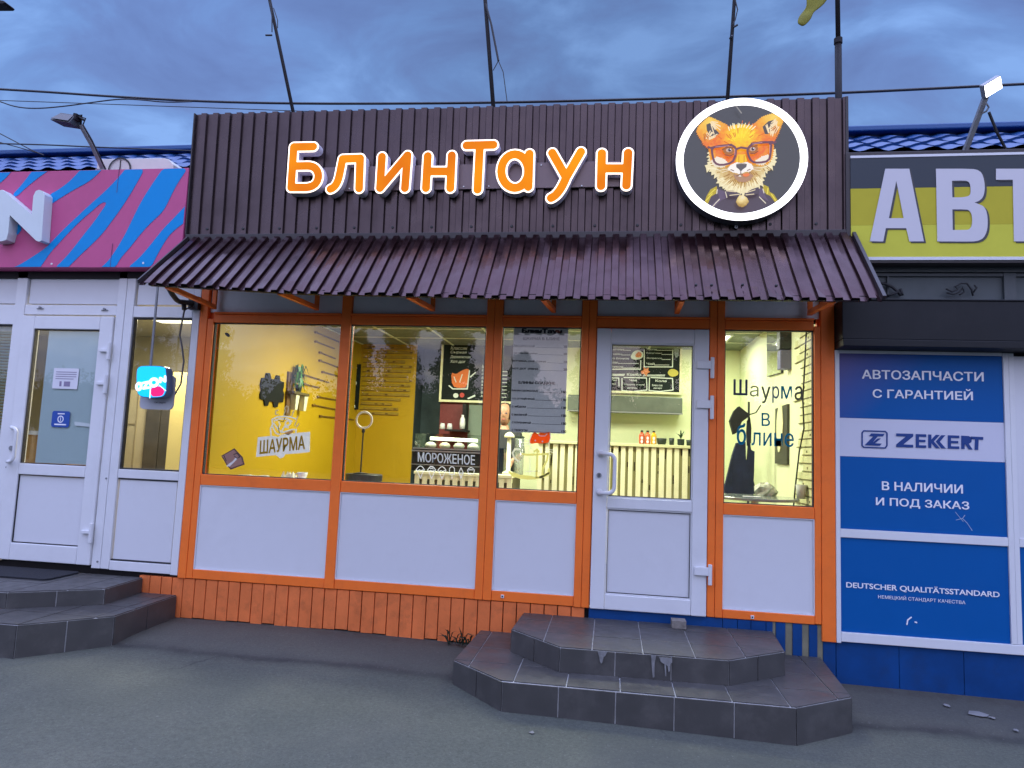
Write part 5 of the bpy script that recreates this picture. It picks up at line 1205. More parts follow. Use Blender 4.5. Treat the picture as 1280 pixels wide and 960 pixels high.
pz([(385,360),(420,310),(470,300),(515,330),(510,380),(440,400),(395,390)]); q.mi = 1; pz([(430,350),(470,310),(500,340),(490,375),(440,375)], .0025); pz([(485,510),(520,505),(510,460),(540,495),(570,470),(560,505),(585,520),(550,535),(545,570),(525,535),(500,545)], .0025); q.mi = 2; pz([(750,530),(780,490),(830,490),(870,525),(850,560),(790,570)])
q.mi = 3; pz([(815,260),(850,250),(875,290),(860,380),(825,370)], .0015)
obj('drawing', q, [chalk, mat('chalk_orange2', (.75,.26,.10), .8), mat('chalk_yellow', (.58,.50,.10), .8), mat('chalk_grey', (.25,.30,.30), .8)], t_)
# steel hood under it
hd = thing('extractor_hood', 'grey steel hood running along the wall below the wide chalk menu', 'hood', (.35, 2.9, 2.1))
a, b = Yp(742, 494, 2.92), Yp(853, 517, 2.92)
q = MB(); q.box(a[0]-.3, b[0], 2.92, 3.215, b[2], a[2]); obj('body', q, mat('hood_steel', (.115,.135,.115), .4, metal=.3, var=.25, vscale=3), hd, bevel=.01)
q = MB(); q.box(a[0]-.3, b[0]+.002, 2.905, 2.919, b[2]-.012, b[2]+.004); obj('lip', q, M['greysteel'], hd)
# bottles and pots on the tall counter
def bottle(px, col, lab, cap=(.02,.015,.012)):
    c = Yp(px, 557, 2.03); x = c[0]; z = zb_t+.001
    t_ = thing('bottle', lab, 'bottle', (x, 2.03, z), 'juice bottles on the bar ledge')
    q = MB(); q.lathe((x, 2.03, z), [(.024,0),(.028,.004),(.028,.088),(.022,.104),(.012,.112),(.012,.120)], 16); obj('body', q, mat('juice', col, .12), t_, smooth=True)
    q = MB(); q.lathe((x, 2.03, z), [(.014,.1205),(.014,.136),(.012,.138)], 14); obj('cap', q, mat('bottle_cap', cap, .4), t_)
    q = MB()
    for zz, r_ in ((.060, .016), (.024, .016)): q.prism_xz(arc(x, z+zz, .0125, r_, 0, 360, 12)[:-1], 2.0005, 2.0015+.001)
    obj('sticker', q, paper, t_)
bottle(802, (.50,.075,.03), 'red juice bottle with white stickers, farthest from the dark pots')
bottle(809.2, (.62,.12,.04), 'orange-red juice bottle in the middle of the three on the bar ledge')
bottle(817, (.75,.38,.02), 'yellow juice bottle next to the round black pot on the bar ledge')
potm = mat('dark_pot', (.012,.022,.020), .45)
def lathe_thing(name, lab, cat, px, y, z, prof, m, grp=None, n=18):
    c = Yp(px, 557, y); t_ = MB(); t_.lathe((c[0], y, z), prof, n); o = obj(name, t_, m, smooth=True); return tag(o, lab, cat, grp), c
lathe_thing('bowl', 'wide black bowl on the bar ledge beside the yellow bottle', 'bowl', 827, 2.04, zb_t+.001, [(.034,0),(.046,.02),(.050,.062),(.046,.066),(.040,.058)], potm)
lathe_thing('cup', 'narrow black cup on the bar ledge right of the wide bowl', 'cup', 839.5, 2.04, zb_t+.001, [(.022,0),(.024,.03),(.026,.070),(.023,.071)], potm)
def pot_plant(px, lab, h, n, seed, y=2.05, z=zb_t+.001, r=.034, ph=.062, pm=None, spread=.05):
    c = Yp(px, 557, y); x = c[0]; t_ = thing('potted_plant', lab, 'plant', (x, y, z)); r_ = random.Random(seed)
    q = MB(); q.lathe((x, y, z), [(r*.8,0),(r,.01),(r*1.05,ph),(r*.9,ph+.002)], 14); obj('pot', q, pm or potm, t_)
    q = MB()
    for k in range(n):
        a = r_.uniform(0, 6.28); s_ = r_.uniform(.3, 1)*spread; hh = h*r_.uniform(.5, 1)
        p0 = np.array((x, y, z+ph)); p2 = p0+np.array((s_*math.cos(a), s_*math.sin(a), hh)); p1 = p0+np.array((s_*.35*math.cos(a), s_*.35*math.sin(a), hh*.6))
        w_ = np.array((-math.sin(a), math.cos(a), 0))*h*.09; tip = p2+(p2-p1)*.35
        q.add([p0-w_*.2, p0+w_*.2, p1+w_, p1-w_, p2+w_*.8, p2-w_*.8, tip], [(0,1,2,3),(3,2,4,5),(5,4,6)])
    obj('leaf', q, mat('leaf_dark', (.02,.06,.018), .5), t_); return t_
pot_plant(851, 'small spiky plant in a dark pot on the bar ledge beside the door edge', .085, 12, 1)
lathe_thing('cup', 'black cup at the door-edge end of the bar ledge, right of the spiky plant', 'cup', 861.5, 2.05, zb_t+.001, [(.026,0),(.028,.03),(.030,.058),(.027,.059)], potm)

# person behind the counter
def person():
    t_ = thing('person', 'dark-haired person in a dark top behind the counter, half hidden by the paper menu', 'person', (-1.17, 2.42, .5))
    bx, by, bz = -1.17, 2.42, .5
    J = {'pel':(0,0,.86,.125),'wa':(0,0,1.02,.115),'ch':(0,-.01,1.20,.13),'nk':(0,-.015,1.345,.05),'nk2':(0,-.03,1.40,.048),
         'shl':(-.15,0,1.29,.06),'shr':(.15,0,1.29,.06),'ell':(-.20,-.06,1.04,.042),'elr':(.20,-.06,1.04,.042),'wrl':(-.12,-.26,.98,.030),'wrr':(.12,-.26,.98,.030),
         'hil':(-.09,0,.80,.09),'hir':(.09,0,.80,.09),'knl':(-.095,-.02,.45,.058),'knr':(.095,-.02,.45,.058),'anl':(-.095,.02,.08,.04),'anr':(.095,.02,.08,.04),'tol':(-.10,-.13,.035,.032),'tor':(.10,-.13,.035,.032)}
    E_ = [('pel','wa'),('wa','ch'),('ch','nk'),('nk','nk2'),('ch','shl'),('ch','shr'),('shl','ell'),('shr','elr'),('ell','wrl'),('elr','wrr'),('pel','hil'),('pel','hir'),('hil','knl'),('hir','knr'),('knl','anl'),('knr','anr'),('anl','tol'),('anr','tor')]
    ks = list(J)
    def skin(name, J, E_, m, root, lev=1):
        ks = list(J); me = bpy.data.meshes.new(name); me.from_pydata([(J[k][0], J[k][1], J[k][2]) for k in ks], [(ks.index(a), ks.index(b)) for a, b in E_], []); me.materials.append(m)
        o = bpy.data.objects.new(name, me); COL.objects.link(o); o.parent = t_
        s_ = o.modifiers.new('skin', 'SKIN'); s_.use_smooth_shade = True
        for i, k in enumerate(ks): me.skin_vertices[0].data[i].radius = (J[k][3], J[k][3]*(.75 if k in ('pel','wa','ch') else 1)); me.skin_vertices[0].data[i].use_root = (k == root)
        u_ = o.modifiers.new('sub', 'SUBSURF'); u_.levels = u_.render_levels = lev; return o
    skin('body', J, E_, mat('skin', (.55,.30,.20), .5), 'pel', 2)
    # clothes: a slightly larger shell over torso, upper arms and legs
    K = {k: (v[0], v[1], v[2], v[3]*1.16) for k, v in J.items() if k in ('pel','wa','ch','shl','shr','ell','elr','hil','hir','knl','knr')}
    K['nk'] = (0,-.012,1.30,.075); K['anl'] = (-.095,.02,.11,.055); K['anr'] = (.095,.02,.11,.055)
    skin('clothes', K, [e for e in E_ if e[0] in K and e[1] in K], mat('dark_cloth', (.035,.036,.045), .8, var=.2), 'pel', 2)
    # head with features
    hx, hy, hz = bx+.0, by-.045, bz+1.50
    q = MB(); n = 18; prof = [(.012,-.118),(.045,-.105),(.060,-.075),(.070,-.03),(.076,.02),(.074,.06),(.058,.095),(.03,.112),(.004,.117)]
    V = []
    for r_, h in prof:
        for k in range(n):
            a = 2*math.pi*k/n; V.append((hx+r_*math.cos(a), hy+r_*1.2*math.sin(a), hz+h))
    q.add(V, [(i*n+k, i*n+(k+1)%n, (i+1)*n+(k+1)%n, (i+1)*n+k) for i in range(len(prof)-1) for k in range(n)]+[tuple(range(n-1,-1,-1)), tuple(range((len(prof)-1)*n, len(prof)*n))])
    q.add([(hx-.010,hy-.082,hz-.03),(hx+.010,hy-.082,hz-.03),(hx,hy-.108,hz-.028),(hx-.005,hy-.088,hz+.012),(hx+.005,hy-.088,hz+.012)], [(0,2,3),(1,4,2),(0,1,2),(3,2,4)])
    for s_ in (-1, 1): q.obox((hx+s_*.078, hy+.01, hz-.005), (.006,0,0), (0,.018,0), (0,0,.030))
    hd_ = obj('head', q, mat('skin_face', (.42,.22,.14), .5), t_, smooth=True)
    q = MB()
    for s_ in (-1, 1): q.lathe((hx+s_*.030, hy-.082, hz+.006), [(.009,-.004),(.009,.004)], 10, 'y')
    obj('eye', q, ink, hd_)
    q = MB(); q.box(hx-.022, hx+.022, hy-.080, hy-.070, hz-.066, hz-.058); obj('mouth', q, mat('lips', (.40,.12,.10), .5), hd_)
    q = MB(); V = []
    prof = [(.080,-.06),(.086,.0),(.086,.05),(.070,.098),(.036,.122),(.004,.128)]
    for r_, h in prof:
        for k in range(n+1):
            a = R(-38)+R(256)*k/n; V.append((hx+r_*math.cos(a), hy+.008+r_*1.2*math.sin(a), hz+h))
    q.add(V, [(i*(n+1)+k, i*(n+1)+k+1, (i+1)*(n+1)+k+1, (i+1)*(n+1)+k) for i in range(len(prof)-1) for k in range(n)])
    o = obj('hair', q, mat('hair', (.012,.009,.008), .6), hd_, smooth=True); sd_ = o.modifiers.new('s', 'SOLIDIFY'); sd_.thickness = .012
    for s_ in (-1, 1):
        w = np.array((bx+s_*.12, by-.26, bz+.98)); q = MB()
        q.tube([w, w+(s_*-.005,-.035,-.008), w+(s_*-.008,-.075,-.012)], [.026,.034,.030], 10)
        for k in range(4):
            f0 = w+(s_*(-.030+.018*k)-.0, -.075, -.012); L = [.062,.072,.068,.052][k]
            q.tube([f0, f0+(0,-L*.5,-.006), f0+(0,-L*.85,-.024), f0+(0,-L,-.038)], [.009,.0085,.008,.006], 7)
        f0 = w+(s_*-.030, -.03, -.008); q.tube([f0, f0+(s_*-.022,-.022,-.01), f0+(s_*-.028,-.05,-.018)], [.011,.010,.008], 7)
        obj('hand', q, mat('skin_hand', (.58,.32,.21), .5), t_, smooth=True)
    return t_
person()
# dispenser and jar beside the person
y_ = CA+.22
c = Yp(636, 565, y_); dsp = thing('mixer', 'cream dome-topped mixer on the counter beside the paper menu', 'mixer', (c[0], y_, zt))
q = MB(); zz = float(Yp(636, 547, y_)[2]); q.lathe((c[0], y_, zz), [(.05,0),(.052,.012),(.042,.035),(.02,.05),(.004,.054)], 18); obj('head', q, cream, dsp, smooth=True)
q = MB(); q.lathe((c[0], y_, zt+.001), [(.06,0),(.06,.02),(.022,.035),(.020,zz-zt-.002)], 16); obj('stem', q, cream, dsp, smooth=True)
c = Yp(648.5, 570, CA+.3); za, zc = float(Yp(648, 545, CA+.3)[2]), zt+.001
jar = thing('jar', 'tall clear cylinder jar of cups on the counter under the paper menu', 'jar', (c[0], CA+.3, zc))
q = MB(); q.lathe((c[0], CA+.3, zc), [(.048,0),(.050,.01),(.050,za-zc-.02)], 20); obj('body', q, glass('jar_glass', k=2.5, film=((.35,.40,.36), .45)), jar, smooth=True)
q = MB(); q.lathe((c[0], CA+.3, zc), [(.052,za-zc-.018),(.052,za-zc-.006),(.03,za-zc)], 20); obj('lid', q, potm, jar)
q = MB(); c2_ = Yp(622, 572, CA+.25); q.box(c2_[0]-.08, c2_[0]+.07, CA+.2, CA+.5, zt+.001, float(Yp(622, 560, CA+.25)[2])); tag(obj('coffee_machine', q, mat('machine', (.008,.012,.022), .2), bevel=.01), 'black coffee machine on the counter between the orange mullion and the clear jar', 'coffee machine')
q = MB(); c3 = Yp(578, 530, 3.0); q.lathe((c3[0], 3.0, c3[2]-.06), [(.03,0),(.035,.06),(.03,.12),(.015,.15),(.015,.17)], 14); 
rk = thing('wall_rack', 'dark bottle rack on the red wall holding a white bottle', 'rack', (c3[0], 3.1, c3[2]-.08)); o = obj('bracket', MB().box(c3[0]-.20, c3[0]+.05, 2.94, 3.215, c3[2]-.09, c3[2]-.07).box(c3[0]-.02, c3[0]+.02, 3.06, 3.215, c3[2]-.065, c3[2]+.25), M['darksteel'], rk)
tag(obj('white_bottle', q, M['white'], smooth=True), 'white pump bottle standing on the dark rack before the red wall', 'bottle')
for k, (px, lab) in enumerate(((553, 'upturned white cup on the rack before the red wall, farthest from the white bottle'), (562, 'upturned white cup on the rack before the red wall, closest to the white bottle'))):
    c = Yp(px, 535, 2.99); q = MB(); q.lathe((c[0], 2.99, c3[2]-.069), [(.036,0),(.030,.05),(.024,.07)], 14); tag(obj('cup', q, M['white'], smooth=True), lab, 'cup', 'cups on the rack')
# ring light on a little round black table
c = Yp(455.3, 525, .62); rl = thing('ring_light', 'white ring light on a thin black stand behind the second window', 'ring light', (c[0], .62, 1.352))
q = MB(); n = 40; V = []
for k in range(n):
    a = 2*math.pi*k/n
    for j in range(8):
        b_ = 2*math.pi*j/8; r_ = .070+.009*math.cos(b_); V.append((c[0]+r_*math.cos(a), .62+.008*math.sin(b_), c[2]+r_*math.sin(a)))
q.add(V, [(k*8+j, k*8+(j+1)%8, ((k+1)%n)*8+(j+1)%8, ((k+1)%n)*8+j) for k in range(n) for j in range(8)]); obj('ring', q, mat('ring_white', (.80,.78,.68), .35), rl, smooth=True)
q = MB(); q.tube([(c[0]-.004, .625, c[2]-.076), (c[0]-.006, .625, 1.353)], .0065, 8); q.lathe((c[0]-.004, .625, c[2]-.11), [(.012,0),(.015,.015),(.010,.034)], 10); q.lathe((c[0]-.006, .625, 1.352), [(.06,0),(.06,.006),(.01,.012)], 16); obj('stand', q, M['black'], rl)
a, b = Yp(430, 597, .62), Yp(477, 597, .62); xm = (a[0]+b[0])/2; rt = thing('side_table', 'small round black table carrying the ring light behind the second window', 'table', (xm, .65, .5))
q = MB(); q.lathe((xm, .65, 1.29), [(.150,0),(.158,.008),(.158,.052),(.152,.060)], 30); obj('top', q, mat('black_top', (.018,.02,.024), .45), rt, smooth=False)
q = MB(); q.tube([(xm, .65, .5), (xm, .65, 1.29)], .025, 10); q.lathe((xm, .65, .5), [(.14,.001),(.14,.02),(.03,.03)], 20); obj('leg', q, M['black'], rt)
# left wall decorations
def lw(x, y, X=-3.19): p = Xp(240+x/6.4, 380+y/6.4, X); return (p[1], p[2])
wf = [lw(*p) for p in ((595,552),(622,552),(634,600),(664,603),(676,570),(699,572),(706,616),(736,626),(733,665),(725,690),(735,720),(727,787),(692,785),(682,826),(655,824),(648,783),(616,778),(606,816),(584,814),(575,768),(545,758),(545,722),(556,690),(548,645),(560,590),(588,590))]
q = MB(); q.frame2d(curve_fill([wf], .012), (-3.198, 0, 0), (0,1,0), (0,0,1), (1,0,0))
tag(obj('wall_decoration', q, mat('black_board', (.010,.011,.010), .7, spec=.2, var=.2), bevel=.003), 'black notched cut-out shape mounted on the yellow wall next to the plant shelf', 'decoration')
def lp3(x, y, X): p = Xp(240+x/6.4, 380+y/6.4, X); return p
sh = thing('plant_shelf', 'brown and white hanging plant shelf on the yellow wall', 'shelf', tuple(lp3(835, 740, -3.1)))
def ypx(px, py, X): return float(Xp(px, py, X)[1])
sz = float(Xp(372, 490.5, -3.15)[2])
q = MB(); q.box(-3.199, -3.180, ypx(357.5,500,-3.19), ypx(363,500,-3.19), float(Xp(360, 519, -3.19)[2]), float(Xp(363, 465, -3.19)[2])); obj('back_board', q, mat('brown_board', (.12,.06,.02), .6, var=.3), sh)
q = MB(); q.box(-3.179, -3.10, ypx(358.5,492,-3.18), ypx(386.5,497,-3.10), sz-.025, sz); obj('shelf', q, mat('dark_shelf', (.10,.075,.03), .6, var=.3), sh)
for k, (xa2, xb2, lab) in enumerate(((361.5, 371.8, 'white square planter under the plant shelf, the one closer to the black cut-out'), (372.6, 384.5, 'white square planter under the plant shelf, the one beside the twigs'))):
    y0_ = ypx(xa2, 505, -3.185); y1_ = max(y0_+.08, ypx(xb2, 505, -3.115)); zz0 = float(Xp(372, 513, -3.15)[2]); zz1 = sz-.027
    q = MB(); q.add([(-3.178,y0_+.015,zz0),(-3.125,y0_+.015,zz0),(-3.125,y1_-.015,zz0),(-3.178,y1_-.015,zz0),(-3.180,y0_,zz1),(-3.115,y0_,zz1),(-3.115,y1_,zz1),(-3.180,y1_,zz1)], [(0,3,2,1),(4,5,6,7),(0,1,5,4),(1,2,6,5),(2,3,7,6),(3,0,4,7)])
    tag(obj('planter', q, mat('planter_white', (.70,.70,.52), .5), bevel=.004), lab, 'planter', 'white planters under the plant shelf')
p0 = (0, 0, sz)
pl = thing('potted_plant', 'leafy green plant in a dark pot on the plant shelf of the yellow wall', 'plant', tuple(lp3(845, 690, -3.08)))
pc = (-3.135, ypx(373, 488, -3.135), 0); q = MB(); q.lathe((pc[0], pc[1], p0[2]+.001), [(.026,0),(.036,.075),(.033,.078)], 14); obj('pot', q, potm, pl)
q = MB(); r_ = random.Random(9)
for k in range(46):
    a = r_.uniform(0, 6.28); hh = r_.uniform(.02, .20); s_ = r_.uniform(.05, .16); b0 = np.array((pc[0], pc[1], p0[2]+.075)); tip = b0+np.array((max(-.05, s_*.6*math.cos(a)), s_*math.sin(a), hh-.6*s_)); mid = b0+np.array((max(-.04, s_*.35*math.cos(a)), s_*.55*math.sin(a), hh*.9+.03)); w_ = np.array((-math.sin(a)*.6, math.cos(a), .2))*.018
    q.add([b0, mid+w_, tip, mid-w_], [(0,1,2,3)])
obj('leaf', q, mat('leaf_green', (.035,.15,.02), .5, var=.4, vscale=30), pl)
# dark strip sign in the corner
a, b = Yp(437.5, 455, 3.12), Yp(447.5, 512, 3.12); sg_ = thing('menu_board', 'narrow upright chalk strip in the corner of the yellow walls, behind the second window', 'menu board', (a[0], 3.12, b[2]))
q = MB(); q.box(a[0], b[0], 3.12, 3.135, b[2], a[2]); obj('board', q, chalkbd, sg_)
q = MB(); r_ = random.Random(2); xm = (a[0]+b[0])/2
pth = [(xm+r_.uniform(-.03,.03), b[2]+(a[2]-b[2])*(.05+.9*k/26)) for k in range(27)]
q.frame2d(curve_fill(sdf_loops([('cap', pth, .005)], .004), .001), (0, 3.119, 0)); obj('drawing', q, chalk, sg_)
# things on the inner sill of the first window
sill = MB(); sill.box(-3.198, -2.06, .080, .36, 1.262, 1.288); obj('inner_sill', sill, cream, shop, bevel=.004)
def sillx(px, py, y=.22): return Yp(px, py, y)
c = sillx(378, 592); cup = thing('cup', 'white cup on a saucer on the inner sill of the first window', 'cup', (c[0], .22, 1.289))
q = MB(); q.lathe((c[0], .22, 1.2965), [(.026,0),(.036,.03),(.043,.062),(.041,.062),(.030,.012),(.004,.008)], 22); q.tube([(c[0]-.038,.22,1.350),(c[0]-.062,.22,1.342),(c[0]-.060,.22,1.318),(c[0]-.036,.22,1.314)], .005, 6); obj('body', q, M['white'], cup, smooth=True)
q = MB(); q.lathe((c[0], .22, 1.2885), [(.045,0),(.082,.006),(.086,.011),(.080,.0085)], 26); obj('saucer', q, M['white'], cup, smooth=True)
q = MB(); q.lathe((c[0], .22, 1.345), [(.037,0),(.037,.002)], 18); obj('coffee', q, mat('coffee', (.05,.025,.012), .3), cup)
def crumple(px, w, d, h, seed, lab, y=.24, name='napkin', m=None):
    c = sillx(px, 590, y); r_ = random.Random(seed); q = MB(); nx, ny = 9, 6; V = []
    for i in range(nx):
        for j in range(ny): e = (i in (0, nx-1)) or (j in (0, ny-1)); V.append((c[0]+(i/(nx-1)-.5)*w+r_.uniform(-.008,.008), y+(j/(ny-1)-.5)*d+r_.uniform(-.006,.006), 1.290+(.001 if e else r_.uniform(.2, 1)*h)))
    q.add(V, [(i*ny+j, (i+1)*ny+j, (i+1)*ny+j+1, i*ny+j+1) for i in range(nx-1) for j in range(ny-1)])
    o = obj(name, q, m or mat('napkin', (.78,.74,.62), .8)); sd_ = o.modifiers.new('s', 'SOLIDIFY'); sd_.thickness = .0015; return tag(o, lab, 'napkin')
crumple(318, .30, .14, .030, 4, 'long crumpled cream paper lying on the inner sill below the envelope sticker')
crumple(362, .12, .12, .075, 8, 'crumpled white napkin leaning beside the cup on the inner sill', y=.27)
crumple(470, .10, .08, .02, 12, 'scrap of crumpled paper on the sill before the slatted counter', y=.14)
q = MB(); q.box(-2.04, -.97, .080, .20, 1.262, 1.286); q.box(-.835, -.245, .080, .20, 1.262, 1.286); q.box(.80, 1.40, .080, .18, 1.24, 1.262); obj('inner_sill', q, cream, shop, bevel=.004)
def sill_lump(px, py, lab, m, s_=.05):
    c = Yp(px, py, .14); q = MB(); q.lathe((c[0], .14, 1.287), [(s_*.9,0),(s_,.008),(s_*.6,.022),(s_*.1,.028)], 12); tag(obj('keys', q, m, smooth=True), lab, 'pouch')
sill_lump(592, 606, 'dark pouch on the sill at the right end of the ice cream lettering window', M['black'])
sill_lump(628, 607, 'dark pouch on the sill in the corner of the paper menu window', mat('dark_pouch', (.03,.03,.035), .7))

# ---- things behind the right-hand window
cs = thing('coat_stand', 'thin black coat stand behind the round table in the right-hand window', 'coat stand', (1.20, 1.5, .5))
pA = Yp(936, 512, 1.5); q = MB(); q.tube([(pA[0], 1.5, .5), (pA[0], 1.5, 2.14)], .010, 8)
for dx_, dz_ in ((.10,.06),(-.09,.03)): q.tube([(pA[0], 1.5, 2.02), (pA[0]+dx_*.6, 1.48, 2.04), (pA[0]+dx_, 1.47, 2.02+dz_+.03)], .007, 6)
for a in (0, 2.1, 4.2): q.tube([(pA[0], 1.5, .60), (pA[0]+.22*math.cos(a), 1.5+.22*math.sin(a), .51)], .009, 6)
obj('frame', q, M['black'], cs)
navy = mat('navy_cloth', (.012,.018,.055), .85, var=.4, vscale=7, bump=.4, bscale=9)
def rw_(x, y, yy): return xz(890+x/8, 510+y/8, yy)
ap = [rw_(*p, 1.46) for p in ((240,350),(330,340),(335,530),(350,520),(360,400),(375,330),(385,420),(420,435),(415,640),(410,730),(445,850),(400,862),(130,868),(120,800),(150,680),(200,470))]
q = MB(); q.frame2d(curve_fill([ap], .06), (0, 1.49, 0)); tag(obj('apron', q, navy, bevel=.015), 'dark navy apron hanging on the coat stand in the right-hand window', 'apron')
cp = [rw_(*p, 1.46) for p in ((170,130),(215,30),(262,-15),(358,60),(345,100),(290,140),(250,240),(208,268))]
q = MB(); q.frame2d(curve_fill([cp], .07), (0, 1.485, 0)); tag(obj('cap', q, mat('black_cloth', (.012,.013,.016), .85), bevel=.02), 'black folded cap hanging at the top of the coat stand', 'cap')
q = MB(); q.frame2d(curve_fill([[rw_(*p, 1.46) for p in ((352,130),(378,90),(392,200),(388,350),(352,380),(345,250))]], .04), (0, 1.485, 0)); tag(obj('scarf', q, mat('scarf_dark', (.016,.02,.035), .9), bevel=.01), 'dark narrow scarf hanging from the coat stand between cap and apron', 'scarf')
xm, ym = 1.10, .46; tb4 = thing('round_table', 'round grey glass-topped table just behind the right-hand window', 'table', (xm, ym, .5))
q = MB(); q.lathe((xm, ym, 1.305), [(.31,0),(.32,.006),(.32,.018),(.31,.022)], 48); obj('top', q, mat('grey_glass_top', (.20,.23,.22), .12), tb4)
q = MB(); q.tube([(xm, ym, .5), (xm, ym, 1.304)], .028, 10); q.lathe((xm, ym, .5), [(.2,.001),(.2,.015),(.03,.03)], 24); obj('leg', q, M['steel'], tb4)
q = MB(); q.box(xm-.10, xm+.02, ym-.13, ym-.05, 1.328, 1.331); tag(obj('card', q, paper), 'white card lying on the round grey table', 'card')
c = Yp(1001.5, 621, .42); q = MB(); q.lathe((c[0], .42, 1.328), [(.030,0),(.040,.105),(.037,.105),(.028,.004)], 20); tag(obj('paper_cup', q, mat('cup_grey', (.52,.53,.47), .6), smooth=True), 'pale paper cup on the round grey table by the log cladding', 'cup')
c = Yp(955, 610, .75)
q = MB(); r_ = random.Random(6); n = 16
prof = [(.075,0),(.085,.03),(.075,.065),(.05,.09),(.012,.10)]; V = []
for i, (r0_, h) in enumerate(prof):
    for k in range(n): a = 2*math.pi*k/n; r2 = r0_*r_.uniform(.75, 1.2); V.append((c[0]+r2*math.cos(a), .70+r2*.8*math.sin(a), 1.328+h*r_.uniform(.85, 1.1)*(h > 0)))
q.add(V, [(i*n+k, i*n+(k+1)%n, (i+1)*n+(k+1)%n, (i+1)*n+k) for i in range(len(prof)-1) for k in range(n)]+[tuple(range((len(prof)-1)*n, len(prof)*n))]); 
tag(obj('plastic_bag', q, mat('bag_pale', (.50,.52,.42), .5, var=.5, vscale=18)), 'crumpled pale plastic bag on the round grey table beside the apron', 'bag')
# tall dark mirror strip, wall mirror, lamp on the right wall
def rwx(px, py, X=1.475): p = Xp(px, py, X); return (p[1], p[2])
def rpl(name, pts, dep, m, X=1.478):
    q = MB(); q.frame2d(curve_fill([pts], dep), (X, 0, 0), (0,1,0), (0,0,1), (-1,0,0)); return q
md = thing('wall_panel', 'tall dark wall panel with a pale pointed oval, right wall beside the logs', 'panel', (1.47, 1.2, 1.6))
P4 = [rwx(971.5, 511), rwx(986.5, 505), rwx(986, 581), rwx(971, 579.5)]; obj('board', rpl('b', P4, .02, 0), mat('panel_dark', (.05,.05,.04), .5, var=.2), md)
ov = [rwx(975,560), rwx(973.5,530), rwx(975.5,512), rwx(978.5,501.5), rwx(981,512), rwx(982.2,535), rwx(979,560), rwx(976.5,567)]; q = MB(); q.frame2d(curve_fill([rnd_poly(ov, 1)], .006), (1.4575, 0, 0), (0,1,0), (0,0,1), (-1,0,0)); obj('oval', q, mat('oval_pale', (.80,.82,.50), .5), md)
mir = thing('wall_mirror', 'black-edged mirror high on the right wall above the tall dark panel', 'mirror', (1.47, 1.5, 2.4))
P5 = [rwx(960.5, 412), rwx(978, 408), rwx(979, 466), rwx(961, 471)]; q = MB(); q.frame2d(curve_fill([P5], .018), (1.478, 0, 0), (0,1,0), (0,0,1), (-1,0,0)); obj('backing', q, M['black'], mir)
cyc = np.mean(P5, 0); P6 = [(cyc[0]+(p[0]-cyc[0])*.96, cyc[1]+(p[1]-cyc[1])*.985) for p in P5]; q = MB(); q.frame2d(curve_fill([P6], .003), (1.4595, 0, 0), (0,1,0), (0,0,1), (-1,0,0)); mm_ = mat('mirror_glass', (.75,.78,.70), .02, metal=1.0); obj('glass', q, mm_, mir)
spk = thing('hanging_speaker', 'dark speaker box hanging below the ceiling near the log cladding', 'speaker', (1.33, .9, 2.6))
a, b = Yp(975, 412, .9), Yp(992, 436, .9); q = MB(); q.box(a[0], b[0], .9, 1.02, b[2], IZ1-.001); obj('body', q, mat('speaker_dark', (.028,.032,.036), .5), spk, bevel=.006)
q = MB(); q.lathe(((a[0]+b[0])/2, .899, b[2]+.09), [(.025,-.004),(.030,0)], 14, 'y'); obj('cone', q, M['black'], spk)
a, b = Yp(975.5, 436.5, .9), Yp(992, 461, .9); q = MB(); q.box(a[0], b[0], .905, 1.015, b[2], a[2]-.003); tag(obj('reflection_box', q, mat('lavender_reflection', (.16,.16,.30), .6), bevel=.005), 'lavender box standing in for an outdoor reflection beneath the dark hanging speaker', 'box')  # solid box painted in the colour of an outdoor reflection
q = MB(); L = [Xp(1008, 412, 1.44), Xp(1006, 455, 1.44), Xp(1003.5, 500, 1.44), Xp(1005, 535, 1.44), Xp(999, 565, 1.44), Xp(994, 610, 1.44), Xp(992, 632, 1.44)]; q.tube([tuple(p) for p in L], .006, 6); tag(obj('wall_cable', q, M['black'], smooth=True), 'black cable hanging down the log-clad right wall', 'cable')

# ================================================================== stickers and lettering on the glass
GY = .0335
# menu sheet taped inside the paper menu window
t_ = thing('menu_sheet', 'tall grey paper menu with printed price lines in the narrow window left of the door', 'menu', (-.53, .046, 1.7))
a, b = xz(640, 404, .046), xz(709.5, 541, .046); x0, x1, z1, z0 = xz(636.5, 540, .046)[0]+.004, xz(708.5, 470, .046)[0], 2.535, float(Yp(670, 541, .046)[2])
q = MB(); q.box(x0, x1, .044, .0455, z0, z1); obj('sheet', q, mat('menu_paper', (.70,.66,.64), .75, var=.04), t_)
q = MB(); W_ = x1-x0
def ms(x, y): return xz(600+x/8, 390+y/8, .044)
def mt(s, xa, ya, xb, yb, bold): text_on(q, s, ms(xa,ya)[0], ms(xb,yb)[0], ms(xb,yb)[1], ms(xa,ya)[1], .044, bold, lift=.0008)
mt('БлинТаун', 418, 164, 822, 228, .075); mt('ШАУРМА В БЛИНЕ', 430, 250, 798, 284, .045)
rows_ = [('КЛАССИЧЕСКАЯ', 545, 328, 352, '200'), ('С ВЕТЧИНОЙ (350гр)', 575, 402, 424, '200'), ('ВЕТЧИНА, СЫР (350гр)', 660, 482, 506, '210'), ('ХОТ-ДОГ (350гр)', 580, 556, 582, '200')]
for s_, xe, ya, yb, pr_ in rows_:
    mt(s_, 318, ya-2, xe, yb+2, .05); mt(pr_, 835, ya+6, 872, yb+8, .05)
    p = ms(xe+10, yb); p2 = ms(828, yb+8); q.bar((p[0], .0434, p[1]), (p2[0], .0434, p2[1]), .0025, .0004, (0,-1,0))
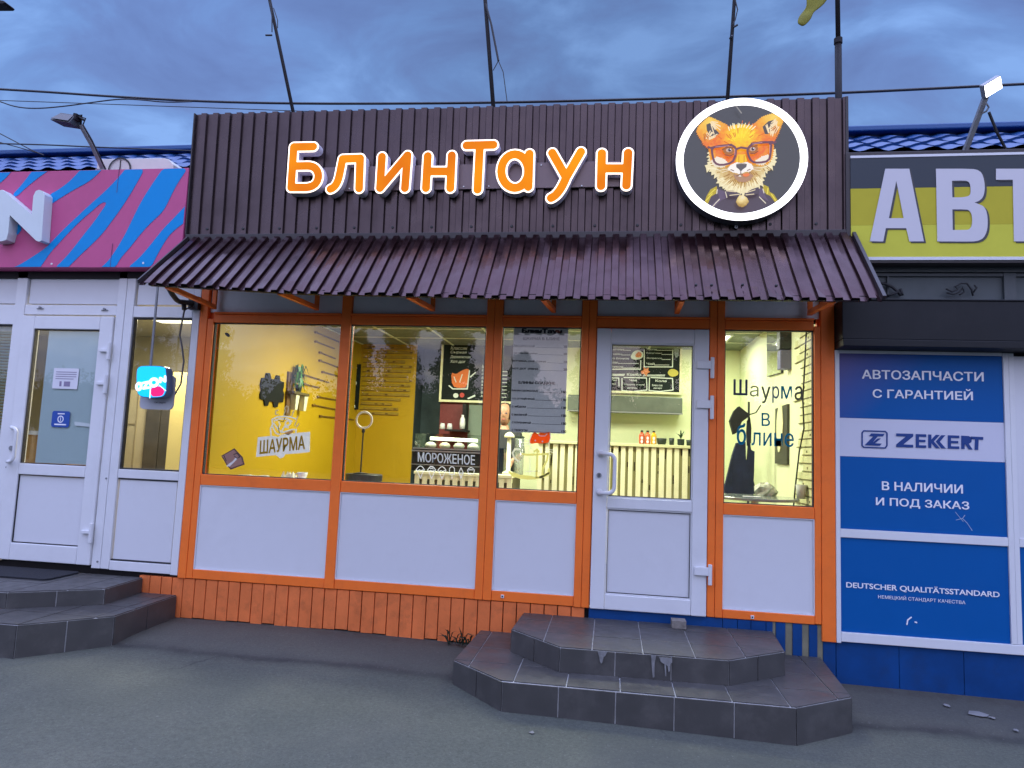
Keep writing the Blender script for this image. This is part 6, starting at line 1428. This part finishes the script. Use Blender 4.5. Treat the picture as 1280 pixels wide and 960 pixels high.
mt('БЛИНЫ СЛАДКИЕ', 385, 690, 752, 732, .06)
for k, (s_, xe, pr_) in enumerate((('БАНАН ШОКОЛАД', 578, '140'), ('СО СГУЩЁНКОЙ', 545, '130'), ('С МЁДОМ', 458, '130'), ('С МАЛИНОЙ', 470, '130'), ('С КЛУБНИКОЙ', 508, '130'), ('С ТВОРОГОМ', 475, '130'))):
    ya = 775+79*k; mt(s_, 318, ya-2, xe, ya+28, .05); mt(pr_, 815, ya+12, 862, ya+40, .05)
    p = ms(xe+10, ya+26); p2 = ms(808, ya+36); q.bar((p[0], .0434, p[1]), (p2[0], .0434, p2[1]), .0025, .0004, (0,-1,0))
obj('print', q, mat('menu_ink', (.012,.01,.02), .7), t_)
# cat-in-a-cup drawing
def ct(x, y): return xz(600+x/8, 500+y/8, GY)
cat = thing('window_sticker', 'kitten in a cup drawn in orange and yellow on the glass under the paper menu', 'sticker', (-.5, GY, 1.35))
def gshape(name, loops, m, par, d=.0008, off=0.0): return obj(name, MB().frame2d(curve_fill(loops, d), (0, GY-off, 0)), m, par)
och = vinyl('sticker_orange', (.98,.22,.03)); ycr = vinyl('sticker_yellow', (.95,.90,.40)); wst = vinyl('sticker_white', (.95,.94,.80))
gshape('head', [[ct(*p) for p in ((500,400),(520,340),(545,320),(580,340),(600,325),(650,330),(700,320),(706,370),(690,425),(620,436),(560,430),(520,438),(497,430))]], och, cat)
def gl(paths, w, m, name, par, off=.001, res=.002): return gshape(name, sdf_loops([('cap', [p for p in pt], w) for pt in paths], res), m, par, off=off)
C_ = lambda L: [ct(*p) for p in L]
gl([C_([(520,345),(500,390),(495,440),(520,490)]), C_([(700,330),(706,380),(690,430),(690,480)]), C_([(585,345),(600,360),(650,360),(670,340)])], .0032, wst, 'outline', cat)
gl([C_([(440,385),(495,405)]), C_([(415,425),(495,428)]), C_([(420,455),(490,445)]), C_([(500,480),(490,515)]), C_([(650,490),(735,500)]), C_([(655,505),(735,525)]), C_([(660,520),(710,545)])], .0022, wst, 'whisker', cat)
gl([C_([(430,540),(470,548),(560,545),(680,540)]), C_([(575,520),(570,620),(565,770)]), C_([(680,540),(670,600),(630,680),(620,770)]), C_([(690,690),(685,730),(600,775)]), C_([(545,515),(570,495),(590,515)])], .0075, ycr, 'cup', cat)
gl([C_([(295,720),(330,755),(400,775),(480,785),(560,780),(640,765),(690,735)]), C_([(330,735),(400,760),(520,772)])], .0090, ycr, 'saucer', cat)
gl([C_([(400,495),(350,490),(325,530),(340,575),(380,612)])], .0065, wst, 'tail', cat)
gl([C_([(455,715),(600,710)]), C_([(500,585),(500,740)])], .0028, wst, 'spoon', cat)
gshape('eye', [arc(*ct(553,405), .006, .007, 0, 360, 10)[:-1], arc(*ct(625,415), .006, .007, 0, 360, 10)[:-1]], wst, cat, off=.0012)
# МОРОЖЕНОЕ
mor = thing('window_sticker', 'white ice cream lettering with a row of ice cream outlines on the second window', 'sticker', (-1.3, GY, 1.35))
def mo(x, y): return xz(420+x/6.4, 490+y/6.4, GY)
q = MB()
vf = text_vf('МОРОЖЕНОЕ', bold=.012); vs_, fs = fit(vf, 0, 1, 0, 1)
A0, A1, B0, B1 = mo(655,480), mo(1112,505), mo(655,558), mo(1112,585)
q.add([(A0[0]*(1-u)*v+A1[0]*u*v+B0[0]*(1-u)*(1-v)+B1[0]*u*(1-v), GY-.0008, A0[1]*(1-u)*v+A1[1]*u*v+B0[1]*(1-u)*(1-v)+B1[1]*u*(1-v)) for u, v, w in vs_], fs)
q.v = [(p[0], p[1]-vs_[i][2], p[2]) for i, p in enumerate(q.v)]
obj('lettering', q, vinyl('vinyl_white', (.92,.92,.92)), mor)
Mo = lambda L: [mo(*p) for p in L]
vw = bpy.data.materials['vinyl_white']
cps = []
for cx_, kind in ((675,0),(765,1),(848,2),(928,3),(1000,4),(1080,5)):
    y0 = 605+(cx_-675)*.03
    if kind in (0, 1, 2): cps += [Mo([(cx_-32+64*k/10, y0+15-28*math.sin(math.pi*k/10)) for k in range(11)]), Mo([(cx_-34,y0+18),(cx_-22,y0+26),(cx_-8,y0+18),(cx_+6,y0+26),(cx_+20,y0+18),(cx_+32,y0+22)]), Mo([(cx_-24,y0+28),(cx_,y0+85),(cx_+24,y0+28)])]
    if kind == 1: cps += [Mo([(cx_-10,y0-15),(cx_+8,y0-5)]), Mo([(cx_-18,y0),(cx_+14,y0+8)])]
    if kind == 3: cps += [Mo([(cx_-20,y0+45),(cx_-20,y0),(cx_-8,y0-14),(cx_+8,y0-14),(cx_+20,y0),(cx_+20,y0+45),(cx_-20,y0+45)]), Mo([(cx_,y0+45),(cx_,y0+80)])]
    if kind == 4: cps += [Mo([(cx_,y0-8),(cx_-20,y0+35),(cx_+20,y0+35),(cx_,y0-8)]), Mo([(cx_-14,y0+38),(cx_,y0+78),(cx_+14,y0+38)])]
    if kind == 5: cps += [Mo([(cx_-28,y0+5),(cx_-20,y0+40),(cx_+20,y0+40),(cx_+28,y0+5),(cx_-28,y0+5)]), Mo([(cx_-22,y0-4),(cx_,y0-14),(cx_+20,y0-4)])]
gl(cps, .0030, vw, 'ice_cream', mor, off=0)
# ШАУРМА banner with a wrap drawing
sh_ = thing('window_sticker', 'white sticker with a drawn wrap over a tilted lettered banner on the first window', 'sticker', (-2.6, GY, 1.45))
def sw(x, y): return xz(240+x/6.4, 490+y/6.4, GY)
svm = vinyl('sticker_silver', (.86,.86,.88))
gshape('banner', [[sw(*p) for p in ((527,362),(640,350),(690,360),(720,340),(860,325),(945,318),(942,480),(860,490),(745,498),(735,520),(705,532),(680,512),(668,505),(512,520))]], svm, sh_)
q = MB(); vs_, fs = fit(text_vf('ШАУРМА', bold=.028), 0, 1, 0, 1)
A0, A1, B0, B1 = sw(545,388), sw(905,345), sw(540,498), sw(905,458)
q.add([(A0[0]*(1-u)*v+A1[0]*u*v+B0[0]*(1-u)*(1-v)+B1[0]*u*(1-v), GY-.0014, A0[1]*(1-u)*v+A1[1]*u*v+B0[1]*(1-u)*(1-v)+B1[1]*u*(1-v)) for u, v, w in vs_], fs)
q.v = [(p[0], p[1]-vs_[i][2], p[2]) for i, p in enumerate(q.v)]
obj('lettering', q, vinyl('sticker_ochre', (.62,.40,.05)), sh_)
S_ = lambda L: [sw(*p) for p in L]
gl([S_([(632,345),(628,290),(645,260),(640,220),(680,200),(740,195),(790,200),(830,215)]), S_([(640,265),(670,330),(700,340)]), S_([(655,250),(690,300),(720,325),(800,300),(835,300),(830,325)]), S_([(660,230),(700,215),(760,215),(800,235)]), S_([(690,290),(705,260),(695,240)]), S_([(720,310),(740,275),(770,285)]), S_([(750,240),(770,225),(790,250),(770,270),(745,262),(750,240)])], .0058, svm, 'wrap', sh_, off=0)
gl([S_([(735,180),(748,150),(742,130),(756,112)]), S_([(765,165),(772,135),(768,115)]), S_([(800,190),(815,150),(805,165)]), S_([(690,180),(668,178),(670,150),(690,145)]), S_([(820,270),(835,230),(845,195)]), S_([(835,280),(855,255)])], .0042, vinyl('sticker_cream', (.70,.66,.55)), 'steam', sh_, off=0)
gshape('filling', [[sw(*p) for p in ((735,330),(800,305),(815,318),(770,345))]], mat('sticker_tan', (.62,.30,.08), .5), sh_)
gl([S_([(690,225),(730,240),(745,205)]), S_([(700,330),(690,270)])], .003, mat('sticker_dark', (.12,.10,.03), .5), 'line', sh_, off=.001)
# envelope sticker, dark spot
en = thing('window_sticker', 'small tilted pink envelope-like sticker in the lower corner of the first window', 'sticker', (-3.0, GY, 1.42))
gshape('back', [[sw(*p) for p in ((235,510),(340,450),(405,520),(422,580),(310,622),(280,590))]], mat('sticker_brown', (.10,.045,.045), .5), en)
gshape('face', [[sw(*p) for p in ((245,512),(336,462),(395,525),(408,575),(312,608),(288,585))]], vinyl('sticker_pink', (.66,.40,.32)), en, off=.0009)
gl([S_([(285,590),(330,560),(355,530)]), S_([(300,590),(350,540)])], .007, mat('sticker_pale', (.75,.72,.68), .5), 'roll', en, off=.0018)
gl([S_([(335,500),(360,490),(385,520),(360,530),(340,512)]), S_([(255,505),(262,520),(275,550)])], .003, mat('sticker_black', (.04,.03,.03), .5), 'line', en, off=.0019)
p = [sw(260,-470+0), ]
tag(obj('window_sticker', MB().frame2d(curve_fill([rnd_poly([xz(240+x/6.4, 380+y/6.4, GY) for x, y in ((258,232),(285,228),(305,250),(300,266),(275,258))], 1)], .0008), (0, GY, 0)), M['black']), 'small dark oval spot stuck near the top corner of the first window', 'sticker')
gl2 = tag(obj('hose', MB().tube([tuple(Yp(266.5, 470, .12)), tuple(Yp(265.5, 520, .12)), tuple(Yp(263, 560, .12)), tuple(Yp(260, 594, .12))], .006, 6), cream, smooth=True), 'thin pale cord hanging inside the first window beside the orange corner post', 'cord')
# Шаурма в блине
sb = thing('window_sticker', 'dark blue and teal three-line lettering on the right-hand window', 'sticker', (1.1, GY, 1.8))
nv = vinyl('vinyl_navy', (.07,.10,.20), .6); tl_ = vinyl('vinyl_teal', (.012,.30,.50), .6); lt = vinyl('vinyl_grey', (.16,.17,.13))
def rg(x, y, second=False): return xz(890+x/8, (510 if second else 400)+y/8, GY)
def rt_(nm, s_, A, B, m, second=False, bold=.01):
    q = MB(); text_on(q, s_, rg(*A, second)[0], rg(*B, second)[0], rg(*B, second)[1], rg(*A, second)[1], GY, bold, lift=.0008); obj(nm, q, m, sb)
rt_('letter', 'Ш', (215,592), (355,755), nv, bold=.02); rt_('letter', 'а', (378,655), (466,768), lt, bold=-.005); rt_('letter', 'у', (492,664), (585,835), lt); rt_('letter', 'р', (602,660), (672,830), vinyl('vinyl_slate', (.20,.27,.42), .6)); rt_('letter', 'м', (690,660), (800,790), tl_); rt_('letter', 'а', (825,660), (905,805), lt)
rt_('letter', 'В', (495,48), (580,182), tl_, True); rt_('letter', 'б', (248,150), (340,370), tl_, True, .02); rt_('letter', 'лине', (395,240), (818,392), tl_, True, .005)

# ================================================================== roof poles, cables, floodlights, air conditioner
PY = .40
def roof_pole(top, base, lab, r=.02, extra=None, rt=None):
    p1 = Yp(*base, PY); p0 = Yp(*top, PY); d = (p0-p1)/np.linalg.norm(p0-p1)
    foot = p1-d*((p1[2]-3.701)/d[2]); tip = p0+d*1.6
    t_ = thing('roof_pole', lab, 'pole', tuple(foot), 'poles standing on the kiosk roof')
    q = MB(); q.tube([foot, (foot+tip)/2, tip], [r, r*.9, rt or r*.8], 8); obj('pole', q, M['darksteel'], t_, smooth=True)
    q = MB(); q.box(foot[0]-.06, foot[0]+.06, PY-.06, PY+.06, 3.7005, 3.712); obj('base_plate', q, M['darksteel'], t_)
    if extra:
        q = MB()
        for path, rr_ in extra: q.tube([tuple(Yp(px, py, PY-.03)) for px, py in path], rr_, 6)
        obj('wire', q, M['cable'], t_)
roof_pole((337, 0), (366, 138), 'dark roof pole leaning left, with a dangling wire end, leftmost of the four poles', .017, [([(337,2),(340,20),(340,40)], .005), ([(332,44),(340,44)], .008), ([(342,10),(347,25),(347,35)], .004)])
roof_pole((606.5, 0), (616.5, 132), 'dark roof pole with a loose drooping cable above the middle of the lettering', .019, [([(607,5),(614,30),(623,76)], .010), ([(623,76),(616.5,88)], .004), ([(623,76),(629,90),(634,128)], .004)])
roof_pole((918, 0), (909.5, 122), 'dark thin roof pole with a cable loop rising behind the round fox sign', .016, [([(919,0),(922,12),(919,25),(916,31)], .005), ([(917,34),(922,31)], .008), ([(913,46),(914.5,47)], .018)])
p1 = Yp(1050.5, 125, -.02); 
t_ = thing('roof_pole', 'thick straight upright pole at the right end of the brown fascia', 'pole', (p1[0], .02, 3.7), 'poles standing on the kiosk roof')
q = MB(); q.tube([(p1[0], .02, 3.701), (p1[0], .02, 4.72)], .024, 10); q.tube([(p1[0], .02, 4.70), (p1[0]-.01, .02, 6.3)], .017, 10); obj('pole', q, M['darksteel'], t_, smooth=True)
q = MB(); q.lathe((p1[0], .02, 4.70), [(.030,0),(.030,.04)], 12); obj('collar', q, M['darksteel'], t_)
# pennant flying from the upright pole
def pn(x, y): p = Yp(960+x/4, y/4, .02); return np.array(p)
c_ = [pn(280,-160), pn(262,-60), pn(236,10), pn(212,45), pn(190,80), pn(160,128)]
wd = [.075, .085, .075, .022, .05, .03]
q = MB(); V = []
for i, (p, w_) in enumerate(zip(c_, wd)):
    d = c_[min(i+1,5)]-c_[max(i-1,0)]; d /= np.linalg.norm(d); s_ = np.array((-d[2], 0, d[0]))
    V += [p-s_*w_+np.array((0,.02*math.sin(i*2),0)), p+np.array((0,-.025*math.cos(i*1.5),0)), p+s_*w_+np.array((0,.02*math.cos(i*2.2),0))]
q.add(V, [(i*3+k, i*3+k+1, (i+1)*3+k+1, (i+1)*3+k) for i in range(5) for k in range(2)])
fl = thing('pennant', 'torn olive yellow pennant drooping from a high cord beside the upright pole', 'flag', tuple(c_[0])); o = obj('cloth', q, mat('olive_cloth', (.20,.19,.02), .8, var=.3), fl, smooth=True); sm_ = o.modifiers.new('s', 'SUBSURF'); sm_.levels = sm_.render_levels = 2; sd_ = o.modifiers.new('t', 'SOLIDIFY'); sd_.thickness = .004
q = MB(); q.tube([c_[0], (c_[0]+np.array((p1[0], .02, 6.25)))/2+np.array((0,0,-.12)), (p1[0], .02, 6.25)], .005, 6); obj('cord', q, M['cable'], fl)

def cable(name, lab, pts, y, r, ext=True, yend=None):
    P = [np.array(Yp(px, py, y)) for px, py in pts]
    if ext:
        P = [P[0]+(P[0]-P[1])/np.linalg.norm(P[0]-P[1])*6]+P+[P[-1]+(P[-1]-P[-2])/np.linalg.norm(P[-1]-P[-2])*6]
    # smooth subdivision
    for _ in range(2):
        Q = [P[0]]
        for a, b in zip(P, P[1:]): Q += [a*.75+b*.25, a*.25+b*.75]
        P = Q+[P[-1]]
    return tag(obj(name, MB().tube(P, r, 6), M['cable'], smooth=True), lab, 'cable')
cable('overhead_cable', 'thick black cable sagging across the sky just above the brown fascia', [(0,111.5),(60,115),(130,120),(240,126.5),(360,129.5),(500,129.5),(640,128),(780,124.5),(910,121),(1055,116),(1170,110.5),(1280,105)], .62, .011)
cable('overhead_cable', 'thinner loose cable looping under the thick black cable over the striped sign', [(0,127),(20,134),(45,136),(80,133),(115,128),(150,123.5),(175,124.5),(205,128),(240,127)], .60, .006, False)
cable('overhead_cable', 'thin cable running low across the left roof behind the floodlight', [(0,179.5),(60,181),(120,184),(240,188.5)], .95, .007)
cable('overhead_cable', 'thin faint wire high over the left roof', [(0,125.5),(100,129),(240,134)], 4, .006)
cable('overhead_cable', 'frayed wire slanting down to the left roof ridge', [(0,167),(25,180),(40,188),(55,194)], 1.0, .006, False)
cable('overhead_cable', 'second slanting wire meeting the left roof ridge', [(-20,172),(0,178),(30,186),(52,193)], 1.02, .005, False)
# floodlights
fl1 = thing('floodlight', 'unlit dark floodlight on a leaning arm above the striped sign', 'floodlight', tuple(Yp(128, 207, -.02)))
q = MB(); a0 = Yp(129, 212, -.02); a1 = Yp(101, 156, -.26); q.tube([a0, a0*.45+a1*.55+np.array((.012,0,.0)), a1], .020, 8); q.box(a0[0]-.04, a0[0]+.04, -.06, .0, 3.76, 3.83); obj('arm', q, M['greysteel'], fl1)
q = MB(); q.tube([a0+np.array((.025,0,0)), a0*.4+a1*.6+np.array((.03,-.02,.02)), a1+np.array((.02,0,.0)), Yp(107,148,-.27), Yp(97,145,-.28)], .006, 6); obj('cable', q, M['cable'], fl1)
cA = np.array(Yp(85, 150, -.30)); ax = np.array((.985, 0, -.17)); az = np.array((.17,0,.985)); ay = np.array((0,1,0))
q = MB(); hw, hh = .082, .045
V = [cA+ax*x*hw+az*z*hh+ay*y for x, z, y in ((-1.15,-1,-.07),(1.05,-1,-.07),(.9,1,-.02),(-.8,1,-.02),(-1.0,-.9,.06),(.95,-.9,.06),(.85,.95,.05),(-.75,.95,.05))]
q.add(V, [(0,1,2,3),(7,6,5,4),(0,4,5,1),(1,5,6,2),(2,6,7,3),(3,7,4,0)]); obj('head', q, mat('flood_head', (.05,.055,.065), .5, var=.2), fl1, bevel=.004)
q = MB(); q.obox(cA+ax*.078+az*.03, ax*.015, ay*.03, az*.025); q.tube([cA+ax*.06+az*.045, cA+ax*.11+az*.06, a1], .008, 6); q.tube([cA+az*.045+ax*.075, cA+ax*.14+az*.02], .01, 6); obj('bracket', q, M['darksteel'], fl1)
q = MB(); q.add([cA+ax*x*hw*.92+az*z*hh*.8+ay*y for x, z, y in ((-1.1,-.92,-.0735),(1.0,-.92,-.0735),(.88,.92,-.0275),(-.78,.92,-.0275))], [(0,1,2,3)]); o = obj('lens', q, mat('flood_lens', (.05,.05,.055), .4), fl1); sd_ = o.modifiers.new('t', 'SOLIDIFY'); sd_.thickness = .002
fl2 = thing('floodlight', 'lit white floodlight on a leaning arm above the yellow sign', 'floodlight', tuple(Yp(1206, 188, -.02)))
a0 = Yp(1206, 190, -.02); a1 = Yp(1232, 121, -.20); q = MB(); q.bar(a0, a1, .035, .02); q.tube([a1+np.array((.005,0,-.05)), Yp(1236,134,-.18), Yp(1233,139,-.17), Yp(1227,142,-.15)], .006, 6); obj('arm', q, M['greysteel'], fl2)
q = MB(); q.tube([Yp(1236,140,-.15), Yp(1246,165,-.10), Yp(1258,188,-.03)], .010, 6); obj('cable', q, M['cable'], fl2)
cB = np.array(Yp(1238.5, 108.5, -.24)); ax = np.array((.84, 0, .54)); up_ = np.array((-.42,-.60,.68)); ay = np.cross(up_, ax); ay /= np.linalg.norm(ay); az = np.cross(ax, ay)
q = MB(); q.obox(cB, ax*.064, ay*.020, az*.046); obj('head', q, mat('flood_head_grey', (.25,.26,.28), .4), fl2, bevel=.006)
sgnv = 1 if (np.array(CP)-cB)@ay > 0 else -1
q = MB(); q.obox(cB+ay*sgnv*.0215, ax*.058, ay*.001, az*.040); obj('lens', q, emit('flood_glow', (1, .97, .92), 14.0), fl2)
# air conditioner behind the striped sign
ac = thing('air_conditioner', 'white outdoor air conditioner unit peeking over the striped sign', 'air conditioner', (-3.95, .17, 3.5))
a = Yp(122, 198, .06); b = Yp(217, 204, .06); q = MB(); zt = float(Yp(160, 198.5, .06)[2])
prof = [(a[0], 3.45), (b[0], 3.45), (b[0], zt-.06), (b[0]-.05, zt-.012), (b[0]-.10, zt), (a[0], zt+.006)]
q.prism_xz(prof, .06, .31); obj('case', q, mat('ac_white', (.66,.64,.60), .5, var=.06, dirt=.3), ac, bevel=.006)
c = Yp(149, 212, .05); q = MB(); V = []; n = 40
for k in range(n):
    t0 = 2*math.pi*k/n; V += [(c[0]+.11*math.cos(t0), .052, c[2]+.11*math.sin(t0)), (c[0]+.095*math.cos(t0), .052, c[2]+.095*math.sin(t0))]
q.add(V, [(2*k, 2*((k+1)%n), 2*((k+1)%n)+1, 2*k+1) for k in range(n)]); q.tube([(c[0], .056, c[2]-.09), (c[0], .056, c[2]+.09)], .004, 6); q.tube([(c[0]-.09, .056, c[2]), (c[0]+.09, .056, c[2])], .004, 6); obj('fan_guard', q, M['black'], ac)
# street lamp far off at the upper left
sp0 = np.array(Yp(13, 6.5, 9.0)); sl_ = thing('street_lamp', 'street lamp whose dark head just enters the upper left corner', 'street lamp', (sp0[0]-2.2, 9.0, 0))
q = MB(); q.tube([(sp0[0]-2.2, 9, 0), (sp0[0]-2.2, 9, sp0[2]-.35), (sp0[0]-1.7, 9, sp0[2]-.05), (sp0[0]-.6, 9, sp0[2]+.03)], [.09, .06, .045, .035], 10); obj('pole', q, M['darksteel'], sl_, smooth=True)
q = MB(); q.prism_xz([(sp0[0]-.62, sp0[2]-.03), (sp0[0]-.05, sp0[2]-.06), (sp0[0], sp0[2]-.02), (sp0[0]-.06, sp0[2]+.03), (sp0[0]-.45, sp0[2]+.11), (sp0[0]-.62, sp0[2]+.08)], 8.85, 9.15); obj('lamp_head', q, M['darksteel'], sl_, bevel=.02)

# ================================================================== weeds and litter
wd_ = thing('weed', 'small dark weed growing at the foot of the orange cladding beside the steps', 'plant', tuple(Yp(583, 806, -.04)))
q = MB(); r_ = random.Random(21); z0 = gz(-1.0, -.05)+.02
for k in range(26):
    bx_ = -1.08+r_.uniform(-.06, .12); by_ = -.04-r_.uniform(0, .05); a = r_.uniform(-1, 1); L = r_.uniform(.05, .15); lean = r_.uniform(-.8, .8)
    p0 = np.array((bx_, by_, z0)); p1 = p0+np.array((lean*L*.5, -.02, L*.7)); p2 = p0+np.array((lean*L*1.2, -.05, L*r_.uniform(.6, 1.1))); w_ = np.array((.4, .6, .2))*.010
    q.add([p0, p1-w_, p2, p1+w_], [(0,1,2,3)])
obj('leaf', q, mat('weed_leaf', (.018,.035,.018), .7, var=.4), wd_)
paper2 = mat('litter_paper', (.20,.20,.20), .8, var=.15)
def litter(px, py, sx, sy, seed, lab):
    p = Zp(px, py, .11); z = gz(p[0], p[1])+.026*(p[1] > -.62)+.006; r_ = random.Random(seed); q = MB(); n = 9
    ring = [(p[0]+sx*math.cos(6.283*k/n)*r_.uniform(.5, 1.1), p[1]+sy*math.sin(6.283*k/n)*r_.uniform(.5, 1.1), z+r_.uniform(0, .004)) for k in range(n)]
    q.add(ring+[(p[0], p[1], z+.006)], [(k, (k+1)%n, n) for k in range(n)]); o = obj('litter_scrap', q, paper2); sd_ = o.modifiers.new('t', 'SOLIDIFY'); sd_.thickness = .0015
    tag(o, lab, 'litter', 'paper scraps on the asphalt')
litter(1184, 885, .025, .03, 1, 'small white paper scrap at the foot of the blue plinth, leftmost of the scraps there')
litter(1222, 895, .06, .06, 2, 'largest white paper scrap lying by the blue plinth')
litter(1241, 900, .025, .02, 3, 'white paper scrap just right of the largest scrap by the blue plinth')
litter(665, 918, .018, .02, 4, 'white scrap on the asphalt in front of the main steps')
litter(1270, 915, .015, .02, 5, 'tiny white scrap near the lower right edge of the asphalt')
# ================================================================== trees behind the viewer, seen only mirrored in the glass
tl = bpy.data.meshes.new('treeline'); r_ = np.random.default_rng(5)
Vs, Fs = [], []
def leafclump(c, rad, n, s):
    base = len(Vs)
    for k in range(n):
        d = r_.normal(size=3); d /= np.linalg.norm(d); p = np.array(c)+d*np.array(rad)*r_.uniform(.25, 1.0)**.6
        a = r_.normal(size=3); a /= np.linalg.norm(a); b = np.cross(a, r_.normal(size=3)); b /= np.linalg.norm(b)
        i = len(Vs); Vs.extend([tuple(p+a*s), tuple(p+b*s*.6), tuple(p-a*s), tuple(p-b*s*.6)]); Fs.append((i, i+1, i+2, i+3))
def ell(c, r):  # solid cores added inside the foliage to block light
    q = MB().lathe((0,0,0), [(math.sin(a), -math.cos(a)) for a in np.linspace(.15, 2.99, 6)], 9); i0 = len(Vs)
    Vs.extend([(c[0]+v[0]*r[0], c[1]+v[1]*r[1], c[2]+v[2]*r[2]) for v in q.v]); Fs.extend([tuple(i0+i for i in f) for f in q.f])
for (x, y, h, w_) in ((-24,-27,8.2,2.6),(-20.6,-27,8.0,2.3),(-12.6,-27,7.2,1.7),(-10.4,-27,8.3,2.0),(-7.4,-26,7.6,1.9),(-4.2,-27,6.3,1.7),(-1,-28,7.6,2.0),(2.2,-27,8.4,2.2),(5.2,-27,7.8,2.0),(8,-27,7.4,1.9),(12,-26,8,2.4),(17,-25,8,2.6),(22,-24,8,2.6)):
    for k in range(16):
        t_ = (k+.5)/16; zz = h*(.30+.68*t_); rr_ = w_*(1-.6*t_)*.62; ang = k*2.4
        leafclump((x+rr_*.75*math.cos(ang), y+rr_*.75*math.sin(ang), zz), (rr_*.85, rr_*.85, h*.075), 420, .075)
        ell((x+rr_*.5*math.cos(ang), y+rr_*.5*math.sin(ang), zz), (rr_*.5, rr_*.5, h*.045))
    q = MB().tube([(x, y, -.2), (x+.1, y, h*.5), (x, y, h*.9)], [.22, .13, .03], 8); i0 = len(Vs); Vs.extend(q.v); Fs.extend([tuple(i0+i for i in f) for f in q.f])
for x in np.arange(-36, 38, 1.3):
    hh = 4.1+r_.uniform(0, .5); leafclump((x, -29, hh-.6), (1.2, .8, 1.1+r_.uniform(0,.6)), 420, .085); ell((x, -29.4, 1.2), (1.2, .8, hh-1.0))
tl.from_pydata(Vs, [], Fs); tl.materials.append(mat('far_leaf', (.045,.065,.022), .7, var=.4, vscale=.6))
to = bpy.data.objects.new('treeline', tl); COL.objects.link(to); to['kind'] = 'stuff'
